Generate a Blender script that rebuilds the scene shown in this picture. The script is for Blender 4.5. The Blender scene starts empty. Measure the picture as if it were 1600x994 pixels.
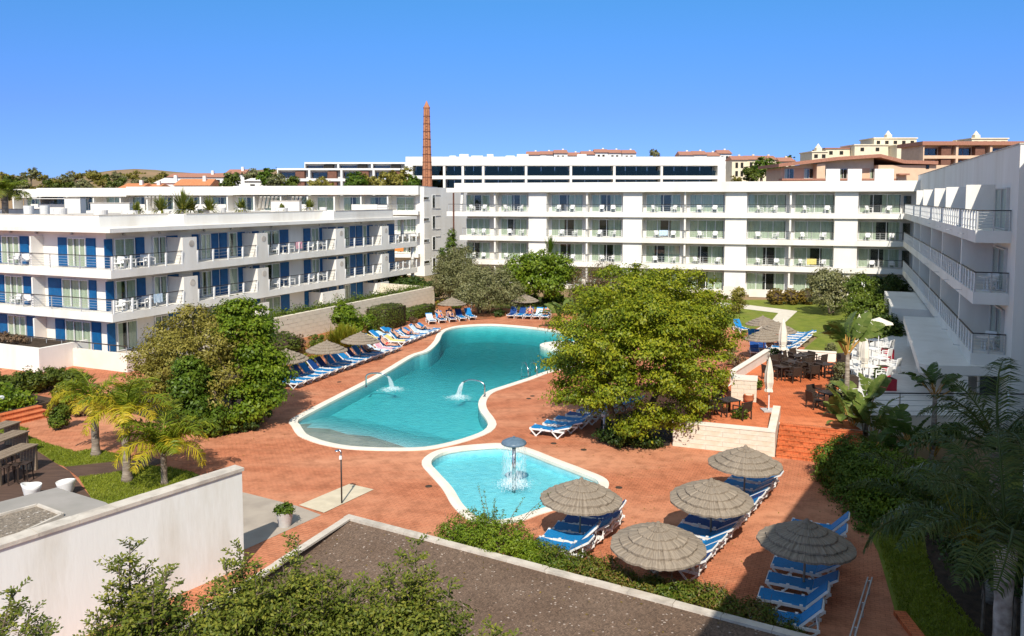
import bpy, bmesh, math, random
import numpy as np
from mathutils import Vector, Matrix
from mathutils.geometry import delaunay_2d_cdt
S = bpy.context.scene
COL = S.collection
R = math.radians
# ---------------------------------------------------------------- camera
EYE = 11.0
PITCH = R(4.0)
FPX = 1240.0                                   # focal length in pixels of a 1600 px wide picture
HORIZON = 310.0
CY = HORIZON + FPX * math.tan(PITCH)
cam_d = bpy.data.cameras.new('camera')
cam = bpy.data.objects.new('camera', cam_d)
COL.objects.link(cam)
cam.location = (0, 0, EYE)
cam.rotation_euler = (R(90) - PITCH, 0, 0)
cam_d.sensor_width = 36
cam_d.lens = 36 * FPX / 1600
cam_d.shift_y = -(497 - CY) / 1600
cam_d.clip_start = 0.2
cam_d.clip_end = 6000
S.camera = cam
# ---------------------------------------------------------------- sky, sun, exposure
SUN_EL, SUN_AZ = 45.0, 3.5                     # the sun stands behind the camera; shadows run away from it
world = bpy.data.worlds.new('World')
S.world = world
world.use_nodes = True
wn = world.node_tree
sky = wn.nodes.new('ShaderNodeTexSky')
sky.sky_type = 'NISHITA'
sky.sun_disc = False
sky.sun_elevation = R(SUN_EL)
sky.sun_rotation = R(180 + SUN_AZ)
sky.altitude = 2500
sky.air_density = 1.0
sky.dust_density = 0.0
sky.ozone_density = 3.0
hs = wn.nodes.new('ShaderNodeHueSaturation')
hs.inputs['Saturation'].default_value = 0.82
hs.inputs['Value'].default_value = 1.0
wn.links.new(sky.outputs[0], hs.inputs['Color'])
# deep blue tint near the horizon; warm tint added overhead for neutral shade
tcw = wn.nodes.new('ShaderNodeTexCoord'); sx = wn.nodes.new('ShaderNodeSeparateXYZ'); wn.links.new(tcw.outputs['Generated'], sx.inputs[0])
rw = wn.nodes.new('ShaderNodeValToRGB')
SKY_TINT = [(0.0, (0.116, 0.178, 0.356)), (0.105, (0.131, 0.213, 0.413)), (0.235, (0.123, 0.312, 0.48)), (0.43, (0.76, 0.74, 0.65)), (0.7, (1, 0.90, 0.66))]
while len(rw.color_ramp.elements) < len(SKY_TINT): rw.color_ramp.elements.new(0.5)
for e_, (p_, c_) in zip(rw.color_ramp.elements, SKY_TINT): e_.position = p_; e_.color = (*c_, 1)
wn.links.new(sx.outputs['Z'], rw.inputs[0])
mw = wn.nodes.new('ShaderNodeMixRGB'); mw.blend_type = 'MULTIPLY'; mw.inputs[0].default_value = 1
wn.links.new(hs.outputs[0], mw.inputs[1]); wn.links.new(rw.outputs[0], mw.inputs[2])
wn.links.new(mw.outputs[0], wn.nodes['Background'].inputs[0])
wn.nodes['Background'].inputs[1].default_value = 0.15
sun_d = bpy.data.lights.new('sun', 'SUN')
sun_d.energy = 2.6
sun_d.angle = R(0.5)
sun_d.color = (1.0, 0.94, 0.84)
sun = bpy.data.objects.new('sun', sun_d)
COL.objects.link(sun)
sun.rotation_euler = (R(90 - SUN_EL), 0, R(-SUN_AZ))
S.view_settings.view_transform = 'Standard'
S.view_settings.look = 'None'
S.view_settings.exposure = 1.17
S.view_settings.gamma = 1.0
S.cycles.max_bounces = 7
S.cycles.diffuse_bounces = 3
S.cycles.glossy_bounces = 2
S.cycles.transmission_bounces = 4
S.cycles.transparent_max_bounces = 10
S.cycles.caustics_reflective = False
S.cycles.caustics_refractive = False

# ---------------------------------------------------------------- surveying: where a sight line meets a level
_cp, _sp = math.cos(PITCH), math.sin(PITCH)
def _ray(px, py):
    a, b = (px - 800) / FPX, (CY - py) / FPX
    return a, _cp + b * _sp, -_sp + b * _cp
def G(px, py, z=0.0):
    dx, dy, dz = _ray(px, py)
    t = (z - EYE) / dz
    return Vector((dx * t, dy * t, z))
def AT(px, py, Y):
    dx, dy, dz = _ray(px, py)
    t = Y / dy
    return Vector((dx * t, Y, EYE + dz * t))

# ---------------------------------------------------------------- materials
M = {}
def _nodes(name):
    m = bpy.data.materials.new(name); m.use_nodes = True
    M[name] = m
    nt = m.node_tree
    return m, nt, nt.nodes['Principled BSDF'], nt.nodes.new, nt.links.new
def pm(name, c1, c2=None, rough=0.8, scale=2.0, bump=0.0, bscale=40.0, metal=0.0, detail=4.0, stretch=(1, 1, 1), c3=None, scale3=0.3, spec=0.3, dist=0.02):
    """principled surface whose colour wanders between c1 and c2 with noise; c3 adds large stains"""
    m, nt, b, N, Lk = _nodes(name)
    b.inputs['Roughness'].default_value = rough
    b.inputs['Metallic'].default_value = metal
    b.inputs['Specular IOR Level'].default_value = spec
    tc = N('ShaderNodeTexCoord'); mp = N('ShaderNodeMapping')
    mp.inputs['Scale'].default_value = stretch
    Lk(tc.outputs['Object'], mp.inputs[0])
    col = None
    if c2 is None: c2 = tuple(v * 0.88 for v in c1)
    nz = N('ShaderNodeTexNoise'); nz.inputs['Scale'].default_value = scale; nz.inputs['Detail'].default_value = detail
    Lk(mp.outputs[0], nz.inputs['Vector'])
    rp = N('ShaderNodeValToRGB')
    rp.color_ramp.elements[0].position = 0.35; rp.color_ramp.elements[0].color = (*c2, 1)
    rp.color_ramp.elements[1].position = 0.65; rp.color_ramp.elements[1].color = (*c1, 1)
    Lk(nz.outputs['Fac'], rp.inputs[0]); col = rp.outputs[0]
    if c3 is not None:
        n3 = N('ShaderNodeTexNoise'); n3.inputs['Scale'].default_value = scale3; n3.inputs['Detail'].default_value = 6; n3.inputs['Roughness'].default_value = 0.65
        Lk(mp.outputs[0], n3.inputs['Vector'])
        r3 = N('ShaderNodeValToRGB')
        r3.color_ramp.elements[0].position = 0.48; r3.color_ramp.elements[0].color = (0, 0, 0, 1)
        r3.color_ramp.elements[1].position = 0.66; r3.color_ramp.elements[1].color = (1, 1, 1, 1)
        Lk(n3.outputs['Fac'], r3.inputs[0])
        mx = N('ShaderNodeMixRGB'); Lk(r3.outputs[0], mx.inputs[0]); Lk(col, mx.inputs[1]); mx.inputs[2].default_value = (*c3, 1)
        col = mx.outputs[0]
    Lk(col, b.inputs['Base Color'])
    if bump:
        nb = N('ShaderNodeTexNoise'); nb.inputs['Scale'].default_value = bscale; nb.inputs['Detail'].default_value = 3
        Lk(mp.outputs[0], nb.inputs['Vector'])
        bp = N('ShaderNodeBump'); bp.inputs['Strength'].default_value = bump; bp.inputs['Distance'].default_value = dist
        Lk(nb.outputs['Fac'], bp.inputs['Height']); Lk(bp.outputs[0], b.inputs['Normal'])
    return m
def leafmat(name, cols, trans=0.3, rough=0.45, spec=0.25):
    """leaves: every leaf its own shade from cols, some light passing through"""
    m, nt, b, N, Lk = _nodes(name)
    ge = N('ShaderNodeNewGeometry')
    rp = N('ShaderNodeValToRGB')
    el = rp.color_ramp.elements
    while len(el) < len(cols): el.new(0.5)
    for i, c in enumerate(cols):
        el[i].position = i / (len(cols) - 1); el[i].color = (*c, 1)
    tc = N('ShaderNodeTexCoord'); nz = N('ShaderNodeTexNoise'); nz.inputs['Scale'].default_value = 0.8; nz.inputs['Detail'].default_value = 2
    Lk(tc.outputs['Object'], nz.inputs['Vector'])
    ad = N('ShaderNodeMath'); ad.operation = 'MULTIPLY_ADD'; ad.inputs[1].default_value = 0.6
    Lk(ge.outputs['Random Per Island'], ad.inputs[0])
    sb = N('ShaderNodeMath'); sb.operation = 'MULTIPLY_ADD'; sb.inputs[1].default_value = 1.1; sb.inputs[2].default_value = -0.33
    Lk(nz.outputs['Fac'], sb.inputs[0]); Lk(sb.outputs[0], ad.inputs[2])
    Lk(ad.outputs[0], rp.inputs[0])
    Lk(rp.outputs[0], b.inputs['Base Color'])
    b.inputs['Roughness'].default_value = rough
    b.inputs['Specular IOR Level'].default_value = spec
    tl = N('ShaderNodeBsdfTranslucent'); Lk(rp.outputs[0], tl.inputs[0])
    mx = N('ShaderNodeMixShader'); mx.inputs[0].default_value = trans
    Lk(b.outputs[0], mx.inputs[1]); Lk(tl.outputs[0], mx.inputs[2])
    Lk(mx.outputs[0], nt.nodes['Material Output'].inputs[0])
    return m
def schlick(N, Lk, base, nrm=None):
    lw = N('ShaderNodeLayerWeight'); lw.inputs[0].default_value = 0.5
    if nrm is not None: Lk(nrm, lw.inputs[1])
    pw = N('ShaderNodeMath'); pw.operation = 'POWER'; pw.inputs[1].default_value = 5.0; Lk(lw.outputs['Facing'], pw.inputs[0])
    ad = N('ShaderNodeMath'); ad.operation = 'MULTIPLY_ADD'; ad.inputs[1].default_value = 0.95 - base; ad.inputs[2].default_value = base; ad.use_clamp = True
    Lk(pw.outputs[0], ad.inputs[0])
    return ad
def glassmat(name, tint=(0.75, 0.85, 0.85), clear=0.6, refl=(0.9, 0.95, 1.0)):
    m, nt, b, N, Lk = _nodes(name)
    nt.nodes.remove(b)
    t = N('ShaderNodeBsdfTransparent'); t.inputs[0].default_value = (*tint, 1)
    g = N('ShaderNodeBsdfGlossy'); g.inputs[0].default_value = (*refl, 1); g.inputs[1].default_value = 0.02
    ad = schlick(N, Lk, 1.0 - clear - 0.3)
    mx = N('ShaderNodeMixShader'); Lk(ad.outputs[0], mx.inputs[0]); Lk(t.outputs[0], mx.inputs[1]); Lk(g.outputs[0], mx.inputs[2])
    Lk(mx.outputs[0], nt.nodes['Material Output'].inputs[0])
    return m
def watermat(name, absorb, density, wave=5.0, strength=0.35):
    m, nt, b, N, Lk = _nodes(name)
    nt.nodes.remove(b)
    t = N('ShaderNodeBsdfTransparent'); t.inputs[0].default_value = (1, 1, 1, 1)
    g = N('ShaderNodeBsdfGlossy'); g.inputs[0].default_value = (0.22, 0.40, 0.42, 1); g.inputs[1].default_value = 0.05
    tc = N('ShaderNodeTexCoord')
    n1 = N('ShaderNodeTexNoise'); n1.inputs['Scale'].default_value = wave * 0.35; n1.inputs['Detail'].default_value = 5; n1.inputs['Distortion'].default_value = 0.6
    Lk(tc.outputs['Object'], n1.inputs['Vector'])
    bp = N('ShaderNodeBump'); bp.inputs['Strength'].default_value = strength; bp.inputs['Distance'].default_value = 0.3
    Lk(n1.outputs['Fac'], bp.inputs['Height'])
    Lk(bp.outputs[0], g.inputs['Normal']); fr = schlick(N, Lk, 0.02, bp.outputs[0])
    mx = N('ShaderNodeMixShader'); Lk(fr.outputs[0], mx.inputs[0]); Lk(t.outputs[0], mx.inputs[1]); Lk(g.outputs[0], mx.inputs[2])
    Lk(mx.outputs[0], nt.nodes['Material Output'].inputs[0])
    va = N('ShaderNodeVolumeAbsorption'); va.inputs[0].default_value = (*absorb, 1); va.inputs[1].default_value = density
    Lk(va.outputs[0], nt.nodes['Material Output'].inputs[1])
    return m

pm('plaster', (0.81, 0.775, 0.705), (0.77, 0.735, 0.665), rough=0.9, scale=0.6, bump=0.15, bscale=12, c3=(0.70, 0.655, 0.575), scale3=0.35, stretch=(1, 1, 0.22))
pm('plaster_cream', (0.77, 0.70, 0.60), (0.70, 0.63, 0.53), rough=0.9, scale=0.8, bump=0.15, bscale=12)
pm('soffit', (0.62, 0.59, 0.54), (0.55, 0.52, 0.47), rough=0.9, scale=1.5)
pm('terrace_floor', (0.55, 0.47, 0.38), (0.48, 0.4, 0.32), rough=0.85, scale=3)
pm('white_tile', (0.74, 0.71, 0.66), (0.66, 0.63, 0.58), rough=0.6, scale=3)
pm('grey_tile', (0.42, 0.42, 0.42), (0.36, 0.36, 0.36), rough=0.6, scale=2)
pm('roof_felt', (0.33, 0.30, 0.27), (0.27, 0.25, 0.22), rough=0.95, scale=1.2, bump=0.3, bscale=60)
pm('plaster_near', (0.80, 0.80, 0.755), (0.765, 0.765, 0.72), rough=0.92, scale=0.7, bump=0.25, bscale=9, c3=(0.68, 0.66, 0.59), scale3=0.7, stretch=(1, 1, 0.22))
pm('coping_stone', (0.60, 0.54, 0.46), (0.50, 0.44, 0.37), rough=0.9, scale=2.5, bump=0.3, bscale=30, c3=(0.36, 0.32, 0.27), scale3=1.2)
pm('shutter_blue', (0.005, 0.105, 0.27), (0.004, 0.08, 0.22), rough=0.5, scale=3)
pm('frame_white', (0.78, 0.78, 0.76), (0.72, 0.72, 0.70), rough=0.4, scale=3)
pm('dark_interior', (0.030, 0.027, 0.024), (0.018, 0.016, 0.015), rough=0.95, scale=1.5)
pm('curtain', (0.62, 0.61, 0.48), (0.46, 0.46, 0.35), rough=0.95, scale=6, stretch=(3, 3, 0.1))
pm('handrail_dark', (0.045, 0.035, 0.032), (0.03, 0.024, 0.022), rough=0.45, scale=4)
pm('rail_metal', (0.55, 0.55, 0.54), (0.48, 0.48, 0.47), rough=0.4, scale=6, metal=0.5)
pm('steel', (0.55, 0.56, 0.57), (0.45, 0.46, 0.47), rough=0.25, scale=6, metal=1.0)
pm('plastic_white', (0.80, 0.79, 0.76), (0.74, 0.73, 0.70), rough=0.45, scale=5, spec=0.4)
pm('sling_blue', (0.008, 0.20, 0.47), (0.007, 0.165, 0.41), rough=0.65, scale=14, bump=0.2, bscale=300)
pm('sling_navy', (0.008, 0.055, 0.22), (0.006, 0.045, 0.18), rough=0.65, scale=14, bump=0.2, bscale=300)
pm('towel_pale', (0.66, 0.72, 0.76), (0.35, 0.52, 0.66), rough=0.95, scale=7, stretch=(1, 6, 1))
pm('towel_yellow', (0.72, 0.62, 0.22), (0.62, 0.48, 0.15), rough=0.95, scale=6, stretch=(1, 6, 1))
pm('towel_pink', (0.68, 0.12, 0.22), (0.75, 0.60, 0.58), rough=0.95, scale=5, stretch=(1, 6, 1))
pm('towel_orange', (0.80, 0.27, 0.06), (0.7, 0.2, 0.05), rough=0.95, scale=5)
pm('skin', (0.56, 0.32, 0.22), (0.48, 0.26, 0.17), rough=0.55, scale=6)
pm('hair', (0.045, 0.028, 0.018), (0.03, 0.018, 0.012), rough=0.6, scale=20)
pm('swim_dark', (0.02, 0.02, 0.03), (0.03, 0.03, 0.05), rough=0.7, scale=8)
pm('swim_red', (0.55, 0.05, 0.05), (0.45, 0.04, 0.04), rough=0.7, scale=8)
pm('pole_wood', (0.40, 0.29, 0.20), (0.28, 0.20, 0.14), rough=0.8, scale=5, stretch=(1, 1, 0.1))
pm('canvas', (0.76, 0.70, 0.58), (0.68, 0.62, 0.51), rough=0.95, scale=4)
pm('rattan', (0.060, 0.038, 0.027), (0.028, 0.018, 0.013), rough=0.55, scale=40, bump=0.5, bscale=90)
pm('weathered_wood', (0.30, 0.23, 0.16), (0.17, 0.12, 0.08), rough=0.85, scale=6, stretch=(1, 8, 8), bump=0.2)
pm('red_box', (0.42, 0.03, 0.05), (0.36, 0.02, 0.04), rough=0.5, scale=4)
pm('dark_deck', (0.115, 0.068, 0.048), (0.080, 0.047, 0.034), rough=0.75, scale=1.0, stretch=(1, 6, 1), bump=0.2)
pm('bark', (0.22, 0.165, 0.12), (0.10, 0.07, 0.05), rough=0.95, scale=9, bump=0.7, bscale=25, stretch=(1, 1, 0.4))
pm('palm_bark', (0.34, 0.28, 0.22), (0.16, 0.12, 0.09), rough=0.95, scale=6, bump=0.8, bscale=18, stretch=(0.5, 0.5, 2.5))
pm('pale_bark', (0.55, 0.49, 0.42), (0.22, 0.18, 0.15), rough=0.95, scale=4, bump=0.6, bscale=14)
pm('red_brick', (0.47, 0.20, 0.10), (0.36, 0.145, 0.075), rough=0.9, scale=3, bump=0.4, bscale=25)
pm('brick_dark', (0.14, 0.05, 0.03), (0.10, 0.04, 0.025), rough=0.9, scale=3)
pm('roof_tile', (0.40, 0.19, 0.125), (0.30, 0.135, 0.09), rough=0.9, scale=4, bump=0.4, bscale=20)
pm('roof_tile_orange', (0.58, 0.23, 0.10), (0.46, 0.17, 0.07), rough=0.9, scale=3, bump=0.4, bscale=20)
pm('house_cream', (0.76, 0.66, 0.48), (0.70, 0.60, 0.42), rough=0.9, scale=1)
pm('house_peach', (0.68, 0.47, 0.32), (0.62, 0.42, 0.28), rough=0.9, scale=1)
pm('house_white', (0.78, 0.76, 0.72), (0.70, 0.68, 0.64), rough=0.9, scale=1)
pm('balcony_brown', (0.20, 0.09, 0.06), (0.15, 0.07, 0.045), rough=0.8, scale=2)
pm('ceramic_white', (0.74, 0.72, 0.68), (0.66, 0.64, 0.60), rough=0.5, scale=4)
pm('ceramic_grey', (0.52, 0.50, 0.47), (0.44, 0.42, 0.40), rough=0.6, scale=4)
pm('terracotta_pot', (0.50, 0.18, 0.08), (0.42, 0.15, 0.07), rough=0.8, scale=4)
pm('mushroom_blue', (0.13, 0.19, 0.25), (0.09, 0.14, 0.19), rough=0.35, scale=4)
glassmat('glass_pane', tint=(0.90, 0.95, 0.93), clear=0.65)
glassmat('glass_teal', tint=(0.42, 0.50, 0.47), clear=0.60, refl=(0.26, 0.32, 0.29))
leafmat('leaf_big', [(0.048, 0.088, 0.005), (0.135, 0.185, 0.010), (0.275, 0.30, 0.016), (0.42, 0.40, 0.024)], 0.35)
leafmat('leaf_green', [(0.05, 0.10, 0.006), (0.14, 0.21, 0.013), (0.25, 0.31, 0.022)], 0.35)
leafmat('leaf_olive_brown', [(0.115, 0.105, 0.016), (0.24, 0.21, 0.035), (0.37, 0.31, 0.07)], 0.3)
leafmat('leaf_olive', [(0.10, 0.11, 0.04), (0.19, 0.19, 0.075), (0.29, 0.27, 0.12)], 0.25)
leafmat('leaf_mid', [(0.035, 0.075, 0.007), (0.09, 0.15, 0.013), (0.17, 0.23, 0.022)], 0.3)
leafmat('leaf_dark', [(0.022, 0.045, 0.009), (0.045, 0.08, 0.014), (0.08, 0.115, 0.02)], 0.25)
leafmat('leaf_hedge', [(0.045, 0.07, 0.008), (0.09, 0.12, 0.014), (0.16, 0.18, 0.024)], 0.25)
leafmat('leaf_hedge_sun', [(0.05, 0.085, 0.010), (0.11, 0.16, 0.018), (0.20, 0.24, 0.03)], 0.3)  # lighter, greener leaf of low hedges and shrubs
leafmat('leaf_yellow', [(0.10, 0.13, 0.01), (0.24, 0.24, 0.02), (0.42, 0.34, 0.03)], 0.35)
leafmat('leaf_red_brown', [(0.10, 0.06, 0.03), (0.18, 0.11, 0.06), (0.26, 0.17, 0.10)], 0.25)
leafmat('leaf_brown_hedge', [(0.14, 0.10, 0.014), (0.22, 0.15, 0.022), (0.30, 0.21, 0.03)], 0.25)
leafmat('leaf_carob', [(0.035, 0.06, 0.008), (0.10, 0.135, 0.016), (0.19, 0.21, 0.03), (0.36, 0.33, 0.045)], 0.35, rough=0.5, spec=0.2)
leafmat('leaf_trailing', [(0.035, 0.075, 0.008), (0.08, 0.13, 0.012), (0.15, 0.17, 0.02), (0.24, 0.13, 0.04)], 0.3)
leafmat('frond_yellow', [(0.20, 0.24, 0.015), (0.46, 0.40, 0.025), (0.68, 0.48, 0.035)], 0.4)
leafmat('frond_green', [(0.08, 0.14, 0.01), (0.18, 0.23, 0.016), (0.32, 0.34, 0.022)], 0.35)
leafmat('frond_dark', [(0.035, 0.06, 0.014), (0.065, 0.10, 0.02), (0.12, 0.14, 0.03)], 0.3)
leafmat('frond_roof', [(0.08, 0.11, 0.02), (0.16, 0.18, 0.03), (0.28, 0.26, 0.05)], 0.3)
leafmat('banana_leaf', [(0.06, 0.11, 0.02), (0.13, 0.18, 0.035), (0.24, 0.27, 0.07)], 0.35)
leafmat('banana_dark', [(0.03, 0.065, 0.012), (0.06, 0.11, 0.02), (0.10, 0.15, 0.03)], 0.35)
leafmat('grass_blade', [(0.12, 0.16, 0.012), (0.22, 0.26, 0.022), (0.32, 0.34, 0.035)], 0.3)
pm('stalk_orange', (0.55, 0.30, 0.07), (0.42, 0.24, 0.06), rough=0.7, scale=5)
pm('lawn', (0.20, 0.23, 0.025), (0.125, 0.165, 0.017), rough=0.95, scale=1.2, detail=8, bump=0.8, bscale=35, c3=(0.20, 0.21, 0.035), scale3=0.5, dist=0.05)
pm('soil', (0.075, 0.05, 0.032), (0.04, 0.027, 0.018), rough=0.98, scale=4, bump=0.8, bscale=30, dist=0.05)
pm('red_earth', (0.42, 0.16, 0.07), (0.30, 0.10, 0.04), rough=0.98, scale=1.5, bump=0.6, bscale=20, c3=(0.22, 0.12, 0.06), scale3=0.5)
pm('dry_ground', (0.30, 0.19, 0.10), (0.20, 0.135, 0.07), rough=0.98, scale=0.05, detail=8, bump=0.4, bscale=1, c3=(0.17, 0.15, 0.06), scale3=0.06)
pm('path_pale', (0.66, 0.60, 0.50), (0.58, 0.52, 0.43), rough=0.9, scale=2)
pm('patio_grey', (0.40, 0.34, 0.275), (0.32, 0.27, 0.22), rough=0.85, scale=1.2, detail=8, bump=0.15, bscale=30)
pm('slab_cream', (0.60, 0.52, 0.38), (0.50, 0.43, 0.31), rough=0.9, scale=2.0, detail=8)
pm('limestone', (0.72, 0.66, 0.55), (0.60, 0.54, 0.44), rough=0.9, scale=2.2, bump=0.35, bscale=18, c3=(0.62, 0.53, 0.40), scale3=1.3)
pm('blockwork', (0.74, 0.66, 0.52), (0.64, 0.57, 0.44), rough=0.92, scale=1.6, bump=0.35, bscale=20, c3=(0.56, 0.49, 0.38), scale3=0.7, stretch=(1, 1, 0.5))
pm('mortar', (0.46, 0.40, 0.31), (0.40, 0.35, 0.27), rough=0.95, scale=4)
pm('pool_tile', (0.58, 0.86, 0.86), (0.48, 0.78, 0.80), rough=0.5, scale=1.6, detail=8)
pm('kid_tile', (0.56, 0.82, 0.86), (0.44, 0.72, 0.79), rough=0.5, scale=3.5, detail=8)
pm('beach_concrete', (0.46, 0.39, 0.31), (0.37, 0.32, 0.25), rough=0.8, scale=1.5)
pm('coping_white', (0.76, 0.70, 0.60), (0.70, 0.63, 0.53), rough=0.8, scale=1.5, bump=0.15, bscale=20)
watermat('pool_water', (0.17, 0.83, 0.845), 0.76, wave=10.0, strength=0.17)
watermat('kid_water', (0.26, 0.87, 0.90), 1.0, wave=9.0, strength=0.2)

# terracotta paving: brick courses, worn pale patches, sun-bleached drifts
def paving(name, a, b_, worn, rot=0.4):
    m, nt, b, N, Lk = _nodes(name)
    tc = N('ShaderNodeTexCoord'); mp = N('ShaderNodeMapping'); mp.inputs['Rotation'].default_value = (0, 0, rot)
    Lk(tc.outputs['Object'], mp.inputs[0])
    br = N('ShaderNodeTexBrick'); br.inputs['Scale'].default_value = 1.0
    br.inputs['Brick Width'].default_value = 0.24; br.inputs['Row Height'].default_value = 0.12; br.inputs['Mortar Size'].default_value = 0.010
    br.inputs['Color1'].default_value = (*a, 1); br.inputs['Color2'].default_value = (*b_, 1); br.inputs['Mortar'].default_value = (*[v * 0.5 for v in a], 1)
    br.inputs['Bias'].default_value = 0.0
    Lk(mp.outputs[0], br.inputs['Vector'])
    n1 = N('ShaderNodeTexNoise'); n1.inputs['Scale'].default_value = 0.18; n1.inputs['Detail'].default_value = 7; n1.inputs['Roughness'].default_value = 0.6
    st = N('ShaderNodeMapping'); st.inputs['Scale'].default_value = (0.5, 1.6, 1); st.inputs['Rotation'].default_value = (0, 0, 1.1)
    Lk(tc.outputs['Object'], st.inputs[0]); Lk(st.outputs[0], n1.inputs['Vector'])
    r1 = N('ShaderNodeValToRGB'); r1.color_ramp.elements[0].position = 0.42; r1.color_ramp.elements[1].position = 0.68
    Lk(n1.outputs['Fac'], r1.inputs[0])
    mx = N('ShaderNodeMixRGB'); Lk(r1.outputs[0], mx.inputs[0]); Lk(br.outputs[0], mx.inputs[1]); mx.inputs[2].default_value = (*worn, 1)
    n2 = N('ShaderNodeTexNoise'); n2.inputs['Scale'].default_value = 1.6; n2.inputs['Detail'].default_value = 8; n2.inputs['Roughness'].default_value = 0.7
    Lk(tc.outputs['Object'], n2.inputs['Vector'])
    r2 = N('ShaderNodeValToRGB'); r2.color_ramp.elements[0].position = 0.3; r2.color_ramp.elements[0].color = (0.66, 0.63, 0.60, 1); r2.color_ramp.elements[1].position = 0.55; r2.color_ramp.elements[1].color = (1.06, 1.06, 1.06, 1)
    Lk(n2.outputs['Fac'], r2.inputs[0])
    m2 = N('ShaderNodeMixRGB'); m2.blend_type = 'MULTIPLY'; m2.inputs[0].default_value = 1.0
    Lk(mx.outputs[0], m2.inputs[1]); Lk(r2.outputs[0], m2.inputs[2])
    Lk(m2.outputs[0], b.inputs['Base Color'])
    b.inputs['Roughness'].default_value = 0.85; b.inputs['Specular IOR Level'].default_value = 0.2
    bp = N('ShaderNodeBump'); bp.inputs['Strength'].default_value = 0.3; bp.inputs['Distance'].default_value = 0.01
    Lk(br.outputs['Fac'], bp.inputs['Height']); bp.invert = True
    Lk(bp.outputs[0], b.inputs['Normal'])
paving('paving_terracotta', (0.51, 0.185, 0.092), (0.45, 0.155, 0.076), (0.55, 0.25, 0.14))
paving('paving_orange', (0.60, 0.16, 0.055), (0.52, 0.13, 0.045), (0.62, 0.20, 0.085), 0.2)
# gravel on the flat roof / bed
def gravel(name, a, b_, light):
    m, nt, b, N, Lk = _nodes(name)
    tc = N('ShaderNodeTexCoord')
    v = N('ShaderNodeTexVoronoi'); v.inputs['Scale'].default_value = 22
    Lk(tc.outputs['Object'], v.inputs['Vector'])
    n = N('ShaderNodeTexNoise'); n.inputs['Scale'].default_value = 0.7; n.inputs['Detail'].default_value = 8
    Lk(tc.outputs['Object'], n.inputs['Vector'])
    r = N('ShaderNodeValToRGB'); r.color_ramp.elements[0].color = (*a, 1); r.color_ramp.elements[1].color = (*b_, 1)
    r.color_ramp.elements[0].position = 0.3; r.color_ramp.elements[1].position = 0.7
    Lk(n.outputs['Fac'], r.inputs[0])
    r2 = N('ShaderNodeValToRGB'); r2.color_ramp.elements[0].color = (0.55, 0.55, 0.55, 1); r2.color_ramp.elements[1].color = (1.35, 1.3, 1.25, 1)
    Lk(v.outputs['Color'], r2.inputs[0])
    mm = N('ShaderNodeMixRGB'); mm.blend_type = 'MULTIPLY'; mm.inputs[0].default_value = 1
    Lk(r.outputs[0], mm.inputs[1]); Lk(r2.outputs[0], mm.inputs[2])
    w = N('ShaderNodeTexWhiteNoise'); Lk(v.outputs['Position'], w.inputs['Vector'])
    gt = N('ShaderNodeMath'); gt.operation = 'GREATER_THAN'; gt.inputs[1].default_value = 0.985; Lk(w.outputs['Value'], gt.inputs[0])
    m3 = N('ShaderNodeMixRGB'); Lk(gt.outputs[0], m3.inputs[0]); Lk(mm.outputs[0], m3.inputs[1]); m3.inputs[2].default_value = (*light, 1)
    Lk(m3.outputs[0], b.inputs['Base Color']); b.inputs['Roughness'].default_value = 0.97; b.inputs['Specular IOR Level'].default_value = 0.1
    bp = N('ShaderNodeBump'); bp.inputs['Strength'].default_value = 0.8; bp.inputs['Distance'].default_value = 0.03
    Lk(v.outputs['Distance'], bp.inputs['Height']); Lk(bp.outputs[0], b.inputs['Normal'])
gravel('gravel_brown', (0.145, 0.098, 0.070), (0.19, 0.135, 0.10), (0.42, 0.34, 0.28))
gravel('gravel_grey', (0.20, 0.17, 0.135), (0.27, 0.23, 0.185), (0.5, 0.45, 0.4))
# straw thatch: fine radial strands
def thatch(name, a, b_):
    m, nt, b, N, Lk = _nodes(name)
    tc = N('ShaderNodeTexCoord')
    gr = N('ShaderNodeTexGradient'); gr.gradient_type = 'RADIAL'; Lk(tc.outputs['Object'], gr.inputs[0])
    ln = N('ShaderNodeVectorMath'); ln.operation = 'LENGTH'; Lk(tc.outputs['Object'], ln.inputs[0])
    cb = N('ShaderNodeCombineXYZ'); ml = N('ShaderNodeMath'); ml.operation = 'MULTIPLY'; ml.inputs[1].default_value = 90
    Lk(gr.outputs['Fac'], ml.inputs[0]); Lk(ml.outputs[0], cb.inputs[0])
    m2 = N('ShaderNodeMath'); m2.operation = 'MULTIPLY'; m2.inputs[1].default_value = 3.5; Lk(ln.outputs['Value'], m2.inputs[0]); Lk(m2.outputs[0], cb.inputs[1])
    n = N('ShaderNodeTexNoise'); n.inputs['Scale'].default_value = 1.6; n.inputs['Detail'].default_value = 5; n.inputs['Roughness'].default_value = 0.7
    Lk(cb.outputs[0], n.inputs['Vector'])
    r = N('ShaderNodeValToRGB'); r.color_ramp.elements[0].position = 0.33; r.color_ramp.elements[1].position = 0.68
    r.color_ramp.elements[0].color = (*a, 1); r.color_ramp.elements[1].color = (*b_, 1)
    Lk(n.outputs['Fac'], r.inputs[0]); Lk(r.outputs[0], b.inputs['Base Color'])
    b.inputs['Roughness'].default_value = 0.95; b.inputs['Specular IOR Level'].default_value = 0.1
    bp = N('ShaderNodeBump'); bp.inputs['Strength'].default_value = 0.9; bp.inputs['Distance'].default_value = 0.03
    Lk(n.outputs['Fac'], bp.inputs['Height']); Lk(bp.outputs[0], b.inputs['Normal'])
thatch('thatch', (0.17, 0.135, 0.10), (0.37, 0.305, 0.235))
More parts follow.
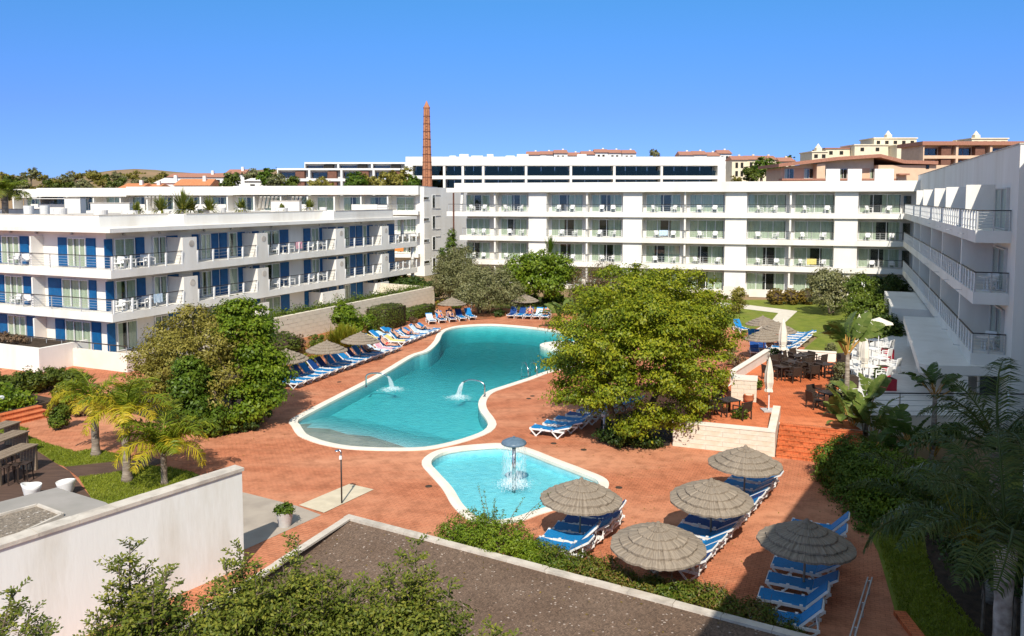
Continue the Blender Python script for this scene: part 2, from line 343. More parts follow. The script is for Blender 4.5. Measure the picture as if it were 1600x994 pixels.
# falling / splashing water
def spray(name, op):
    m, nt, b, N, Lk = _nodes(name)
    b.inputs['Base Color'].default_value = (0.9, 0.95, 0.97, 1); b.inputs['Roughness'].default_value = 0.3
    b.inputs['Alpha'].default_value = op
spray('water_spray', 0.30); spray('water_foam', 0.6)
# ---------------------------------------------------------------- mesh helpers
ORIG = {}                                      # world position of each thing / part origin
class MB:
    def __init__(s): s.v = []; s.f = []; s.mi = []
    def add(s, vs, fs, mi=0):
        o = len(s.v); s.v += [tuple(v) for v in vs]
        s.f += [tuple(i + o for i in f) for f in fs]; s.mi += [mi] * len(fs)
    def hexa(s, p, mi=0):                      # 8 corners: bottom 0-3, top 4-7
        s.add(p, [(3, 2, 1, 0), (4, 5, 6, 7), (0, 1, 5, 4), (1, 2, 6, 5), (2, 3, 7, 6), (3, 0, 4, 7)], mi)
    def box(s, x0, x1, y0, y1, z0, z1, mi=0):
        s.hexa([(x0, y0, z0), (x1, y0, z0), (x1, y1, z0), (x0, y1, z0), (x0, y0, z1), (x1, y0, z1), (x1, y1, z1), (x0, y1, z1)], mi)
    def bar(s, a, b, w, h=None, mi=0):         # square bar from a to b
        h = h or w; a = Vector(a); b = Vector(b); d = (b - a).normalized()
        x = d.cross(Vector((0, 0, 1)))
        if x.length < 1e-3: x = Vector((1, 0, 0))
        x.normalize(); y = x.cross(d).normalized()
        q = []
        for p in (a, b):
            q += [p - x * w / 2 - y * h / 2, p + x * w / 2 - y * h / 2, p + x * w / 2 + y * h / 2, p - x * w / 2 + y * h / 2]
        s.hexa(q, mi)
    def tube(s, pts, rad, n=8, mi=0, cap=True):
        pts = [Vector(p) for p in pts]; k = len(pts)
        if not isinstance(rad, (list, tuple)): rad = [rad] * k
        vs = []; up = None
        for i, p in enumerate(pts):
            d = (pts[min(i + 1, k - 1)] - pts[max(i - 1, 0)]).normalized()
            if up is None:
                x = d.cross(Vector((0, 1, 0)) if abs(d.y) < 0.9 else Vector((1, 0, 0))).normalized()
            else:
                x = (up - d * up.dot(d)).normalized()
            up = x; y = d.cross(x)
            for j in range(n):
                a = 2 * math.pi * j / n
                vs.append(p + (x * math.cos(a) + y * math.sin(a)) * rad[i])
        fs = []
        for i in range(k - 1):
            for j in range(n):
                fs.append((i * n + j, i * n + (j + 1) % n, (i + 1) * n + (j + 1) % n, (i + 1) * n + j))
        if cap:
            fs.append(tuple(range(n - 1, -1, -1))); fs.append(tuple((k - 1) * n + j for j in range(n)))
        s.add(vs, fs, mi)
    def lathe(s, prof, n=24, c=(0, 0, 0), mi=0, jit=None):    # prof: (radius, z)
        vs = []; k = len(prof)
        for i, (r, z) in enumerate(prof):
            for j in range(n):
                a = 2 * math.pi * j / n
                dr, dz = jit(i, j) if jit else (0, 0)
                vs.append((c[0] + (r + dr) * math.cos(a), c[1] + (r + dr) * math.sin(a), c[2] + z + dz))
        fs = [(i * n + j, i * n + (j + 1) % n, (i + 1) * n + (j + 1) % n, (i + 1) * n + j) for i in range(k - 1) for j in range(n)]
        s.add(vs, fs, mi)
    def prism(s, poly, z0, z1, mi=0):          # convex or simple polygon, extruded
        n = len(poly)
        vs = [(p[0], p[1], z0) for p in poly] + [(p[0], p[1], z1) for p in poly]
        a = sum(poly[i][0] * poly[(i + 1) % n][1] - poly[(i + 1) % n][0] * poly[i][1] for i in range(n))
        r = list(range(n))
        if a < 0: vs = [vs[i] for i in reversed(r)] + [vs[n + i] for i in reversed(r)]
        s.add(vs, [tuple(reversed(r)), tuple(n + i for i in r)] + [(i, (i + 1) % n, n + (i + 1) % n, n + i) for i in r], mi)
    def build(s, name, mat, parent=None, smooth=False, local=True, loc=None):
        """local=True: coordinates are in the parent's frame; local=False: world coordinates"""
        me = bpy.data.meshes.new(name)
        v = s.v
        if not local:
            o = origin_of(parent) if parent else (loc or Vector((0, 0, 0)))
            v = [(p[0] - o[0], p[1] - o[1], p[2] - o[2]) for p in v]
        me.from_pydata(v, [], s.f)
        mats = mat if isinstance(mat, (list, tuple)) else [mat]
        for m in mats: me.materials.append(M[m])
        if len(mats) > 1: me.polygons.foreach_set('material_index', s.mi)
        if smooth: me.polygons.foreach_set('use_smooth', [True] * len(s.f))
        return put(name, me, parent, loc if not local or parent is None else None)
def origin_of(o):
    v = Vector((0, 0, 0))
    while o is not None:
        v = v + o.location; o = o.parent
    return v
def put(name, me, parent=None, loc=None, rz=0.0):
    o = bpy.data.objects.new(name, me); COL.objects.link(o)
    if parent is not None: o.parent = parent
    elif loc is not None: o.location = loc
    if rz: o.rotation_euler = (0, 0, rz)
    return o
def tag(o, label=None, cat=None, group=None, kind=None):
    if label: o['label'] = label
    if cat: o['category'] = cat
    if group: o['group'] = group
    if kind: o['kind'] = kind
    return o
def thing(name, label, cat, loc=(0, 0, 0), rz=0.0, group=None, kind=None):
    o = bpy.data.objects.new(name, None); COL.objects.link(o)
    o.location = loc; o.rotation_euler = (0, 0, rz); o.empty_display_size = 0.3
    return tag(o, label, cat, group, kind)
KIDS = {}
def copy_tree(o, parent=None, loc=None, rz=None, label=None, scale=None):
    c = o.copy(); COL.objects.link(c); c.parent = parent
    if loc is not None: c.location = loc
    if rz is not None: c.rotation_euler = (0, 0, rz)
    if scale is not None: c.scale = (scale, scale, scale)
    if label: c['label'] = label
    for ch in KIDS.get(o.name) or KIDS.setdefault(o.name, list(o.children)): copy_tree(ch, c)
    return c
class Fr:
    """a facade: s metres along it, d metres out of it, z up"""
    def __init__(f, o, u, n): f.o = Vector((o[0], o[1], 0)); f.u = Vector((u[0], u[1], 0)).normalized(); f.n = Vector((n[0], n[1], 0)).normalized()
    def p(f, s, d, z): return f.o + f.u * s + f.n * d + Vector((0, 0, z))
    def box(f, mb, s0, s1, d0, d1, z0, z1, mi=0):
        c = [f.p(s0, d0, z0), f.p(s1, d0, z0), f.p(s1, d1, z0), f.p(s0, d1, z0), f.p(s0, d0, z1), f.p(s1, d0, z1), f.p(s1, d1, z1), f.p(s0, d1, z1)]
        if f.u.cross(f.n).z < 0: c = [c[i] for i in (1, 0, 3, 2, 5, 4, 7, 6)]
        mb.hexa(c, mi)
    def s_at(f, px, d=0.0, py=420):            # where the sight line at picture column px meets the facade plane
        a, b, _ = _ray(px, py); q = f.o + f.n * d
        den = a * f.u.y - b * f.u.x
        # q + u s = t (a,b)
        return (b * q.x - a * q.y) / den
ORD = ['first', 'second', 'third', 'fourth', 'fifth', 'sixth', 'seventh', 'eighth', 'ninth', 'tenth', 'eleventh', 'twelfth', 'thirteenth', 'fourteenth', 'fifteenth', 'sixteenth', 'seventeenth', 'eighteenth']
def catmull(pts, step=0.45, closed=True):
    n = len(pts); out = []
    for i in range(n if closed else n - 1):
        p0, p1, p2, p3 = (pts[(i - 1) % n], pts[i], pts[(i + 1) % n], pts[(i + 2) % n]) if closed else (pts[max(i - 1, 0)], pts[i], pts[i + 1], pts[min(i + 2, n - 1)])
        L = (p2 - p1).length; k = max(1, int(L / step))
        for j in range(k):
            t = j / k; t2 = t * t; t3 = t2 * t
            out.append(0.5 * ((2 * p1) + (p2 - p0) * t + (2 * p0 - 5 * p1 + 4 * p2 - p3) * t2 + (3 * p1 - p0 - 3 * p2 + p3) * t3))
    return out
def area2(P): return sum(P[i][0] * P[(i + 1) % len(P)][1] - P[(i + 1) % len(P)][0] * P[i][1] for i in range(len(P)))
def inset(P, d):                               # counter-clockwise polygon moved inwards by d
    out = []; n = len(P)
    for i in range(n):
        a, b = P[i - 1], P[(i + 1) % n]
        t = Vector((b[0] - a[0], b[1] - a[1])).normalized()
        out.append(Vector((P[i][0] - t.y * d, P[i][1] + t.x * d)))
    return out
def inside(p, P):
    r = False; n = len(P); x, y = p[0], p[1]
    for i in range(n):
        a, b = P[i], P[i - 1]
        if (a[1] > y) != (b[1] > y) and x < (b[0] - a[0]) * (y - a[1]) / (b[1] - a[1]) + a[0]: r = not r
    return r
def sheet(name, outer, holes, z, mat, grid=None, zf=None, **kw):
    """flat sheet with holes; returns the object"""
    pts = []; edges = []
    for P in [outer] + holes:
        o = len(pts); pts += [Vector((p[0], p[1])) for p in P]
        edges += [(o + i, o + (i + 1) % len(P)) for i in range(len(P))]
    if grid:
        xs = [p[0] for p in outer]; ys = [p[1] for p in outer]
        x = min(xs) + grid / 2
        while x < max(xs):
            y = min(ys) + grid / 2
            while y < max(ys):
                if inside((x, y), outer): pts.append(Vector((x, y)))
                y += grid
            x += grid
    v, e, f, *_ = delaunay_2d_cdt(pts, edges, [], 1 if not holes else 0, 1e-5)
    ff = []
    for t in f:
        c = sum((v[i] for i in t), Vector((0, 0))) / len(t)
        if inside(c, outer) and not any(inside(c, h) for h in holes):
            a = (v[t[1]] - v[t[0]]); b = (v[t[2]] - v[t[0]])
            ff.append(tuple(t) if a.x * b.y - a.y * b.x > 0 else tuple(reversed(t)))
    mb = MB(); mb.add([(p.x, p.y, zf(p.x, p.y) if zf else z) for p in v], ff)
    return mb.build(name, mat, **kw) if name else mb
def struct(o): o['kind'] = 'structure'; return o

# ---------------------------------------------------------------- foliage
def np_mesh(name, V, F4, mat):
    me = bpy.data.meshes.new(name)
    nv, nf = len(V), len(F4)
    me.vertices.add(nv); me.vertices.foreach_set('co', np.ascontiguousarray(V, dtype=np.float32).ravel())
    me.loops.add(nf * 4); me.loops.foreach_set('vertex_index', np.ascontiguousarray(F4, dtype=np.int32).ravel())
    me.polygons.add(nf); me.polygons.foreach_set('loop_start', np.arange(0, nf * 4, 4, dtype=np.int32))
    me.update(calc_edges=True)
    me.materials.append(M[mat])
    return me
def unit(a): return a / np.maximum(np.linalg.norm(a, axis=1, keepdims=True), 1e-9)
def leaf_quads(P, Nn, size, aspect, rng, along=None):
    """diamond leaves at P facing Nn"""
    n = len(P)
    t = unit(np.cross(Nn, rng.normal(size=(n, 3)))) if along is None else unit(along)
    b = unit(np.cross(Nn, t))
    L = size * rng.uniform(0.65, 1.25, (n, 1)); W = L * aspect
    lift = Nn * L * 0.12
    V = np.stack([P - t * L / 2, P + b * W / 2 + lift, P + t * L / 2, P - b * W / 2 + lift], 1).reshape(-1, 3)
    F = np.arange(n * 4).reshape(n, 4)
    return V, F
def crown_mesh(name, blobs, n, leaf, mat, seed=1, aspect=0.55, clump=0.3, per=26, core=0.15, up=0.35, zmin=None, flat=0.7):
    """leaves gathered in twig clumps over the surfaces of blobs (cx,cy,cz,rx,ry,rz)"""
    rng = np.random.default_rng(seed)
    B = np.array(blobs, float)
    w = (B[:, 3] * B[:, 4] + B[:, 4] * B[:, 5] + B[:, 3] * B[:, 5]); w /= w.sum()
    nc = max(4, n // per)
    bi = rng.choice(len(B), nc, p=w)
    d = unit(rng.normal(size=(nc, 3)))
    rad = rng.uniform(0.80, 1.04, (nc, 1))
    inner = rng.random((nc, 1)) < core
    rad = np.where(inner, rng.uniform(0.35, 0.8, (nc, 1)), rad)
    C = B[bi, :3] + d * B[bi, 3:6] * rad
    cs = clump * rng.uniform(0.6, 1.4, (nc, 1))
    k = rng.integers(0, nc, n)
    off = rng.normal(size=(n, 3)) * 0.5
    off[:, 2] *= flat
    P = C[k] + off * cs[k]
    Nn = unit(d[k] * 0.8 + unit(off) * 0.5 + rng.normal(size=(n, 3)) * 0.45 + np.array([0, 0, up]))
    if zmin is not None:
        keep = P[:, 2] > zmin; P, Nn = P[keep], Nn[keep]
    V, F = leaf_quads(P, Nn, leaf, aspect, rng)
    return np_mesh(name, V, F, mat)
def blob_crown(c, r, nb, br, seed, low=-0.6, flat=1.0):
    """blob list filling an ellipsoid crown"""
    rng = random.Random(seed); out = []
    for i in range(nb):
        for _ in range(50):
            x, y, z = (rng.uniform(-1, 1) for _ in range(3))
            if 0.35 < x * x + y * y + z * z < 1 and z > low: break
        q = br * rng.uniform(0.7, 1.25)
        out.append((c[0] + x * (r[0] - q * 0.8), c[1] + y * (r[1] - q * 0.8), c[2] + z * (r[2] - q * 0.8), q, q, q * 0.8 * flat))
    out.append((c[0], c[1], c[2], r[0] * 0.55, r[1] * 0.55, r[2] * 0.55))
    return out
def limbs(mb, base, top, r0, blobs, seed, nl=7, n=7):
    rng = random.Random(seed); base = Vector(base); top = Vector(top)
    mid = base.lerp(top, 0.5) + Vector((rng.uniform(-.2, .2), rng.uniform(-.2, .2), 0))
    mb.tube([base, base.lerp(mid, 0.2), mid, top], [r0 * 1.35, r0, r0 * 0.8, r0 * 0.6], n)
    for b in rng.sample(blobs, min(nl, len(blobs))):
        e = Vector(b[:3]); s = mid.lerp(top, rng.uniform(0.1, 1.0))
        m = s.lerp(e, 0.5) + Vector((rng.uniform(-.2, .2), rng.uniform(-.2, .2), rng.uniform(0, .4)))
        mb.tube([s, m, e], [r0 * 0.5, r0 * 0.3, r0 * 0.1], 5, cap=False)
def tree(name, label, cat, base, trunk_h, r0, blobs, n, leaf, mat, seed, bark='bark', group=None, aspect=0.55, clump=0.35, per=26, core=0.15, trunks=1, lean=0.0, up=0.35, flat=0.7):
    """blobs are relative to the base"""
    t = thing(name, label, cat, base, group=group)
    rng = random.Random(seed); mb = MB()
    for i in range(trunks):
        a = 6.28 * i / max(1, trunks) + rng.random()
        dx, dy = ((0, 0) if trunks == 1 else (math.cos(a) * r0 * 2.2, math.sin(a) * r0 * 2.2))
        k = 1 if trunks == 1 else rng.uniform(2.5, 4)
        limbs(mb, (dx, dy, -0.05), (dx * k + lean, dy * k, trunk_h), r0, blobs, seed + i, nl=8 if trunks == 1 else 4)
    mb.build('trunk', bark, t, smooth=True)
    put('crown', crown_mesh('crown', blobs, n, leaf, mat, seed, aspect, clump, per, core, up=up, flat=flat), t)
    return t
def bush(name, label, base, r, n, leaf, mat, seed, cat='bush', group=None, nb=9, br=None, aspect=0.55, clump=0.16, ball=False, stems=True, core=0.1):
    """a shrub standing on base; r = (rx, ry, height)"""
    t = thing(name, label, cat, base, group=group)
    h = r[2]
    br = br or 0.42 * min(r[0], r[1], h)
    bl = [(0, 0, h * 0.46, r[0], r[1], h * 0.5)] if ball else blob_crown((0, 0, h * 0.5), (r[0], r[1], h * 0.55), nb, br, seed, low=-0.9)
    put('foliage', crown_mesh('foliage', bl, n, leaf, mat, seed, aspect, clump, 22, core, zmin=0.02), t)
    if ball:
        mb = MB(); mb.lathe([(.82 * math.sin(math.pi * i / 8), .46 - .41 * math.cos(math.pi * i / 8)) for i in range(9)], 14); mb.v = [(x * r[0], y * r[1], z * h) for x, y, z in mb.v]; mb.build('branches', 'soil', t)  # solid dark ball added inside so nothing shows between the leaves
    if stems:
        rng = random.Random(seed); mb = MB()
        for i in range(5):
            e = Vector(rng.choice(bl)[:3])
            mb.tube([(rng.uniform(-.1, .1), rng.uniform(-.1, .1), -0.03), e * 0.5, e], [0.04, 0.03, 0.012], 5, cap=False)
        mb.build('stem', 'bark', t)
    return t
def hedge_leaves(poly_f, n, seed): ...
def box_hedge(name, label, base, u, L, W, H, n, leaf, mat, seed, round_=0.25, group=None, aspect=0.6):
    """clipped hedge: leaves on the skin of a rounded block, a solid dark block inside"""
    t = thing(name, label, 'hedge', base, group=group)
    rng = np.random.default_rng(seed)
    u = Vector((u[0], u[1], 0)).normalized(); v = Vector((-u.y, u.x, 0))
    q = unit(rng.normal(size=(n, 3)))
    m = np.max(np.abs(q), axis=1, keepdims=True)
    cube = q / m
    P = cube * (1 - round_) + q * round_ * 1.25
    Nn = unit(cube ** 5 + q * 0.4 + rng.normal(size=(n, 3)) * 0.4 + np.array([0, 0, .2]))
    bumpv = 1 + 0.05 * np.sin(P[:, :1] * 9 + seed) * np.cos(P[:, 1:2] * 7) + rng.normal(size=(n, 1)) * 0.025
    P = P * bumpv
    S3 = np.array([L / 2, W / 2, H / 2]); P = P * S3 + np.array([0, 0, H / 2])
    Rm = np.array([[u.x, v.x, 0], [u.y, v.y, 0], [0, 0, 1]])
    V, F = leaf_quads(P @ Rm.T, Nn @ Rm.T, leaf, aspect, rng)
    put('foliage', np_mesh('foliage', V, F, mat), t)
    mb = MB(); f = Fr((0, 0), u, v); f.box(mb, -L * 0.46, L * 0.46, -W * 0.44, W * 0.44, 0.02, H * 0.92); mb.build('branches', 'soil', t)
    return t
# palms
def frond_mesh(name, L, e0, e1, lmax, n, droop, w, mat, seed, fwd=0.5):
    rng = np.random.default_rng(seed)
    ts = np.linspace(0, 1, 14); el = np.radians(e0 + (e1 - e0) * ts ** 1.1)
    dx = np.cos(el); dz = np.sin(el)
    X = np.concatenate([[0], np.cumsum(dx[:-1])]) * L / 13; Z = np.concatenate([[0], np.cumsum(dz[:-1])]) * L / 13
    mb = MB()
    mb.tube([(X[i], 0, Z[i]) for i in range(14)], [0.035 * (1 - 0.85 * t) + 0.006 for t in ts], 5, cap=False)
    V = np.array(mb.v); F = [list(f) for f in mb.f]; Vs = [V]; nV = len(V); FF = [np.array(F)]
    tl = np.repeat(np.linspace(0.14, 0.995, n), 2)
    side = np.tile([1.0, -1.0], n)
    m = len(tl)
    px = np.interp(tl, ts, X); pz = np.interp(tl, ts, Z); e = np.interp(tl, ts, el)
    P = np.stack([px, np.zeros(m), pz], 1)
    T = np.stack([np.cos(e), np.zeros(m), np.sin(e)], 1)
    ll = lmax * np.clip(np.sin(np.pi * (0.12 + 0.84 * tl)), 0.12, 1) ** 0.7 * rng.uniform(0.85, 1.1, m)
    d = unit(np.stack([np.zeros(m), side, np.zeros(m)], 1) + T * fwd + rng.normal(size=(m, 3)) * 0.16 + np.array([0, 0, 0.15]))
    d2 = unit(d + np.array([0, 0, -droop * 1.5]) + rng.normal(size=(m, 3)) * 0.12)
    wv = unit(T + rng.normal(size=(m, 3)) * 0.3) * w / 2
    A, B_, C = P, P + d * (ll * 0.5)[:, None], P + d * (ll * 0.5)[:, None] + d2 * (ll * 0.5)[:, None]
    V = np.stack([A - wv * .6, A + wv * .6, B_ + wv, B_ - wv, C + wv * 0.15, C - wv * 0.15], 1).reshape(-1, 3)
    b = np.arange(m)[:, None] * 6 + nV
    Fq = np.concatenate([b + np.array([[0, 1, 2, 3]]), b + np.array([[3, 2, 4, 5]])])
    return np_mesh(name, np.concatenate([Vs[0], V]), np.concatenate([FF[0], Fq]), mat)
def palm(name, label, base, h, r0, meshes, counts, seed, bark='palm_bark', group=None, lean=(0, 0), bulge=1.0, tilt=0.12):
    """meshes: list of frond meshes from upright to hanging; counts: how many of each"""
    t = thing(name, label, 'palm tree', base, group=group)
    rng = random.Random(seed); mb = MB()
    k = 14; pts = []; rad = []
    for i in range(k + 1):
        q = i / k
        pts.append((lean[0] * q * q, lean[1] * q * q, -0.05 + h * q))
        rad.append(r0 * (1 + 0.55 * max(0, 1 - q * 5) + (bulge - 1) * math.exp(-((q - 0.95) / 0.12) ** 2) + (0.06 if i % 2 else 0)))
    mb.tube(pts, rad, 12); mb.build('trunk', bark, t, smooth=True)
    top = Vector((lean[0], lean[1], h)); a = rng.random() * 6
    for me, c in zip(meshes, counts):
        for i in range(c):
            a += 2.39996 + rng.uniform(-.25, .25)
            o = put('frond', me, t)
            o.location = top + Vector((math.cos(a) * r0 * 0.6, math.sin(a) * r0 * 0.6, rng.uniform(-.15, .15)))
            o.rotation_euler = (rng.uniform(-.25, .25), rng.uniform(-tilt, tilt), a)
            q = rng.uniform(0.82, 1.12); o.scale = (q, q, q)
    return t
def paddle_mesh(name, L, W, e0, e1, mat, seed, stalk=0.45, split=7):
    """banana-like leaf: stalk then a torn paddle blade"""
    rng = random.Random(seed); n = 16; mb = MB()
    x = z = 0.0; pts = []
    for i in range(n + 1):
        t = i / n; e = R(e0 + (e1 - e0) * t * t); pts.append((x, z, e)); x += math.cos(e) * L / n; z += math.sin(e) * L / n
    for i in range(n):
        t0, t1 = i / n, (i + 1) / n
        a, b = pts[i], pts[i + 1]
        if t1 <= stalk:
            mb.hexa([(a[0], -.025, a[1] - .02), (b[0], -.02, b[1] - .02), (b[0], .02, b[1] - .02), (a[0], .025, a[1] - .02), (a[0], -.025, a[1] + .02), (b[0], -.02, b[1] + .02), (b[0], .02, b[1] + .02), (a[0], .025, a[1] + .02)], 1)
        else:
            q0 = (t0 - stalk) / (1 - stalk); q1 = (t1 - stalk) / (1 - stalk)
            w0 = W * max(0.05, math.sin(math.pi * min(1, 0.1 + q0 * 0.88))) ** 0.6 / 2; w1 = W * max(0.05, math.sin(math.pi * min(1, 0.1 + q1 * 0.88))) ** 0.6 / 2
            for sd in (1, -1):
                g = rng.uniform(0.0, 0.25) if rng.random() < 0.6 else 0; dr = rng.uniform(0.05, 0.3)
                vs = [(a[0], 0, a[1]), (b[0], 0, b[1]), (b[0] - g * (b[0] - a[0]), sd * w1, b[1] + w1 * (0.35 - dr)), (a[0] + g * (b[0] - a[0]), sd * w0, a[1] + w0 * (0.35 - dr))]
                mb.add(vs, [(0, 1, 2, 3) if sd > 0 else (3, 2, 1, 0)], 0)
    me = bpy.data.meshes.new(name); me.from_pydata(mb.v, [], mb.f)
    me.materials.append(M[mat]); me.materials.append(M['stalk_orange']); me.polygons.foreach_set('material_index', mb.mi)
    return me
def fan_plant(name, label, base, meshes, nl, seed, stem_h=0.0, group=None, cat='banana plant', spread=1.0, plane=None, stems=1, sc=1.0):
    t = thing(name, label, cat, base, group=group); rng = random.Random(seed); mb = MB()
    for k in range(stems):
        bx, by = ((0, 0) if k == 0 else (rng.uniform(-.7, .7), rng.uniform(-.7, .7)))
        h = stem_h * (1 if k == 0 else rng.uniform(0.5, 0.9))
        mb.tube([(bx, by, -.05), (bx * 1.1, by * 1.1, h * .5), (bx * 1.3, by * 1.3, h + 0.25)], [0.15, 0.12, 0.09], 8)
        for i in range(nl):
            a = rng.uniform(0, 6.28) if plane is None else plane + (0 if i % 2 else math.pi) + rng.uniform(-.45, .45)
            o = put('leaf', meshes[i % len(meshes)], t); o.location = (bx * 1.3, by * 1.3, h + rng.uniform(-.1, .2))
            o.rotation_euler = (rng.uniform(-.5, .5), rng.uniform(-.15, .25) * spread, a); q = sc * rng.uniform(0.75, 1.15); o.scale = (q, q, q)
    mb.build('stem', 'palm_bark', t, smooth=True)
    return t
# ================================================================ SETTING
def gp(lst, z=0.0): return [Vector((q.x, q.y)) for q in (G(x, y, z) for x, y in lst)]
POOL_PX = [(453, 657), (455, 666), (465, 681), (480, 688), (499, 694.5), (540, 702), (603, 705), (666, 703.5), (713, 694.5), (745, 685), (768, 675), (776, 664), (771, 653), (762, 641), (760, 628),
           (771, 614), (800, 603.5), (832, 593), (862, 582), (905, 571), (938, 556), (945, 541), (915, 526), (880, 518.5), (849, 513.5), (811, 509.4), (766, 506.6), (722, 508.7), (696, 514), (684, 521.5), (678, 533), (669, 543), (660, 549), (639, 556), (601, 578.5), (571, 595), (526, 618), (488, 637.5)]
KID_PX = [(659, 727), (663, 716), (682, 705), (713, 698.5), (751, 694.8), (786, 693.5), (824, 700.5), (871, 718.5), (912, 734), (948, 750), (947, 768), (915, 784), (877, 795), (840, 806), (815, 815), (775, 821), (735, 815), (708, 793), (691, 765), (670, 741)]
def ccw(P): return P if area2(P) > 0 else list(reversed(P))
POOL = ccw(catmull(gp(POOL_PX)))
KID = ccw(catmull(gp(KID_PX), 0.3))
# bed / flat roof in the foreground: kerb top 0.5
KT = 0.5
bedA = G(545, 803, KT); bedL = G(405, 893, KT); bedR = G(1270, 994, KT)
def along(a, b, y): t = (y - a.y) / (b.y - a.y); return a.lerp(b, t)
bL2 = along(bedA, bedL, 7.0); bR2 = bedA.lerp(bedR, 1.45)
BED = [Vector((p.x, p.y)) for p in (bedA, bL2, Vector((bR2.x, 7.0, 0)), bR2)]
# ground and paving
far = 3500
struct(sheet('ground', [Vector((-far, -200)), Vector((far, -200)), Vector((far, far)), Vector((-far, far))], [inset(POOL, .2), inset(KID, .15)], -0.05, 'dry_ground'))
pav = [Vector(p) for p in ((-60, 2), (9.6, 2), (10.1, 14), (10.4, 20), (12.4, 27), (14.5, 31), (19, 44), (22, 60), (28, 74), (10, 84), (-6, 86), (-30, 64), (-60, 60))]
struct(sheet('pavement', pav, [inset(POOL, .2), inset(KID, .15)], 0.0, 'paving_terracotta'))

def pool(name, label, P, cw, water, tile, zf, beach=None, grid=1.0):
    root = thing(name, label, 'pool', (P[0].x, P[0].y, 0), kind='structure')
    I = inset(P, cw); mb = MB(); n = len(P)
    mid = inset(P, cw * 0.5)
    vs = [(p.x, p.y, -0.02) for p in P] + [(p.x, p.y, 0.035) for p in P] + [(p.x, p.y, 0.05) for p in mid] + [(p.x, p.y, 0.03) for p in I] + [(p.x, p.y, -0.14) for p in I]
    fs = []
    for r in range(4):
        for i in range(n):
            j = (i + 1) % n
            fs.append((r * n + i, r * n + j, (r + 1) * n + j, (r + 1) * n + i))
    mb.add(vs, fs); mb.build('coping', 'coping_white', root, local=False, smooth=False)
    # basin wall and floor
    mb = MB(); vs = [(p.x, p.y, -0.10) for p in I] + [(p.x, p.y, min(-0.14, zf(p.x, p.y))) for p in I]
    mb.add(vs, [(i, (i + 1) % n, n + (i + 1) % n, n + i) for i in range(n)])
    mb.build('basin_wall', tile if beach is None else tile, root, local=False)
    fl = sheet(None, I, [], 0, tile, grid=grid, zf=zf)
    a, b = MB(), MB(); a.v = fl.v; b.v = fl.v
    for f in fl.f:
        c = sum((Vector(fl.v[i]) for i in f), Vector()) / len(f)
        (b if beach and beach(c) else a).f.append(f)
    for q in (a, b): q.mi = [0] * len(q.f)
    a.build('basin_floor', tile, root, local=False)
    if b.f: b.build('beach', 'beach_concrete', root, local=False)
    # water body
    WL = -0.085
    top = sheet(None, inset(I, 0.004), [], 0, tile, grid=grid, zf=lambda x, y: WL)
    nv = len(top.v); w = MB(); w.v = list(top.v) + [(p[0], p[1], min(WL - 0.006, zf(p[0], p[1]) + 0.012)) for p in top.v]
    cnt = {}
    for f in top.f:
        for i in range(len(f)):
            e = (f[i], f[(i + 1) % len(f)]); cnt[e] = 1
    w.f = list(top.f) + [tuple(nv + i for i in reversed(f)) for f in top.f]
    w.f += [(b_, a_, nv + a_, nv + b_) for (a_, b_) in cnt if (b_, a_) not in cnt]
    w.mi = [0] * len(w.f)
    struct(w.build('water', water, root, local=False))
    return root
bA, bB = G(468, 655), G(700, 703)
bn = Vector((-(bB - bA).y, (bB - bA).x, 0)).normalized()
if bn.y < 0: bn = -bn
def pool_depth(x, y):
    d = (Vector((x, y, 0)) - bA).dot(bn)
    if d < 0: return -0.155 - 0.05 * max(0, 1 + d / 3)
    q = max(0, min(1, (y - 47) / 18)); return -0.22 - min(0.5, d * 0.16) - q * q * (3 - 2 * q) * 0.8
pool('swimming_pool', 'large curved turquoise swimming pool with a white rim', POOL, 0.42, 'pool_water', 'pool_tile', pool_depth, lambda c: (c - bA).dot(bn) < 0.05, 1.1)
pool('paddling_pool', 'small light blue paddling pool with a mushroom fountain', KID, 0.40, 'kid_water', 'kid_tile', lambda x, y: -0.42, None, 1.1)

# overlays
def ov(name, px, mat, z=0.012, kind='structure', world=None):
    P = world or gp(px)
    o = sheet(name, P, [], z, mat); o['kind'] = kind; return o
ov('lawn', [(0, 661), (24, 667), (45, 670.6), (33, 678), (77, 695), (119, 707), (145, 702), (192, 712.5), (190, 720.5), (103, 730), (90, 726), (32, 688), (13, 680), (-30, 670), (-30, 655)], 'lawn', 0.02)
ov('lawn', [(123, 747), (190, 738), (236, 729), (264, 731), (305, 740), (330, 752), (250, 800), (155, 800), (140, 775)], 'lawn', 0.02)
ov('path', [(95, 726), (103, 730), (190, 720.5), (236, 714), (262, 722), (236, 729), (190, 738), (123, 747), (108, 736)], 'dark_deck', 0.016)
ov('deck_ground', [(-120, 655), (-30, 668), (13, 680), (32, 688), (90, 726), (108, 736), (146, 782), (160, 860), (-120, 900)], 'dark_deck', 0.008)
ov('patio', [(372, 768.5), (382, 770), (465, 791), (502, 805), (385, 858), (340, 862), (330, 760)], 'patio_grey', 0.008)
ov('shower_slab', [(467, 790), (546, 756.8), (584, 765.5), (506, 802)], 'slab_cream', 0.02)
ov('planting_strip', [(392, 566), (440, 588), (470, 577), (520, 552), (570, 531), (612, 511), (650, 497), (700, 488), (742, 482), (742, 474), (690, 466), (672, 477), (560, 506), (405, 544)], 'red_earth', 0.012)
ov('lawn', [(742, 483.5), (800, 485), (872, 481), (900, 500), (930, 512), (1150, 512), (1162, 522), (1196, 507), (1278, 527), (1243, 557), (1300, 561), (1340, 540), (1400, 475), (1450, 462), (1418, 467.5), (1150, 469), (900, 465), (735, 463), (690, 466), (742, 474)], 'lawn', 0.02)
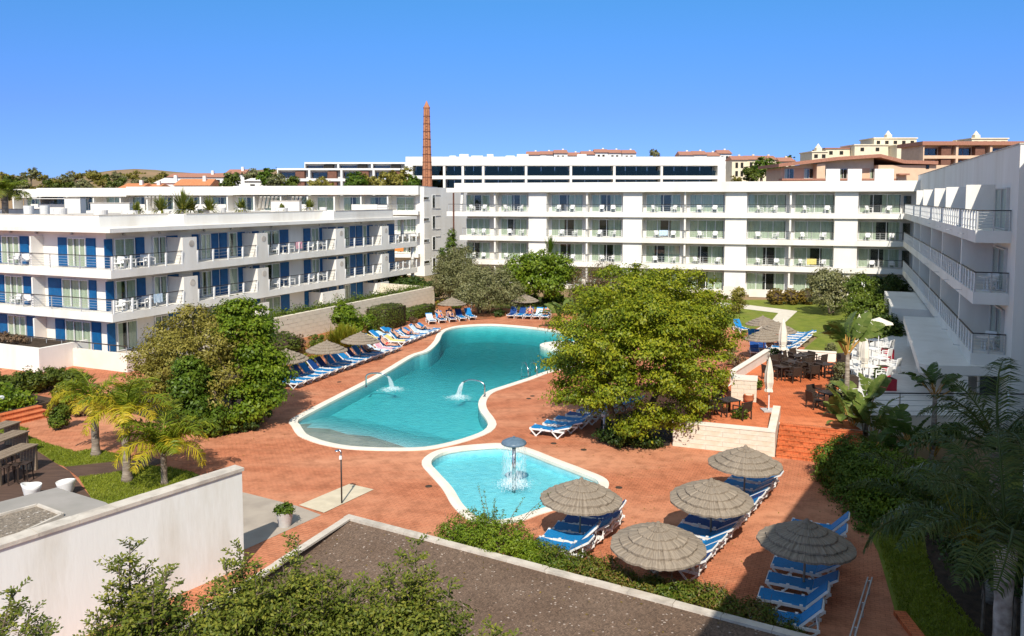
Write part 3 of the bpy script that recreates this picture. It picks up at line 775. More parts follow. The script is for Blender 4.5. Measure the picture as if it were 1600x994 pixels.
ov('red_mound', [(690, 489), (742, 480), (800, 482.5), (800, 490), (780, 497), (740, 500), (705, 496)], 'red_earth', 0.026)
ov('path', [(1118, 473), (1150, 474.5), (1246, 486.5), (1226, 505), (1193, 521), (1180, 516), (1206, 501), (1216, 489.5), (1118, 477.5)], 'path_pale', 0.026)
ov('lawn', None, 'lawn', 0.008, world=[Vector(p) for p in ((9.78, 2), (9.78, 14), (10.2, 20.4), (11.4, 24), (12.0, 26.6), (14.2, 31.2), (26, 31.2), (26, 2))])
ov('bare_soil', None, 'soil', 0.018, world=[Vector(p) for p in ((11.2, 2), (11.4, 16), (12.0, 22), (13.6, 25.5), (26, 25.5), (26, 2))])
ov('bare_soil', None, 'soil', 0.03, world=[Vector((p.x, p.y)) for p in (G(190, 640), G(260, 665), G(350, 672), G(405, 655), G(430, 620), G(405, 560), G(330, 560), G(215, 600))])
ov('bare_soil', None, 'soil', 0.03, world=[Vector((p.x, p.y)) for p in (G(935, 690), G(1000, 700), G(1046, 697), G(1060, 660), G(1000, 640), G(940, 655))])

_a, _b = G(404, 545), G(676, 479)
struct(sheet('garden_terrace', [Vector(p) for p in ((_a.x - .35, _a.y + .2), (_b.x - .35, _b.y + .2), (-11.0, 92.0), (-14, 92), (-29.5, 56.5), (-24.5, 49.5))], [], 0.03, 'terrace_floor'))
# the gravel bed behind a pale kerb
bed = thing('gravel_bed', 'brown gravel covered bed behind a pale kerb in the foreground', 'gravel bed', (bedA.x, bedA.y, 0), kind='structure')
Lu = Vector((bL2.x - bedA.x, bL2.y - bedA.y, 0)).normalized(); Ln = Vector((Lu.y, -Lu.x, 0))
if Ln.x < 0: Ln = -Ln
def bedz(x, y):
    d = (Vector((x, y, 0)) - Vector((bedA.x, bedA.y, 0))).dot(Ln)
    t = (Vector((x, y, 0)) - Vector((bedA.x, bedA.y, 0))).dot(Lu)
    return 0.43 - 0.40 * max(0.0, 1 - d / 3.0) ** 1.3 * max(0.0, min(1.0, t / 5.0))
bo = sheet('gravel', inset(ccw(BED), 0.15), [], 0, 'gravel_brown', grid=0.8, zf=bedz, parent=bed, local=False)
mb = MB()
def kerb(a, b, w, z0, z1, mb, outside, first=0.0):
    d = Vector((b.x - a.x, b.y - a.y, 0)); L = d.length; u = d / L
    f = Fr((a.x, a.y), u, outside); k = int(L / 1.2)
    for i in range(k):
        f.box(mb, i * L / k + (0.006 if i else first), (i + 1) * L / k - 0.006, -w, 0, z0, z1 + 0.006 * ((i * 7) % 3 - 1))
kerb(bedA, bR2, 0.26, 0.0, KT, mb, Vector((0.5, 0.87, 0)))
mb.build('kerb', 'coping_stone', bed, local=False)
mb = MB(); kerb(bedA, bL2, 0.26, KT - 0.07, KT - .003, mb, -Ln, 0.1); mb.build('kerb', 'coping_stone', bed, local=False)
mb = MB(); f = Fr((bedA.x, bedA.y), Lu, -Ln); f.box(mb, 0.12, (bL2 - bedA).length, -0.22, -0.02, 0.0, KT - 0.072); mb.build('upstand', 'handrail_dark', bed, local=False)  # inner side of the left kerb, its darkness put into the colour

# ---------------------------------------------------------------- walls
def block_wall(name, label, cat, a, b, z0, z1, course, blen, mat, thick=0.3, cap=None, seed=1, mort='mortar', stagger=True):
    """a wall of separate stone blocks with recessed joints, seen face towards -perp"""
    a = Vector((a[0], a[1], 0)); b = Vector((b[0], b[1], 0)); d = b - a; L = d.length; u = d.normalized(); n = Vector((u.y, -u.x, 0))
    if n.y > 0.2: n = -n
    t = thing(name, label, cat, (a.x, a.y, 0)); rng = random.Random(seed)
    f = Fr((0, 0), u, n); mb = MB(); f.box(mb, 0.01, L - 0.01, -thick + 0.02, -0.02, z0 - 0.05, z1 - 0.01); mb.build('core', mort, t)
    rows = max(1, round((z1 - z0) / course)); h = (z1 - z0) / rows; cols = max(1, round(L / blen)); bl = L / cols
    meshes = {}
    def block(s0, s1, z):
        key = round(s1 - s0, 3)
        if key not in meshes:
            meshes[key] = []
            for k in range(2):
                m = MB(); w = s1 - s0; g = 0.005
                f.box(m, g, w - g, -thick, 0.0 + 0.004 * k, g, h - g); m_ = bpy.data.meshes.new('stone_block'); m_.from_pydata(m.v, [], m.f); m_.materials.append(M[mat]); meshes[key].append(m_)
        o = put('stone_block', rng.choice(meshes[key]), t); o.location = u * s0 + n * rng.uniform(0, 0.008) + Vector((0, 0, z))
    for r in range(rows):
        off = bl / 2 if (stagger and r % 2) else 0
        edges = [0] + [off + i * bl for i in range(0 if off else 1, cols + 1) if off + i * bl < L - 1e-3] + [L]
        for i in range(len(edges) - 1):
            if edges[i + 1] - edges[i] > 0.05: block(edges[i], edges[i + 1], z0 + r * h)
    if cap:
        mb = MB(); f.box(mb, -0.03, L + 0.03, -thick - 0.03, 0.03, z1 + 0.003, z1 + 0.07); mb.build('coping', cap, t)
    return t
# foreground white wall with a stone coping
w0 = G(0, 858, 2.92); w1 = G(378, 736, 2.92)
w0 = w1 + (w0 - w1) * 1.6
d = (w1 - w0); d.z = 0; wu = d.normalized(); wn_ = Vector((wu.y, -wu.x, 0))
t = thing('garden_wall', 'tall white rendered wall with a stone coping in the left foreground', 'wall', (w0.x, w0.y, 0))
f = Fr((w0.x, w0.y), wu, wn_); mb = MB(); f.box(mb, 0, d.length, -0.36, 0, -0.05, 2.92); mb.build('wall_face', 'plaster_near', t, local=False)
k = 11
for i in range(k):
    mb = MB(); f.box(mb, i * d.length / k + 0.004, (i + 1) * d.length / k - 0.004 + (0.05 if i == k - 1 else 0), -0.40, 0.05, 2.924, 3.02 + 0.004 * (i % 2)); mb.build('coping_stone', 'coping_stone', t, local=False)
WALL_F = f
# low building with a gravel roof left of it
r1, r2, r3 = G(0, 786, 2.7), G(87, 764, 2.7), G(158, 787, 2.7)
t = thing('low_building', 'low flat roofed building with grey felt roof behind the white wall', 'building', (r2.x, r2.y, 0))
back = r1 + (r1 - r2) * 1.2; nl = f.p(0.5, -0.42, 0); nr = f.p((r3 - w0).dot(wu), -0.42, 0)
P = [(back.x, back.y), (r2.x, r2.y), (r3.x, r3.y), (nr.x, nr.y), (nl.x, nl.y)]
mb = MB(); mb.prism(P, 0, 2.6); mb.build('wall', 'plaster', t, local=False)
Pv = ccw([Vector(p) for p in P]); mb = MB(); mb.prism([(p.x, p.y) for p in inset(Pv, -0.12)], 2.603, 2.70); mb.build('roof', 'roof_felt', t, local=False)
g4 = [G(-60, 824, 2.7), G(58.5, 792, 2.7), G(98, 807, 2.7), G(30, 838, 2.7), G(-60, 860, 2.7)]
mb = MB(); mb.prism([(p.x, p.y) for p in g4], 2.703, 2.73); mb.build('gravel', 'gravel_grey', t, local=False)
for a, b in ((g4[0], g4[1]), (g4[1], g4[2]), (g4[2], g4[3])):
    mb = MB(); mb.bar(a + Vector((0, 0, .045)), b + Vector((0, 0, .045)), 0.07, 0.085); mb.build('edging', 'coping_stone', t, local=False)

# left garden: retaining walls in front of the blue-shuttered wing
Lc = Vector((-27.4, 54.0, 0)); Lu_ = Vector((math.sin(R(24.0)), math.cos(R(24.0)), 0)); Lnn = Vector((Lu_.y, -Lu_.x, 0))
q0 = G(404, 545); q1 = G(676, 479)
block_wall('retaining_wall', 'long beige concrete block retaining wall below the blue shuttered rooms', 'wall', q0, q1, 0, 2.0, 0.34, 0.95, 'blockwork', 0.35, None, 3)
pe = q1 + Lnn * -6.5
block_wall('retaining_wall', 'short return of the beige block wall beside the dark bushes', 'wall', (q1.x + 0.02, q1.y + .02), (pe.x, pe.y + 1), 0, 2.0, 0.4, 1.25, 'blockwork', 0.3, None, 4)
# planted verge on top of it
mb = MB()
P = [(q0.x - .1, q0.y), (q1.x, q1.y), (q1.x - 5.4, q1.y + 2.6), (q0.x - 5.4, q0.y + 2.6)]
mb = MB(); dvec = Vector((q1.x - q0.x, q1.y - q0.y, 0)).normalized(); nv_ = Vector((-dvec.y, dvec.x, 0))
P = [Vector((q0.x, q0.y, 0)) + nv_ * .32, Vector((q1.x, q1.y, 0)) + nv_ * .32, Vector((q1.x, q1.y, 0)) + nv_ * 1.7, Vector((q0.x, q0.y, 0)) + nv_ * 1.7]
mb.prism([(p.x, p.y) for p in P], 0, 1.9); struct(mb.build('raised_bed', 'soil', None, local=False))
rng = np.random.default_rng(5); nn = 5200
tt = rng.random((nn, 1)); ss = rng.uniform(.2, 1.7, (nn, 1))
A3 = np.array([q0.x, q0.y, 1.95]); D3 = np.array([q1.x - q0.x, q1.y - q0.y, 0]); N3 = np.array([nv_.x, nv_.y, 0])
Pp = A3 + tt * D3 + ss * N3 + np.abs(rng.normal(size=(nn, 1))) * np.array([0, 0, .16]) * (1 + np.sin(tt * 60))
V, F = leaf_quads(Pp, unit(rng.normal(size=(nn, 3)) + np.array([0, 0, 1.0])), 0.17, 0.5, rng)
tag(put('verge_plants', np_mesh('verge_plants', V, F, 'leaf_hedge_sun')), 'low green verge planting along the top of the block wall', 'ground cover', kind='stuff')
# beige wall under the front rooms, with a rail
fn = Vector((-Lu_.x, -Lu_.y, 0))               # front wing faces this way
fu = Vector((-Lnn.x, -Lnn.y, 0))               # along the front wing, to the left
FW = Fr((Lc.x, Lc.y), fu, fn)
t = thing('terrace_wall', 'cream rendered terrace wall with dark rail below the front rooms', 'wall', FW.p(-2.2, 2.6, 0))
mb = MB(); FW.box(mb, -4.6, 17, 2.5, 2.8, -0.05, 1.15); FW.box(mb, -4.6, -4.3, -6, 2.499, -0.05, 1.15); mb.build('wall_face', 'plaster_cream', t, local=False)
mb = MB(); mb.bar(FW.p(-4.5, 2.65, 1.62), FW.p(17, 2.65, 1.62), 0.06); mb.build('handrail', 'handrail_dark', t, local=False)
for i in range(15):
    mb = MB(); mb.bar(FW.p(-4.4 + i * 1.5, 2.65, 1.153), FW.p(-4.4 + i * 1.5, 2.65, 1.6), 0.035); mb.build('post', 'rail_metal', t, local=False)
mb = MB(); FW.box(mb, -4.3, 17, 0.5, 2.5, -0.05, 0.35); struct(mb.build('terrace', 'terrace_floor', None, local=False))
# white box wall at the far left edge
b0 = G(62, 583); t = thing('boundary_wall', 'low white boundary wall at the left edge below the front rooms', 'wall', (b0.x, b0.y, 0))
f = Fr((b0.x, b0.y), fu, fn); mb = MB(); f.box(mb, 0, 12, -0.25, 0, -0.05, 1.55); mb.build('wall_face', 'plaster', t, local=False)
mb = MB(); f.box(mb, 0.003, 0.25, -3.5, -0.253, -0.05, 1.55); mb.build('return_wall', 'plaster', t, local=False)
mb = MB(); f.box(mb, 0.3, 12, -3.5, -0.255, -0.05, 1.3); mb.build('planter_soil', 'soil', t, local=False)
t = bush('low_shrub', 'dark reddish low shrub on top of the white wall at the left edge', f.p(5.2, -1.4, 1.3), (2.6, 1.0, 0.7), 2600, 0.13, 'leaf_red_brown', 11, clump=.12, stems=False)
# white steps seen between the palms
s0 = G(118, 608)
# staircases
def stairs(name, label, o, across, up, width, n, rise, going, mat):
    t = thing(name, label, 'staircase', (o[0], o[1], 0)); a = Vector((across[0], across[1], 0)).normalized(); b = Vector((up[0], up[1], 0)).normalized()
    f = Fr((0, 0), a, b)
    for i in range(n):
        mb = MB(); f.box(mb, 0, width, i * going, n * going + 0.02 if i == n - 1 else (i + 1) * going + 0.03, 0, (i + 1) * rise - 0.035); f.box(mb, 0, width, i * going - 0.025, (i + 1) * going - 0.0251, (i + 1) * rise - 0.034, (i + 1) * rise)
        mb.build('step', mat, t)
    return t
a0 = G(17, 666); a1 = G(82, 650)
sd = (a1 - a0).normalized(); su = Vector((-sd.y, sd.x, 0))
stairs('staircase', 'three wide terracotta steps rising to the green bed at the left edge', a0, sd, su, (a1 - a0).length, 3, 0.14, 0.42, 'paving_orange')
mb = MB(); e0 = a0 + su * 1.3; e1 = a1 + su * 1.3
pl = [(e0 - sd * 4), e1 + sd * 1.2, e1 + sd * 1.2 + su * 7, e0 - sd * 4 + su * 7]
mb.prism([(p.x, p.y) for p in pl], 0, 0.42); struct(mb.build('raised_bed', 'soil', None, local=False))
nn = 5000; rng = np.random.default_rng(8)
Pp = np.array([e0.x, e0.y, .42]) + rng.uniform(-.08, 1.05, (nn, 1)) * np.array([e1.x - e0.x, e1.y - e0.y, 0]) + rng.uniform(.1, 4.6, (nn, 1)) * np.array([su.x, su.y, 0]) + np.abs(rng.normal(size=(nn, 1))) * np.array([0, 0, .28])
V, F = leaf_quads(Pp, unit(rng.normal(size=(nn, 3)) + np.array([0, -.3, .8])), 0.26, 0.55, rng)
tag(put('ground_cover', np_mesh('ground_cover', V, F, 'leaf_green')), 'bright green leafy ground cover above the three steps', 'ground cover', kind='stuff')

# ---------------------------------------------------------------- right terrace with its stairs
T = 0.95
ru = Vector((math.sin(R(22.7)), math.cos(R(22.7)), 0)); rn = Vector((-ru.y, ru.x, 0))       # ru runs away along the right wing, rn points to the pool
sB = G(1212, 714.5); across = Vector((ru.y, -ru.x, 0))
stairs('staircase', 'broad flight of orange brick steps up to the dining terrace', sB, across, ru, 3.4, 7, T / 7, 0.31, 'paving_orange')
sT = sB + ru * (7 * 0.31)
f0 = G(1051, 697)
TERR = [(f0.x, f0.y), (sB.x - .25, sB.y + .45), (sT.x - .25, sT.y + .02), (sT.x + across.x * 3.4, sT.y + across.y * 3.4 + .02)]
tb = [G(1345, 648, T), Vector((27, 36.0, 0)), Vector((45, 75, 0)), G(1375, 530, T), G(1312, 553, T), G(1290, 562, T), G(1204, 558, T), G(1149, 592, T), G(1120, 618, T)]
TERR += [(p.x, p.y) for p in tb]
mb = MB(); Tp = ccw([Vector(p) for p in TERR]); mb.prism([(p.x, p.y) for p in Tp], -0.05, T - 0.01); struct(mb.build('terrace', 'plaster', None, local=False))
dn = [(f0.x + .05, f0.y + .1), (sB.x - .2, sB.y + .5), (sT.x - .2, sT.y + .05), (sT.x + across.x * 3.4, sT.y + across.y * 3.4 + .05)] + [(p.x, p.y) for p in (G(1312, 648, T), G(1310, 554, T), G(1290, 564, T), G(1204, 560, T), G(1150, 594, T), G(1122, 618, T))]
struct(sheet('terrace_paving', ccw([Vector(p) for p in dn]), [], T, 'paving_orange'))
wt = [G(1313, 648, T), G(1345, 649, T), Vector((27, 36.1, 0)), Vector((44.8, 74.9, 0)), G(1375, 531, T), G(1312, 555, T)]
struct(sheet('terrace_tiles', ccw([Vector((p.x, p.y)) for p in wt]), [], T + 0.004, 'white_tile'))
block_wall('stone_wall', 'pale limestone block wall of the dining terrace beside the orange stairs', 'wall', (f0.x, f0.y), (sB.x - .06, sB.y + .02), 0, 1.06, 0.21, 1.3, 'limestone', 0.34, 'coping_white', 6)
# stair cheek
t = thing('stair_cheek', 'white sloping cheek wall along the left of the orange stairs', 'wall', (sB.x, sB.y, 0))
f = Fr((sB.x - across.x * .2, sB.y - across.y * .2), ru, -across); mb = MB()
q = [f.p(0.0, -.16, 0), f.p(2.9, -.16, 0), f.p(2.9, .16, 0), f.p(0, .16, 0), f.p(0, -.16, 1.1), f.p(2.9, -.16, 1.5), f.p(2.9, .16, 1.5), f.p(0, .16, 1.1)]
mb.hexa([q[i] for i in (1, 0, 3, 2, 5, 4, 7, 6)]); mb.build('wall_face', 'limestone', t, local=False)
# far terrace parapets
def low_wall(label, pa, pb, h, z=T, th=0.3, mat='plaster'):
    t = thing('parapet_wall', label, 'wall', (pa.x, pa.y, z)); d = Vector((pb.x - pa.x, pb.y - pa.y, 0)); u = d.normalized(); f = Fr((pa.x, pa.y), u, (u.y, -u.x))
    mb = MB(); f.box(mb, 0, d.length, -th, 0, z - .9, z + h); mb.build('wall_face', mat, t, local=False)
    mb = MB(); f.box(mb, -.03, d.length + .03, -th - .03, .03, z + h + .003, z + h + .06); mb.build('coping', 'coping_white', t, local=False); return t
low_wall('cream parapet wall at the back of the terracotta terrace towards the lawn', G(1204, 560, T), G(1306, 566, T), 0.55)
low_wall('cream sloping parapet on the pool side of the terracotta terrace', G(1150, 595, T), G(1203, 560, T), 0.5)
block_wall('planter_wall', 'white stone planter block on the terrace beside the big tree', 'planter', G(1142, 626, T)[:2], G(1182, 629, T)[:2], T, T + 1.05, 0.21, 0.8, 'limestone', 1.0, 'coping_white', 9)
# ================================================================ BUILDINGS
def curtain_geo(fr, mb, s0, s1, d, z0, z1, folds):
    n = max(2, folds); vs = []
    for i in range(n + 1):
        s = s0 + (s1 - s0) * i / n; dd = d + (0.03 if i % 2 else -0.03)
        vs += [fr.p(s, dd, z0), fr.p(s, dd, z1)]
    mb.add(vs, [(2 * i, 2 * i + 2, 2 * i + 3, 2 * i + 1) for i in range(n)])
def window(parent, fr, s0, s1, d, z0, z1, cur=((0, 1),), leaves=2, glass='glass_pane', frame='frame_white', proud=0.14, fw=0.07):
    """window or glazed door: frame, mullions, dark room behind, curtains, panes"""
    if s1 < s0: s0, s1 = s1, s0
    mb = MB(); a = d + 0.002
    fr.box(mb, s0, s0 + fw, a, d + proud, z0, z1); fr.box(mb, s1 - fw, s1, a, d + proud, z0, z1)
    fr.box(mb, s0 + fw, s1 - fw, a, d + proud, z1 - fw, z1); fr.box(mb, s0 + fw, s1 - fw, a, d + proud, z0, z0 + fw)
    for i in range(1, leaves):
        s = s0 + (s1 - s0) * i / leaves; fr.box(mb, s - fw * .55, s + fw * .55, a, d + proud - .01, z0 + fw, z1 - fw)
    w = mb.build('window', frame, parent, local=False)
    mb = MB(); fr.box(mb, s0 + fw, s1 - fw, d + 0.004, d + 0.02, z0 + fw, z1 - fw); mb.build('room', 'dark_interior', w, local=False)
    if cur:
        mb = MB(); W_ = s1 - s0 - 2 * fw
        for (q0, q1) in cur: curtain_geo(fr, mb, s0 + fw + W_ * q0, s0 + fw + W_ * q1, d + 0.055, z0 + fw, z1 - fw, int((q1 - q0) * W_ / 0.16))
        mb.build('curtain', 'curtain', w, local=False)
    mb = MB(); fr.box(mb, s0 + fw, s1 - fw, d + proud - .05, d + proud - .04, z0 + fw, z1 - fw); mb.build('pane', glass, w, local=False)
    return w
def railing(parent, fr, s0, s1, d, z, h=0.95, post=1.45, bars=4, fin=True, rail='handrail_dark', pw=.05, pmat=None):
    mb = MB()
    for i in range(bars): 
        zz = z + 0.16 + (h - 0.25) * i / max(1, bars - 1); mb.bar(fr.p(s0, d, zz), fr.p(s1, d, zz), 0.022)
    r = mb.build('railing', 'rail_metal', parent, local=False)
    mb = MB(); mb.bar(fr.p(s0 - .03, d, z + h), fr.p(s1 + .03, d, z + h), 0.07, 0.05); mb.build('handrail', rail, r, local=False)
    n = max(1, round(abs(s1 - s0) / post))
    for i in range(n + 1):
        s = s0 + (s1 - s0) * i / n; mb = MB()
        if fin:
            sg = 1 if s1 > s0 else -1
            c = [fr.p(s - .05, d - .02, z - .3), fr.p(s + .05, d - .02, z - .3), fr.p(s + .05, d + .05, z - .3), fr.p(s - .05, d + .05, z - .3), fr.p(s - .05, d - .06, z + h - .03), fr.p(s + .05, d - .06, z + h - .03), fr.p(s + .05, d + .12, z + h - .03), fr.p(s - .05, d + .12, z + h - .03)]
            if fr.u.cross(fr.n).z < 0: c = [c[k] for k in (1, 0, 3, 2, 5, 4, 7, 6)]
            mb.hexa(c)
        else: mb.bar(fr.p(s, d, z), fr.p(s, d, z + h - .03), pw)
        mb.build('post', pmat or ('frame_white' if fin else 'rail_metal'), r, local=False)
    return r
def B1(parent, fr, name, mat, *a):
    mb = MB()
    for q in ([a] if not isinstance(a[0], (tuple, list)) else a): fr.box(mb, *q)
    return mb.build(name, mat, parent, local=False)
rnd = random.Random(77)
def rc():
    k = rnd.random()
    if k < .25: return ((0, .98),)
    if k < .6: return ((0, .42), (.72, 1))
    if k < .8: return ((0, .3), (.62, 1))
    return ((0, .25), (.55, .98))

# ---- wing with blue shutters (left)
LF = Fr((Lc.x, Lc.y), Lu_, Lnn)
L = thing('hotel_wing', 'white three storey wing with blue shutters and stepped balconies', 'hotel', (Lc.x, Lc.y, 0))
se = LF.s_at(652, 0.0, 400); sw = LF.s_at(617, -1.7, 400)
B1(L, LF, 'wall', 'plaster', 4.0, sw, -13, -1.7, 0, 8.66)
B1(L, FW, 'wall', 'plaster', 1.7, 22, -4.0, -1.05, 0, 8.66)
for z in (2.5, 5.5):
    B1(L, LF, 'balcony_slab', 'plaster', 0, se, -1.72, 0, z, z + .56)
    B1(L, FW, 'balcony_slab', 'plaster', 1.725, 22, -1.07, 0, z, z + .56)
B1(L, LF, 'eave', 'plaster', 0, se, -6, 0.02, 8.64, 8.93)
B1(L, FW, 'eave', 'plaster', 6.005, 22, -4, 0.02, 8.64, 8.93)
sA, sBb = LF.s_at(291, -1.4, 345), LF.s_at(524, -.12, 335); s615 = LF.s_at(614, -.12, 335)
B1(L, LF, 'roof_parapet', 'plaster', (1.6, sA, -3.25, -3.0, 8.932, 9.76), (sA, sBb, -1.65, -1.4, 8.932, 9.76), (sBb, s615, -.37, -.12, 8.932, 9.76), (sA - .25, sA, -2.999, -1.4, 8.932, 9.76), (sBb - .25, sBb, -1.399, -.12, 8.932, 9.76))
B1(L, FW, 'roof_parapet', 'plaster', 3.251, 22, -1.85, -1.6, 8.932, 9.76)
B1(L, LF, 'parapet_coping', 'coping_stone', (1.57, sA + .02, -3.28, -2.97, 9.763, 9.82), (sA + .021, sBb + .02, -1.68, -1.37, 9.763, 9.82), (sBb + .021, s615, -.4, -.09, 9.763, 9.82))
B1(L, FW, 'parapet_coping', 'coping_stone', 3.29, 22, -1.88, -1.57, 9.763, 9.82)
B1(L, LF, 'roof_terrace', 'terrace_floor', (2.0, s615, -13, -3.252, 8.9, 8.99))
B1(L, LF, 'roof_terrace', 'terrace_floor', ((sA + .01, s615, -3.25, -1.66, 8.931, 8.985)))
# inner parapet walls and roof walls behind
B1(L, LF, 'roof_wall', 'plaster', (14, 26, -9.0, -8.75, 8.99, 9.75), (2.0, 9.5, -10.5, -10.25, 8.99, 9.8))
FZ = (0.06, 3.06, 6.06)
def Lpx(p, d=-1.66): return LF.s_at(p, d, 400)
sh_side = [(163.5, 176), (212.5, 226), (301, 311), (330, 341.5), (343.5, 355), (371, 383), (437, 451), (475, 485), (499, 511), (529, 536), (546, 555.5), (557, 566), (573, 583), (605, 616)]
win_side = [(178, 210), (238, 259), (313, 329), (356.5, 370), (412, 436), (486, 498), (537, 545.5), (566.5, 572.5), (596, 604)]
for lv, z in enumerate(FZ):
    for a, b in sh_side:
        if lv == 0 and a < 300 and a > 200: continue
        s0, s1 = Lpx(a), Lpx(b)
        m = MB(); LF.box(m, s0, s1, -1.698, -1.63, z + .02, z + 2.08)
        for k in range(3): LF.box(m, s0 + .06, s1 - .06, -1.6299, -1.615, z + .12 + k * .66, z + .12 + k * .66 + .54)
        m.build('shutter', 'shutter_blue', L, local=False)
    for a, b in win_side:
        s0, s1 = Lpx(a), Lpx(b); window(L, LF, s0, s1, -1.7, z + .02, z + 2.08, rc(), 2 if s1 - s0 > 1 else 1)
    # small high windows with half shutters
    for a, b in ((260, 278), (395, 405), (513, 525)):
        m = MB(); LF.box(m, Lpx(a), Lpx(b), -1.698, -1.63, z + 1.25, z + 2.08); m.build('shutter', 'shutter_blue', L, local=False)
    for a, b in ((387.5, 393), (588, 594)): window(L, LF, Lpx(a), Lpx(b), -1.7, z + 1.35, z + 2.08, None, 1)
    if lv == 0:
        parts = [(402, 419), (503, 538), (588, 607)]
    else: parts = [(286, 308), (402, 419), (525, 539), (597, 607.5)]
    edge = [0.1]
    for a, b in parts:
        s0, s1 = LF.s_at(a, 0, 400), LF.s_at(b, 0, 400); h = 1.98
        m = MB(); LF.box(m, s0, s1, -.12, .0, z, z + h); LF.box(m, s0, s0 + .12, -1.69, -.121, z, z + h)
        p = m.build('balcony_screen', 'plaster', L, local=False)
        c = s0 + (s1 - s0) * .62; m = MB(); m.tube([LF.p(c, 0.002, z + 1.5), LF.p(c, 0.02, z + 1.5)], .26, 16); m.build('porthole', 'coping_stone', p, local=False)
        edge += [s0, s1]
    edge.append(se - .1)
    if lv:
        for i in range(0, len(edge), 2):
            if edge[i + 1] - edge[i] > .4: railing(L, LF, edge[i] + .05, edge[i + 1] - .05, -.06, z, 0.98)
    # front rooms
    def Fpx(p, d=-1.0): return FW.s_at(p, d, 420)
    sl = [(-12, 4), (33, 46), (92, 107), (136, 150)] if lv == 2 else ([(-12, 5), (36, 48), (74.5, 95), (138, 149)] if lv == 1 else [(-12, 8), (38.5, 50), (83, 97), (140, 154)])
    wl = [(5, 33), (108, 136)] if lv == 2 else ([(8, 36), (97, 138)] if lv == 1 else [(10, 38), (100, 140)])
    for a, b in sl:
        s1, s0 = Fpx(a), Fpx(b)
        m = MB(); FW.box(m, s0, s1, -1.048, -.98, z + .02, z + 2.12)
        for k in range(3): FW.box(m, s0 + .06, s1 - .06, -.9799, -.965, z + .12 + k * .67, z + .12 + k * .67 + .55)
        m.build('shutter', 'shutter_blue', L, local=False)
    for a, b in wl: window(L, FW, Fpx(b), Fpx(a), -1.05, z + .02, z + 2.12, ((0, .3), (.38, .62), (.7, 1)), 3)
    sd_ = FW.s_at(49, -.1, 420)
    B1(L, FW, 'balcony_screen', 'plaster', sd_ - .07, sd_ + .07, -1.048, -.1, z, z + 2.2)
    if lv:
        railing(L, FW, 0.08, 21.5, -.06, z, 0.98, 3.0, 5, fin=False)
    for px_ in (20, 60, 115): 
        m = MB(); q = FW.p(Fpx(px_), -1.0, z + 2.42); m.tube([q, q + FW.n * .14], .09, 8); m.build('wall_lamp', 'rail_metal', L, local=False)
    for px_ in (194, 250, 320, 362, 425, 500, 565):
        m = MB(); q = LF.p(Lpx(px_), -1.69, z + 2.36); m.tube([q, q + LF.n * .14], .09, 8); m.build('wall_lamp', 'rail_metal', L, local=False)
# columns at the open end
for s, z1 in ((LF.s_at(645, -.4, 450), 5.5),):
    m = MB(); q = LF.p(s, -.4, 0); m.tube([q, q + Vector((0, 0, 2.5))], .2, 14); m.tube([q + Vector((0, 0, 3.06)), q + Vector((0, 0, 5.5))], .2, 14); m.build('column', 'plaster', L, local=False, smooth=True)
m = MB(); q = LF.p(LF.s_at(629, -1.2, 400), -1.2, 6.06); m.tube([q, q + Vector((0, 0, 2.58))], .2, 14); m.build('column', 'plaster', L, local=False, smooth=True)

# ---- four storey wing behind, stepped roof
Wo = AT(657, 300, 111.0)
WF = Fr((Wo.x, Wo.y), (-0.995, 0.10), (-0.10, -0.995))
W_ = thing('hotel_wing', 'long white four storey wing with stepped roof behind the roof garden', 'hotel', (Wo.x, Wo.y, 0))
WS = Fr((Wo.x, Wo.y), Lu_, Lnn)
def Wpx(p, d=0.0): return WF.s_at(p, d, 330)
cuts = [-0.0, Wpx(365), Wpx(198), Wpx(58), Wpx(22)]
tops = [12.75, 12.68, 12.5, 12.35]
for i in range(4):
    B1(W_, WF, 'roof', 'plaster', cuts[i] + (.002 if i else 0.3), cuts[i + 1], -14, .02 - .02 * i, tops[i] - 1.25, tops[i])
B1(W_, WF, 'wall', 'plaster', 1.2, cuts[4], -13, -2.2, 0, 11.4)
B1(W_, WS, 'end_wall', 'plaster', 1.0, 22, -1.4, 0, 0, 12.55)
ws0 = WS.s_at(657, 0, 320)
for zf in (0.15, 3.2, 6.2, 9.2):
    a, b = WS.s_at(661.5, 0, 330), WS.s_at(670.5, 0, 330); window(W_, WS, a, b, 0, zf + 1.55, zf + 2.05, None, 1, proud=.06)
    a, b = WS.s_at(675, 0, 330), WS.s_at(680, 0, 330); window(W_, WS, a, b, 0, zf + .35, zf + 2.3, None, 1, proud=.06)
    b2 = WS.s_at(688, 0, 330); B1(W_, WS, 'shutter_rail', 'soffit', (b + .05, b2, .003, .07, zf + .32, zf + .38), (b + .05, b2, .003, .07, zf + 2.26, zf + 2.32))
    if zf > 1:
        B1(W_, WF, 'balcony_slab', 'plaster', 0.35, cuts[4], -2.25, 0.1, zf - .5, zf)
        railing(W_, WF, 0.5, Wpx(590), 0.03, zf, 1.0, 1.6, 3, fin=False)
for i, p in enumerate(range(40, 650, 42)):
    s = Wpx(p)
    if s < 1.5: continue
    window(W_, WF, s - 1.3, s + 1.3, -2.2, 9.22, 11.2, rc(), 2, frame='frame_white')
    B1(W_, WF, 'balcony_screen', 'plaster', s + 2.0, s + 2.2, -2.19, -.25, 9.2, 11.4)
    if i % 3 == 1: B1(W_, WF, 'parapet_panel', 'plaster', s - 1.8, s + 3.4, -.12, -.02, 9.2, 10.15)
for p in (622, 636, 648):
    for zf in (3.2, 6.2):
        s = Wpx(p); window(W_, WF, s - .7, s + .7, -2.2, zf + .02, zf + 2.1, rc(), 2)
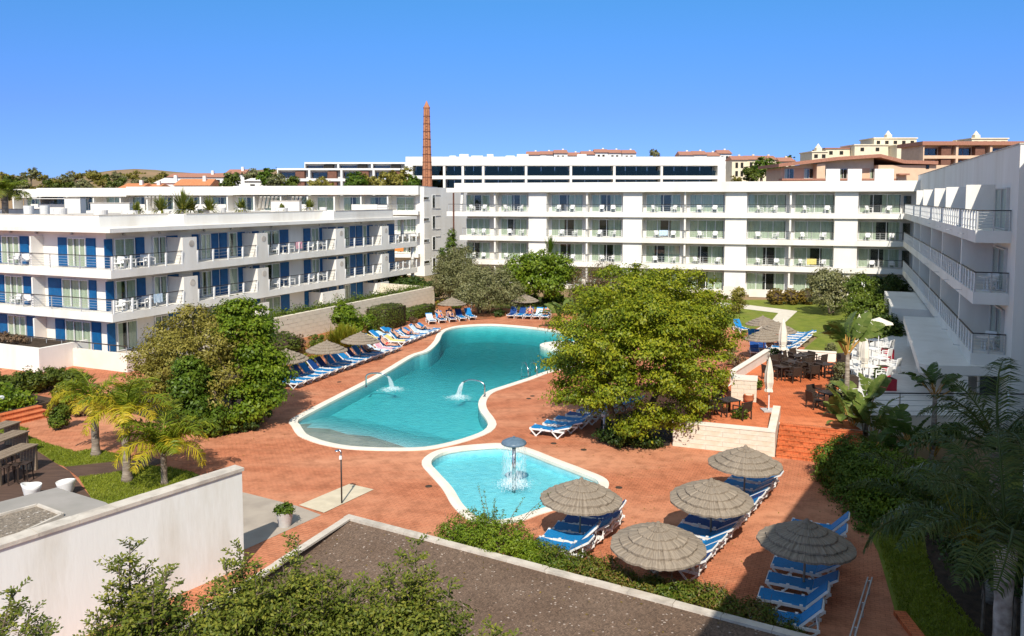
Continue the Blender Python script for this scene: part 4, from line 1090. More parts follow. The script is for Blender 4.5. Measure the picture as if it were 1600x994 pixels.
for i, p in enumerate((228, 234, 240, 246, 252, 408, 414, 420, 426, 432, 458, 464, 470)):
    s = Wpx(p, .1); m = MB(); m.bar(WF.p(s, .03, 11.2), WF.p(s + .9, -1.3, 9.6), .3, .08); m.build('awning_strut', 'plaster', W_, local=False)
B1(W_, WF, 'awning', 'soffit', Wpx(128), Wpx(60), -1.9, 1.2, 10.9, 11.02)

# ---- four storey wing across the lawn
Bo = Vector((-7.3, 100, 0)); bu = Vector((49.5, -14.5, 0)).normalized(); bnn = Vector((bu.y, -bu.x, 0))
BF = Fr((Bo.x, Bo.y), bu, bnn)
Bt = thing('hotel_wing', 'long white four storey wing with green curtained balconies across the lawn', 'hotel', (Bo.x, Bo.y, 0))
def Bp(p, d=0.0): return BF.s_at(p, d, 360)
bs0, bs1 = Bp(698), Bp(1436)
B1(Bt, BF, 'wall', 'plaster', 1.2, bs1 + 8, -12, -1.6, 0, 11.74)
B1(Bt, BF, 'roof', 'plaster', Bp(711), bs1 + 8, -13, .22, 11.75, 12.9)
B1(Bt, BF, 'roof_ledge', 'plaster', bs0, Bp(711), -6, .04, 11.75, 12.3)
BZ = (0.35, 3.35, 6.35, 9.35)
for z in BZ[1:]:
    B1(Bt, BF, 'balcony_slab', 'plaster', bs0 if z > 9 else Bp(718), bs1 + 3, -1.62, 0, z - .58, z)
B1(Bt, BF, 'plinth', 'plaster_cream', Bp(735), bs1 + 3, -1.62, -.3, 0, .35)
blocks = [(825, 853), (972.5, 1002.5), (1132.5, 1166.5), (1304, 1340.5)]
for a, b in blocks:
    for i, z in enumerate(BZ):
        B1(Bt, BF, 'wall_panel', 'plaster', Bp(a), Bp(b), -1.59, -.28, z + (.001 if i else -.35), 11.748 if i == 3 else BZ[i + 1] - .581)
bw = [(727, 766), (781, 824), (860, 911), (923, 972), (1008, 1064), (1076, 1132), (1167, 1229), (1240, 1304), (1341, 1408)]
for lv, z in enumerate(BZ):
    for i, (a, b) in enumerate(bw):
        s0, s1 = BF.s_at(a + 1, -1.3, 360), BF.s_at(b - 1, -1.3, 360)
        window(Bt, BF, s0, s1, -1.6, z + .03, z + 2.1, rc(), 4 if rnd.random() < .5 else 3, fw=.06)
    for i in (0, 2, 4, 6):
        s = (BF.s_at(bw[i][1], -.3, 360) + BF.s_at(bw[i + 1][0], -.3, 360)) / 2
        B1(Bt, BF, 'balcony_screen', 'plaster', s - .1, s + .1, -1.59, -.2, z, (11.74 if lv == 3 else BZ[lv + 1] - .582))
    e = [bs0 + .2 if lv == 3 else Bp(722), Bp(825), Bp(853), Bp(972.5), Bp(1002.5), Bp(1132.5), Bp(1166.5), Bp(1304), Bp(1340.5), Bp(1411)]
    if lv:
        for i in range(0, 10, 2): railing(Bt, BF, e[i] + .05, e[i + 1] - .05, -.08, z, .92, 2.2, 4, fin=False)
s = BF.s_at(1418, -1.3, 330)
for z in BZ[1:]: window(Bt, BF, s - .45, s + .45, -1.6, z + .02, z + 2.0, None, 1, frame='soffit')
m = MB(); q = BF.p(Bp(709, .06), .08, 3.4); m.tube([q, q + Vector((0, 0, 8.3))], .1, 8); m.build('drain_pipe', 'brick_dark', Bt, local=False)
m = MB(); a = BF.p(Bp(720), -.2, 9.4); m.bar(a, BF.p(Bp(722), -.2, 11.74), .22, .3); m.build('strut', 'plaster', Bt, local=False)
# garden wall at its foot
m = MB(); BF.box(m, Bp(1133), Bp(1150), 3.4, 3.7, 0, 1.3); t = thing('garden_pillar', 'cream garden wall stub beside the pale path on the lawn', 'wall', BF.p(Bp(1140), 3.5, 0)); m.build('wall_face', 'plaster_cream', t, local=False)
t = thing('parapet_wall', 'low cream wall under the ground floor windows beside the round bushes', 'wall', BF.p(Bp(1230), 2.2, 0)); B1(t, BF, 'wall_face', 'plaster_cream', Bp(1172), Bp(1345), 1.5, 1.75, 0, .85)

# ---- shaded wing on the right with the canopy
RF = Fr((22.5, 38.5), ru, rn)
Rt = thing('hotel_wing', 'tall wing in shade on the right with long balconies', 'hotel', (24, 38, 0))
rs1 = 50.0; RS = -1.5
B1(Rt, RF, 'wall', 'plaster', -1.22, rs1 + 4, -13, RS, T, 13.48)
B1(Rt, RF, 'roof_coping', 'coping_stone', -1.25, rs1 + 4, -1.9, RS + .04, 13.483, 13.55)
RZ = (3.43, 6.43, 9.43)
for z in RZ: B1(Rt, RF, 'balcony_slab', 'plaster', 0, rs1, RS - .02, 0, z - .58, z)
pr = [1430.5, 1441, 1458.5, 1476.5, 1507.5]
ps = [RF.s_at(p, -.15, 350) for p in pr]
ps = sorted(ps)
gap = 4.6
for z in RZ:
    top = z + 2.3 if z > 9 else z + 2.42
    for k, s in enumerate(ps): B1(Rt, RF, 'balcony_screen', 'plaster', s, s + (.16 if z > 9 else .3), RS + .002, -.15 if z > 9 else -.05, z, top)
    edges = [0.0] + ps + [rs1]
    for i in range(len(edges) - 1):
        a, b = edges[i] + .3, edges[i + 1]
        if b - a > 6:
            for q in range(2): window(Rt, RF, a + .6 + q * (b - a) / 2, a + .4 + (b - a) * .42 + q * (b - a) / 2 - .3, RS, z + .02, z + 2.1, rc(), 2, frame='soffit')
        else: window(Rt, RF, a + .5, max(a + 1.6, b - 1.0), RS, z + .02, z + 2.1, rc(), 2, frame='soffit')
    q0_ = 0.08
    cur = 0.08
    for s in ps:
        railing(Rt, RF, cur, s - .05, -.06, z, .98, 1.0, 3, fin=False, pw=.075, pmat='frame_white'); cur = s + .35
    railing(Rt, RF, cur, rs1 - .1, -.06, z, .98, 1.2, 3, fin=False, pw=.075, pmat='frame_white')
    RE = Fr(RF.p(0, 0, 0)[:2], -rn, -ru)
    railing(Rt, RE, 0.08, 1.44, -.06, z, .98, .7, 6, fin=False)
    for s in (4, 9.5, 15, 22):
        m = MB(); q = RF.p(s, -.01, z - .3); m.bar(q, q + RF.n * .32 + Vector((0, 0, .02)), .05, .03); m.build('spout', 'rail_metal', Rt, local=False)
# bent wing continuing towards the viewer, out of the frame: its roof edge throws the big shadow
ca, cb = Vector((24.3, 36.2, 0)), Vector((3.8, 3.5, 0)); cu = (cb - ca).normalized()
m = MB(); P = [(24.3, 36.2), (22.75, 34.6), (9.9, 14.8), (3.4, 4.6), (12, -2), (34, 34)]
m.prism(P, 0, 14.0); m.build('bent_wing', 'plaster', Rt, local=False)
# canopy
CZ = 2.848
c0 = G(1411.5, 494, CZ); c1 = G(1447, 571, CZ); c2 = G(1600, 574, CZ)
dd_ = (c2 - c1); tq = (RS + .004 - (c1 - RF.o).dot(RF.n)) / dd_.dot(RF.n); ci = c1 + dd_ * tq
e2 = RF.p((c0 - RF.o).dot(RF.u), RS + .004, 0)
P = [(c0.x, c0.y), (c1.x - .12, c1.y + .45), (c1.x + .05, c1.y + .12), (c1.x + .45, c1.y - .01), (ci.x, ci.y), (e2.x, e2.y)]
m = MB(); m.prism(P, 2.40, 2.848); can = m.build('canopy', 'plaster', Rt, local=False)
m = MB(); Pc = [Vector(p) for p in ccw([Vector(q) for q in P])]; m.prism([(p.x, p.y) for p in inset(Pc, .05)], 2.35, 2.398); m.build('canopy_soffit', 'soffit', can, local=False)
for px_, Yd in ((1414, None), (1490, None)):
    pass
for q in (c0 + ru * -1.0 + rn * -.5, c1 + ru * 0.6 + rn * -1.6, c1.lerp(c0, .5) + rn * -.5):
    m = MB(); m.box(q.x - .22, q.x + .22, q.y - .22, q.y + .22, T, 2.349); m.build('column', 'plaster', Rt, local=False)
# restaurant glazing under the canopy, facing the viewer and the pool
g0 = RF.p(1.6, RS + .4, 0)
GF = Fr((g0.x, g0.y), (0.985, -0.10), (-0.10, -0.985))
window(Rt, GF, -0.6, 4.8, 0, T + .02, 2.34, ((.55, .8),), 5, glass='glass_pane', frame='frame_white')
window(Rt, RF, 2.2, 9, RS + .002, T + .02, 2.34, ((.1, .3), (.6, .8)), 5, frame='frame_white')
window(Rt, RF, 9.6, 18, RS + .002, T + .02, 2.34, ((.4, .6),), 6, frame='frame_white')
# terrace edge railing, near side
NF = Fr((G(1345, 648, T).x, G(1345, 648, T).y), (27 - G(1345, 648, T).x, 36 - G(1345, 648, T).y), (0.07, -1))
t = thing('terrace_railing', 'dark topped railing along the near edge of the restaurant terrace', 'railing', NF.p(0, 0, T))
railing(t, NF, 0.3, 9.5, -.12, T, 1.0, 1.5, 4, fin=False)
# white block of steps behind the canopy
t = thing('service_block', 'plain white block with tiled face beside the canopy in the shade', 'building', RF.p(31, 2, 0))
B1(t, RF, 'wall', 'plaster', 22, 34, RS + .01, 2.4, T, 2.7)
m = MB()
p0_, p1_ = RF.p(34, 4.2, 0), RF.p(21, 4.2, 0)
hx = [RF.p(21, 4.0, T), RF.p(36, 4.0, T), RF.p(36, 4.25, T), RF.p(21, 4.25, T), RF.p(21, 4.0, T + .5), RF.p(36, 4.0, 3.3), RF.p(36, 4.25, 3.3), RF.p(21, 4.25, T + .5)]
m.hexa([hx[i] for i in (1, 0, 3, 2, 5, 4, 7, 6)]); m.build('stair_wall', 'plaster', t, local=False)

# ================================================================ FAR BUILDINGS, CHIMNEY, HILLS
def hillsheet(name, x0, x1, y0, y1, nx, ny, hf, mat):
    mb = MB(); vs = []
    for j in range(ny + 1):
        for i in range(nx + 1):
            x = x0 + (x1 - x0) * i / nx; y = y0 + (y1 - y0) * j / ny; vs.append((x, y, hf(x, y)))
    mb.add(vs, [(j * (nx + 1) + i, j * (nx + 1) + i + 1, (j + 1) * (nx + 1) + i + 1, (j + 1) * (nx + 1) + i) for j in range(ny) for i in range(nx)])
    return struct(mb.build(name, mat, None, smooth=True))
def hl(x, y):
    g = max(0, min(1, (y - 180) / 180)); g = g * g * (3 - 2 * g)
    e = 1.0 if x < -95 else max(0, 1 - (x + 95) / 120)
    return -1.5 + (23.5 * g * e + 1.5 * math.sin(x * .035) * g * e + 1.5 * math.sin(x * .09 + y * .03) * g * e) * (1 if y < 420 else max(0, 1 - (y - 420) / 300))
hillsheet('hill', -520, 40, 150, 720, 60, 40, hl, 'dry_ground')
def hr(x, y):
    g = max(0, min(1, (y - 130) / 260)); g = g * g * (3 - 2 * g); e = max(0, min(1, (x - 10) / 110))
    return -1.5 + (24 * g * e) * (1 if y < 500 else max(0, 1 - (y - 500) / 400))
hillsheet('hill', 0, 520, 120, 900, 40, 40, hr, 'dry_ground')

ch = AT(667.5, 289, 135.0)
t = thing('brick_chimney', 'tall tapering red brick factory chimney with dark iron hoops', 'chimney', (ch.x, ch.y, 0))
zt = AT(667, 170, 135).z; mb = MB(); n8 = 8
mb.lathe([(1.15, 0), (0.86, ch.z), (0.52, zt)], 8); mb.build('shaft', 'red_brick', t)
mb = MB(); mb.lathe([(0.56, zt), (0.60, zt + .25), (0.5, zt + .3), (0.06, AT(667, 158, 135).z), (0.0, AT(667, 157.5, 135).z)], 8); mb.build('cap', 'red_brick', t)
for i in range(9):
    q = i / 9; z = ch.z + (zt - ch.z) * (0.1 + .9 * q); r = 0.86 + (0.52 - .86) * (z - ch.z) / (zt - ch.z)
    mb = MB(); mb.lathe([(r + .005, z - .05), (r + .04, z - .05), (r + .04, z + .05), (r + .005, z + .05)], 8); mb.build('hoop', 'brick_dark', t)
mb = MB()
for sx in (-.16, .16): mb.bar((sx, -1.06, 4), (sx * .9, -.54, zt), .05)
for i in range(40):
    z = 5 + i * (zt - 6) / 40; r = -1.05 + .5 * (z - 4) / (zt - 4); mb.bar((-.16, r, z), (.16, r, z), .04)
mb.build('ladder', 'brick_dark', t)

def pxs(x, Y): return (x - 800) / FPX * Y / _ray(x, 300)[1] * 1.0 if False else AT(x, 280, Y).x
# white framed office-like block right behind the far wing
Y = 150.0
cx0, cx1 = pxs(634, Y), pxs(1132, Y); ztop = AT(880, 245, Y).z
t = thing('apartment_block', 'low white framed apartment block with dark glass floors behind the far wing', 'apartment building', ((cx0 + cx1) / 2, Y, 0))
CF = Fr((cx0, Y), (1, 0), (0, -1)); Wd = cx1 - cx0
B1(t, CF, 'wall', 'plaster', .3, Wd - .3, -14, -3.0, 0, ztop - 1.7)
B1(t, CF, 'roof', 'plaster', 0, Wd, -14.5, 0, ztop - 1.65, ztop)
z2 = AT(880, 277, Y).z
B1(t, CF, 'end_frame', 'plaster', 0, 1.3, -14.49, 0, 0, ztop - 1.652); B1(t, CF, 'end_frame', 'plaster', Wd - 1.3, Wd, -14.49, 0, 0, ztop - 1.652)
for k in range(4): B1(t, CF, 'floor_slab', 'plaster', 1.302, Wd - 1.302, -2.99, -.1, z2 - .35 - 3.6 * k, z2 + .3 - 3.6 * k)
bays = [645, 694, 723, 755, 822, 892, 960, 1034, 1121]
for i in range(len(bays) - 1):
    a, b = pxs(bays[i], Y) - cx0, pxs(bays[i + 1], Y) - cx0
    if i: B1(t, CF, 'pier', 'plaster', a - .22, a + .22, -2.99, -.11, 0, ztop - 1.653)
    for k in range(2):
        zb = z2 + .32 - 3.6 * k; zt_ = (ztop - 1.66) if k == 0 else z2 - .36
        window(t, CF, max(a + .3, 1.4), min(b - .3, Wd - 1.4), -2.6, zb, zt_, None if i % 3 else ((.6, .8),), max(2, int((b - a) / 2.2)), glass='glass_teal', frame='steel', fw=.08)
        m = MB(); CF.box(m, a + .3, b - .3, -.35, -.3, zb, zb + .9); m.build('glass_balustrade', 'glass_teal', t, local=False)
for i, p in enumerate((700, 716, 735, 760, 790, 808, 845, 905)):
    m = MB(); q = pxs(p, Y) - cx0; CF.box(m, q, q + 1.2 + i % 3 * .5, -6, -4, ztop + .003, ztop + .4 + .3 * (i % 2)); m.build('roof_box', 'house_white', t, local=False)

# white and brown-red terraced flats to its left
def flats(label, x0, x1, Y, ytop, nf, fh, bay, base=0.0, mats=('house_white', 'balcony_brown'), tilt=0.0, depth=12, skip=0):
    X0, X1 = pxs(x0, Y), pxs(x1, Y); zt_ = AT((x0 + x1) / 2, ytop, Y).z
    t = thing('apartment_block', label, 'apartment building', ((X0 + X1) / 2, Y, base))
    u = Vector((math.cos(tilt), math.sin(tilt), 0)); f = Fr((X0, Y), u, (u.y, -u.x)); W = (X1 - X0) / math.cos(tilt)
    B1(t, f, 'wall', mats[0], .2, W - .2, -depth, -2.0, base, zt_ - .3)
    B1(t, f, 'roof', mats[0], 0, W, -depth - .3, 0, zt_ - .55, zt_)
    nb = max(1, round(W / bay)); bl = W / nb
    for k in range(nf):
        z0 = zt_ - .55 - fh * (k + 1)
        B1(t, f, 'floor_slab', mats[0], 0.001, W - .001, -1.99, -.05, z0 - .25, z0)
        B1(t, f, 'balustrade', mats[0], 0.3, W - .3, -.2, -.06, z0 + .001, z0 + .55)
        for i in range(nb):
            if k == 0 and i < skip: continue
            window(t, f, i * bl + .4, i * bl + bl * .52, -1.999, z0 + .03, z0 + fh - .6, None, 2, frame='balcony_brown', fw=.09)
            B1(t, f, 'panel', mats[1], i * bl + bl * .56, i * bl + bl * .84, -1.999, -.4, z0 + .003, z0 + fh - .26)
    for i in range(nb + 1): B1(t, f, 'pier', mats[0], max(0.002, i * bl - .3), min(W - .002, i * bl + .3), -1.985, -.02, base, zt_ - .556)
    return t
flats('white apartment block with brown red panels left of the chimney', 433, 634, 235, 263, 4, 3.0, 9.0)
flats('upper row of white flats set back above the brown panelled block', 476, 634, 262, 253.5, 2, 2.6, 10.5, 0.0, ('house_white', 'dark_interior'))
# distant red roofed rows
def rowhouses(label, x0, x1, Y, ybase, ytop, n, mat, roof, seed, cat='row of houses', flat=False):
    rg = random.Random(seed); out = []
    X0, X1 = pxs(x0, Y), pxs(x1, Y)
    for i in range(n):
        a = X0 + (X1 - X0) * i / n; b = X0 + (X1 - X0) * (i + 1) / n * 1.0 + .0; zt_ = AT((x0 + x1) / 2, ytop, Y).z * (1 + rg.uniform(-.02, .02)); yy = Y + rg.uniform(-3, 3); zb = -2
        t = thing('terraced_house', label % ORD[i], 'house', ((a + b) / 2, yy, zb)); w = (b - a) * .49; hgt = zt_ - zb
        mb = MB(); mb.box(-w, w, -4, 4, 0, hgt - 1.6); mb.build('wall', mat, t)
        mb = MB(); mb.add([(-w - .3, -4.6, hgt - 1.59), (w + .3, -4.6, hgt - 1.59), (w + .3, 4.6, hgt - 1.59), (-w - .3, 4.6, hgt - 1.59), (-w, 0, hgt), (w, 0, hgt)], [(0, 1, 5, 4), (2, 3, 4, 5), (0, 4, 3), (1, 2, 5), (3, 2, 1, 0)]); mb.build('roof', roof, t)
        f = Fr((0, 0), (1, 0), (0, -1))
        for k in range(2):
            for s in (-.55, .15):
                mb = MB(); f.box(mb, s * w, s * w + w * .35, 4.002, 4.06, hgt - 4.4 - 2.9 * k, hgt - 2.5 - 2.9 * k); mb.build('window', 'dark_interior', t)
        mb = MB(); mb.box(w * .3, w * .3 + .7, .6, 1.3, hgt - 1.0, hgt + .5); mb.build('chimney', mat, t)
        out.append(t)
    return out
rowhouses('%s red roofed house from the left in the row on the skyline', 822, 990, 330, 250, 235.5, 8, 'house_white', 'roof_tile', 3)
rowhouses('%s pale house from the left in the skyline row right of centre', 1056, 1140, 300, 262, 236, 4, 'house_white', 'roof_tile', 4)
rowhouses('%s grey brown house from the left on the slope above the bushes', 1140, 1235, 280, 268, 244, 4, 'house_cream', 'roof_tile', 5)
# low houses with orange roofs, left
def house(label, x0, x1, Y, ybase, yeave, yridge, mat, roof, gable=False, depth=8, cat='house'):
    X0, X1 = pxs(x0, Y), pxs(x1, Y); zb = AT(x0, ybase, Y).z - 3; ze = AT(x0, yeave, Y).z; zr = AT(x0, yridge, Y).z
    t = thing('house', label, cat, ((X0 + X1) / 2, Y, zb)); w = (X1 - X0) / 2; d = depth
    mb = MB(); mb.box(-w, w, 0, d, 0, ze - zb); mb.build('wall', mat, t)
    mb = MB()
    if gable: mb.add([(-w - .3, -.4, ze - zb), (w + .3, -.4, ze - zb), (w + .3, d + .4, ze - zb), (-w - .3, d + .4, ze - zb), (0, -.4, zr - zb), (0, d + .4, zr - zb)], [(0, 1, 4), (1, 2, 5, 4), (2, 3, 5), (3, 0, 4, 5), (3, 2, 1, 0)])
    else: mb.add([(-w - .3, -.4, ze - zb), (w + .3, -.4, ze - zb), (w + .3, d + .4, ze - zb), (-w - .3, d + .4, ze - zb), (-w, d / 2, zr - zb), (w, d / 2, zr - zb)], [(0, 1, 5, 4), (2, 3, 4, 5), (0, 4, 3), (1, 2, 5), (3, 2, 1, 0)])
    mb.build('roof', roof, t)
    k = max(1, int(w * 2 / 3.5))
    for i in range(k):
        s = -w + (i + .5) * 2 * w / k
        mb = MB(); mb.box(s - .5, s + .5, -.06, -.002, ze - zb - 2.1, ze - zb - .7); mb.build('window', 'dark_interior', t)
    mb = MB(); mb.box(w * .4, w * .4 + .7, d * .3, d * .3 + .7, ze - zb, zr - zb + .7); mb.build('chimney', mat, t)
    return t
house('white house with bright orange tiled roof left of the flats', 272, 327, 190, 292, 290, 279, 'house_white', 'roof_tile_orange')
house('white house with pale orange roof at the foot of the scrub hill', 186, 220, 185, 297, 294, 286, 'house_white', 'roof_tile_orange')
house('small white gabled house beside the orange roofs', 242, 275, 196, 295, 286, 278, 'house_white', 'house_white', True)
house('long white house with a tiled roof on the left skyline', 262, 352, 225, 285, 277, 270, 'house_white', 'roof_tile')
house('white villa with a red brown hip roof on the left skyline', 352, 382, 235, 285, 272, 264, 'house_white', 'roof_tile')
house('white flat topped house behind the long white wing', 382, 432, 175, 297, 283, 278, 'house_white', 'house_white')
house('small white house with an orange roof beside the bushes', 218, 246, 188, 297, 293, 287, 'house_white', 'roof_tile_orange')

# right: peach building with a shallow red-brown roof
Y = 165.0
def R_(p, y): return AT(p, y, Y)
t = thing('apartment_block', 'peach block with a shallow bent red brown roof on the right', 'apartment building', (R_(1340, 280).x, Y, 0))
X0, X1, X2 = R_(1222, 280).x, R_(1372, 280).x, R_(1462, 280).x
PF = Fr((X0, Y), (1, 0), (0, -1)); w1_ = X1 - X0; w2_ = X2 - X0
zL, zM, zR2 = R_(1218, 256).z, R_(1372, 241).z, R_(1460, 252).z
m = MB(); PF.box(m, .5, w1_, -12, -2.2, 0, zL - .8); PF.box(m, w1_, w2_ + 9, -12, -.02, 0, zR2 - .8); m.build('wall', 'house_peach', t, local=False)
def slope_roof(pts, d0, d1, th, mat):
    m = MB()
    for (sa, za), (sb, zb) in zip(pts[:-1], pts[1:]):
        c = [PF.p(sa, d0, za - th), PF.p(sb, d0, zb - th), PF.p(sb, d1, zb - th), PF.p(sa, d1, za - th), PF.p(sa, d0, za), PF.p(sb, d0, zb), PF.p(sb, d1, zb), PF.p(sa, d1, za)]
        m.hexa([c[i] for i in (1, 0, 3, 2, 5, 4, 7, 6)])
    m.build('roof', mat, t, local=False)
slope_roof([(-1, zL), (w1_ * .55, zM - .6), (w1_, zM), (w1_ + 5, zR2 + .2), (w2_, zR2)], -13, .8, .7, 'roof_tile')
m = MB()
for (a, b, za, zb) in ((0.5, w1_ * .55, zL, zM - .6), (w1_ * .55, w1_, zM - .6, zM)):
    c = [PF.p(a, -12, zL - .81), PF.p(b, -12, zL - .81), PF.p(b, -2.21, zL - .81), PF.p(a, -2.21, zL - .81), PF.p(a, -12, za - .71), PF.p(b, -12, zb - .71), PF.p(b, -2.21, zb - .71), PF.p(a, -2.21, za - .71)]
    m.hexa([c[i] for i in (1, 0, 3, 2, 5, 4, 7, 6)])
m.build('gable_wall', 'house_cream', t, local=False)
zs = R_(1300, 279).z
B1(t, PF, 'floor_slab', 'roof_tile', 0, w1_ + 4, -2.19, 0, zs - .4, zs)
for a, b in ((1231, 1246), (1262, 1278), (1292, 1306), (1318, 1330), (1366, 1378), (1388, 1396)):
    window(t, PF, R_(a, 280).x - X0, R_(b, 280).x - X0, -2.2, zs + .02, zs + 2.1, ((0, .3),), 2, frame='house_white')
for a, b in ((1290, 1312), (1324, 1346), (1366, 1396)): B1(t, PF, 'balcony_panel', 'house_white', R_(a, 280).x - X0, R_(b, 280).x - X0, -.01, .14, zs - .5, R_(1300, 264).z)
B1(t, PF, 'pillar', 'house_peach', R_(1276, 280).x - X0, R_(1289, 280).x - X0, -2.19, -.012, zs + .002, zL)
window(t, PF, R_(1446, 280).x - X0, R_(1451, 280).x - X0, -.02, R_(1446, 264).z, R_(1446, 258).z, None, 1, frame='dark_interior', proud=.06)
B1(t, PF, 'awning', 'roof_tile', R_(1400, 280).x - X0, R_(1416, 280).x - X0, 0, 1.4, R_(1400, 274).z, R_(1400, 271.5).z)
# cream villas on the ridge
def villa(label, x0, x1, Y, ytop, yb, mat='house_cream', tower=None, nw=4, roof=None, depth=10):
    X0, X1 = pxs(x0, Y), pxs(x1, Y); zt_ = AT(x0, ytop, Y).z; zb = AT(x0, yb, Y).z
    t = thing('villa', label, 'house', ((X0 + X1) / 2, Y, 0)); f = Fr((X0, Y), (1, 0), (0, -1)); W = X1 - X0
    B1(t, f, 'wall', mat, 0, W, -depth, 0, 0, zt_ - .35)
    B1(t, f, 'roof', roof or mat, -.3, W + .3, -depth - .3, .3, zt_ - .349, zt_)
    for i in range(nw):
        s = W * (i + .5) / nw
        for k in range(2 if zt_ - zb > 5 else 1): 
            m = MB(); f.box(m, s - .55, s + .55, .003, .06, zt_ - 2.1 - 3 * k, zt_ - 1.0 - 3 * k); m.build('window', 'dark_interior', t, local=False)
    if tower:
        q = pxs(tower, Y) - X0; m = MB(); f.box(m, q - .8, q + .8, -3, -1, zt_ + .001, zt_ + 1.0); m.build('chimney', mat, t, local=False)
        m = MB(); c = f.p(q, -2, zt_ + 1.0); m.lathe([(1.0, 0.001), (0.1, 1.3), (0, 1.4)], 8, c); m.build('chimney_cap', mat, t, local=False)
    return t
villa('top cream villa with a pointed chimney on the right ridge', 1364, 1430, 252, 215, 235, tower=1390, nw=5)
villa('middle cream villa with long balcony below the ridge top', 1334, 1405, 243, 225.5, 240, nw=3)
villa('tall plain cream house beside the red roofed flats', 1400, 1442, 238, 226, 252, nw=2)
villa('small cream villa at the left end of the ridge group', 1268, 1292, 240, 236, 252, tower=1281, nw=2)
villa('low cream villa with a red roof in the ridge group', 1289, 1338, 246, 231, 250, roof='roof_tile', nw=3)
villa('far cream villa with white chimney at the right end of the ridge', 1516, 1572, 250, 215.5, 235, tower=1528, nw=4)
villa('low cream house on the ridge left of the far villa', 1492, 1522, 258, 220, 235, nw=2)
# long peach flats with red fascia, right
Y2 = 205.0
t = flats('long peach flats with a red fascia on the right below the ridge', 1441, 1600, Y2, 224, 2, 3.1, 9, 0, ('house_peach', 'balcony_brown'))
X0 = pxs(1438, Y2); f = Fr((X0, Y2), (1, 0), (0, -1)); B1(t, f, 'fascia', 'roof_tile', 0, 34, -13, .5, AT(1500, 227, Y2).z, AT(1500, 221, Y2).z)
# ================================================================ POOLSIDE THINGS
def umbrella_proto():
    t = thing('thatched_parasol', '', 'parasol')
    m = MB(); m.tube([(0, 0, -.03), (0, 0, 2.0)], .032, 10); m.build('pole', 'pole_wood', t, smooth=True)
    rg = random.Random(4)
    # overlapping rings of straw, lowest first
    R_ = [(1.30, 1.50), (1.06, 1.645), (0.81, 1.775), (0.55, 1.895), (0.28, 2.01)]
    for k, (r, z) in enumerate(R_):
        r_in = max(0.03, r - 0.40); zin = z + (r - r_in) * 0.30 - .02
        n = 72; jt = [(rg.uniform(-.022, .022), rg.uniform(-.018, .018)) for _ in range(n)]
        def jit(i, j, jt=jt): return jt[j] if i in (1, 2, 3, 4) else (0, 0)
        m = MB(); m.lathe([(r_in, zin - .10), (r - .06, z - .075), (r - .005, z - .085), (r, z - .02), (r - .05, z + .005), (r_in, zin)], n, jit=jit)
        m.build('thatch_ring', 'thatch', t, smooth=False)
    m = MB(); m.lathe([(.12, 2.05), (.085, 2.08), (.05, 2.14), (0.0, 2.17)], 16); m.build('cap', 'thatch', t)
    for k in range(8):
        a = k * math.pi / 4; m = MB(); m.bar((.03 * math.cos(a), .03 * math.sin(a), 1.92), (1.22 * math.cos(a), 1.22 * math.sin(a), 1.455), .03); m.build('rib', 'pole_wood', t)
    m = MB(); m.tube([(0, 0, 1.3), (0, 0, 1.36)], .05, 10); m.build('collar', 'pole_wood', t)
    return t
up = umbrella_proto()
UMB = [((1258, 813), 'foreground thatched parasol half in the shadow, nearest the dark hedge'), ((906, 748), 'thatched parasol beside the paddling pool edge'), ((1112, 747), 'thatched parasol in the middle of the long foreground lounger row'),
       ((1164, 697), 'thatched parasol at the far end of the long foreground lounger row'), ((1028, 815), 'thatched parasol above the trailing hedge at the near end of the lounger row'),
       ((510, 530), 'middle thatched parasol behind the left poolside loungers'), ((562, 517), 'far thatched parasol behind the left poolside loungers'), ((447, 543), 'near thatched parasol behind the left loungers, half hidden by the green tree'),
       ((706, 463), 'thatched parasol on the grass at the end of the block wall'), ((820, 458), 'thatched parasol beside the olive tree at the far end of the pool'),
       ((1193, 492), 'back one of three thatched parasols by the lawn path'), ((1215, 501), 'right one of three thatched parasols by the lawn path'), ((1195, 513), 'front one of three thatched parasols by the lawn path')]
for i, ((px, py), lab) in enumerate(UMB):
    q = G(px, py, 2.12); o = up if i == 0 else copy_tree(up)
    o.location = (q.x, q.y, 0); o['label'] = lab; o['group'] = 'thatched parasols round the pools'; o.rotation_euler = (R(rnd.uniform(-2, 2)), R(rnd.uniform(-2, 2)), rnd.uniform(0, 6))
    if py < 560: s = 1.0; o.scale = (1.0, 1.0, 0.96)

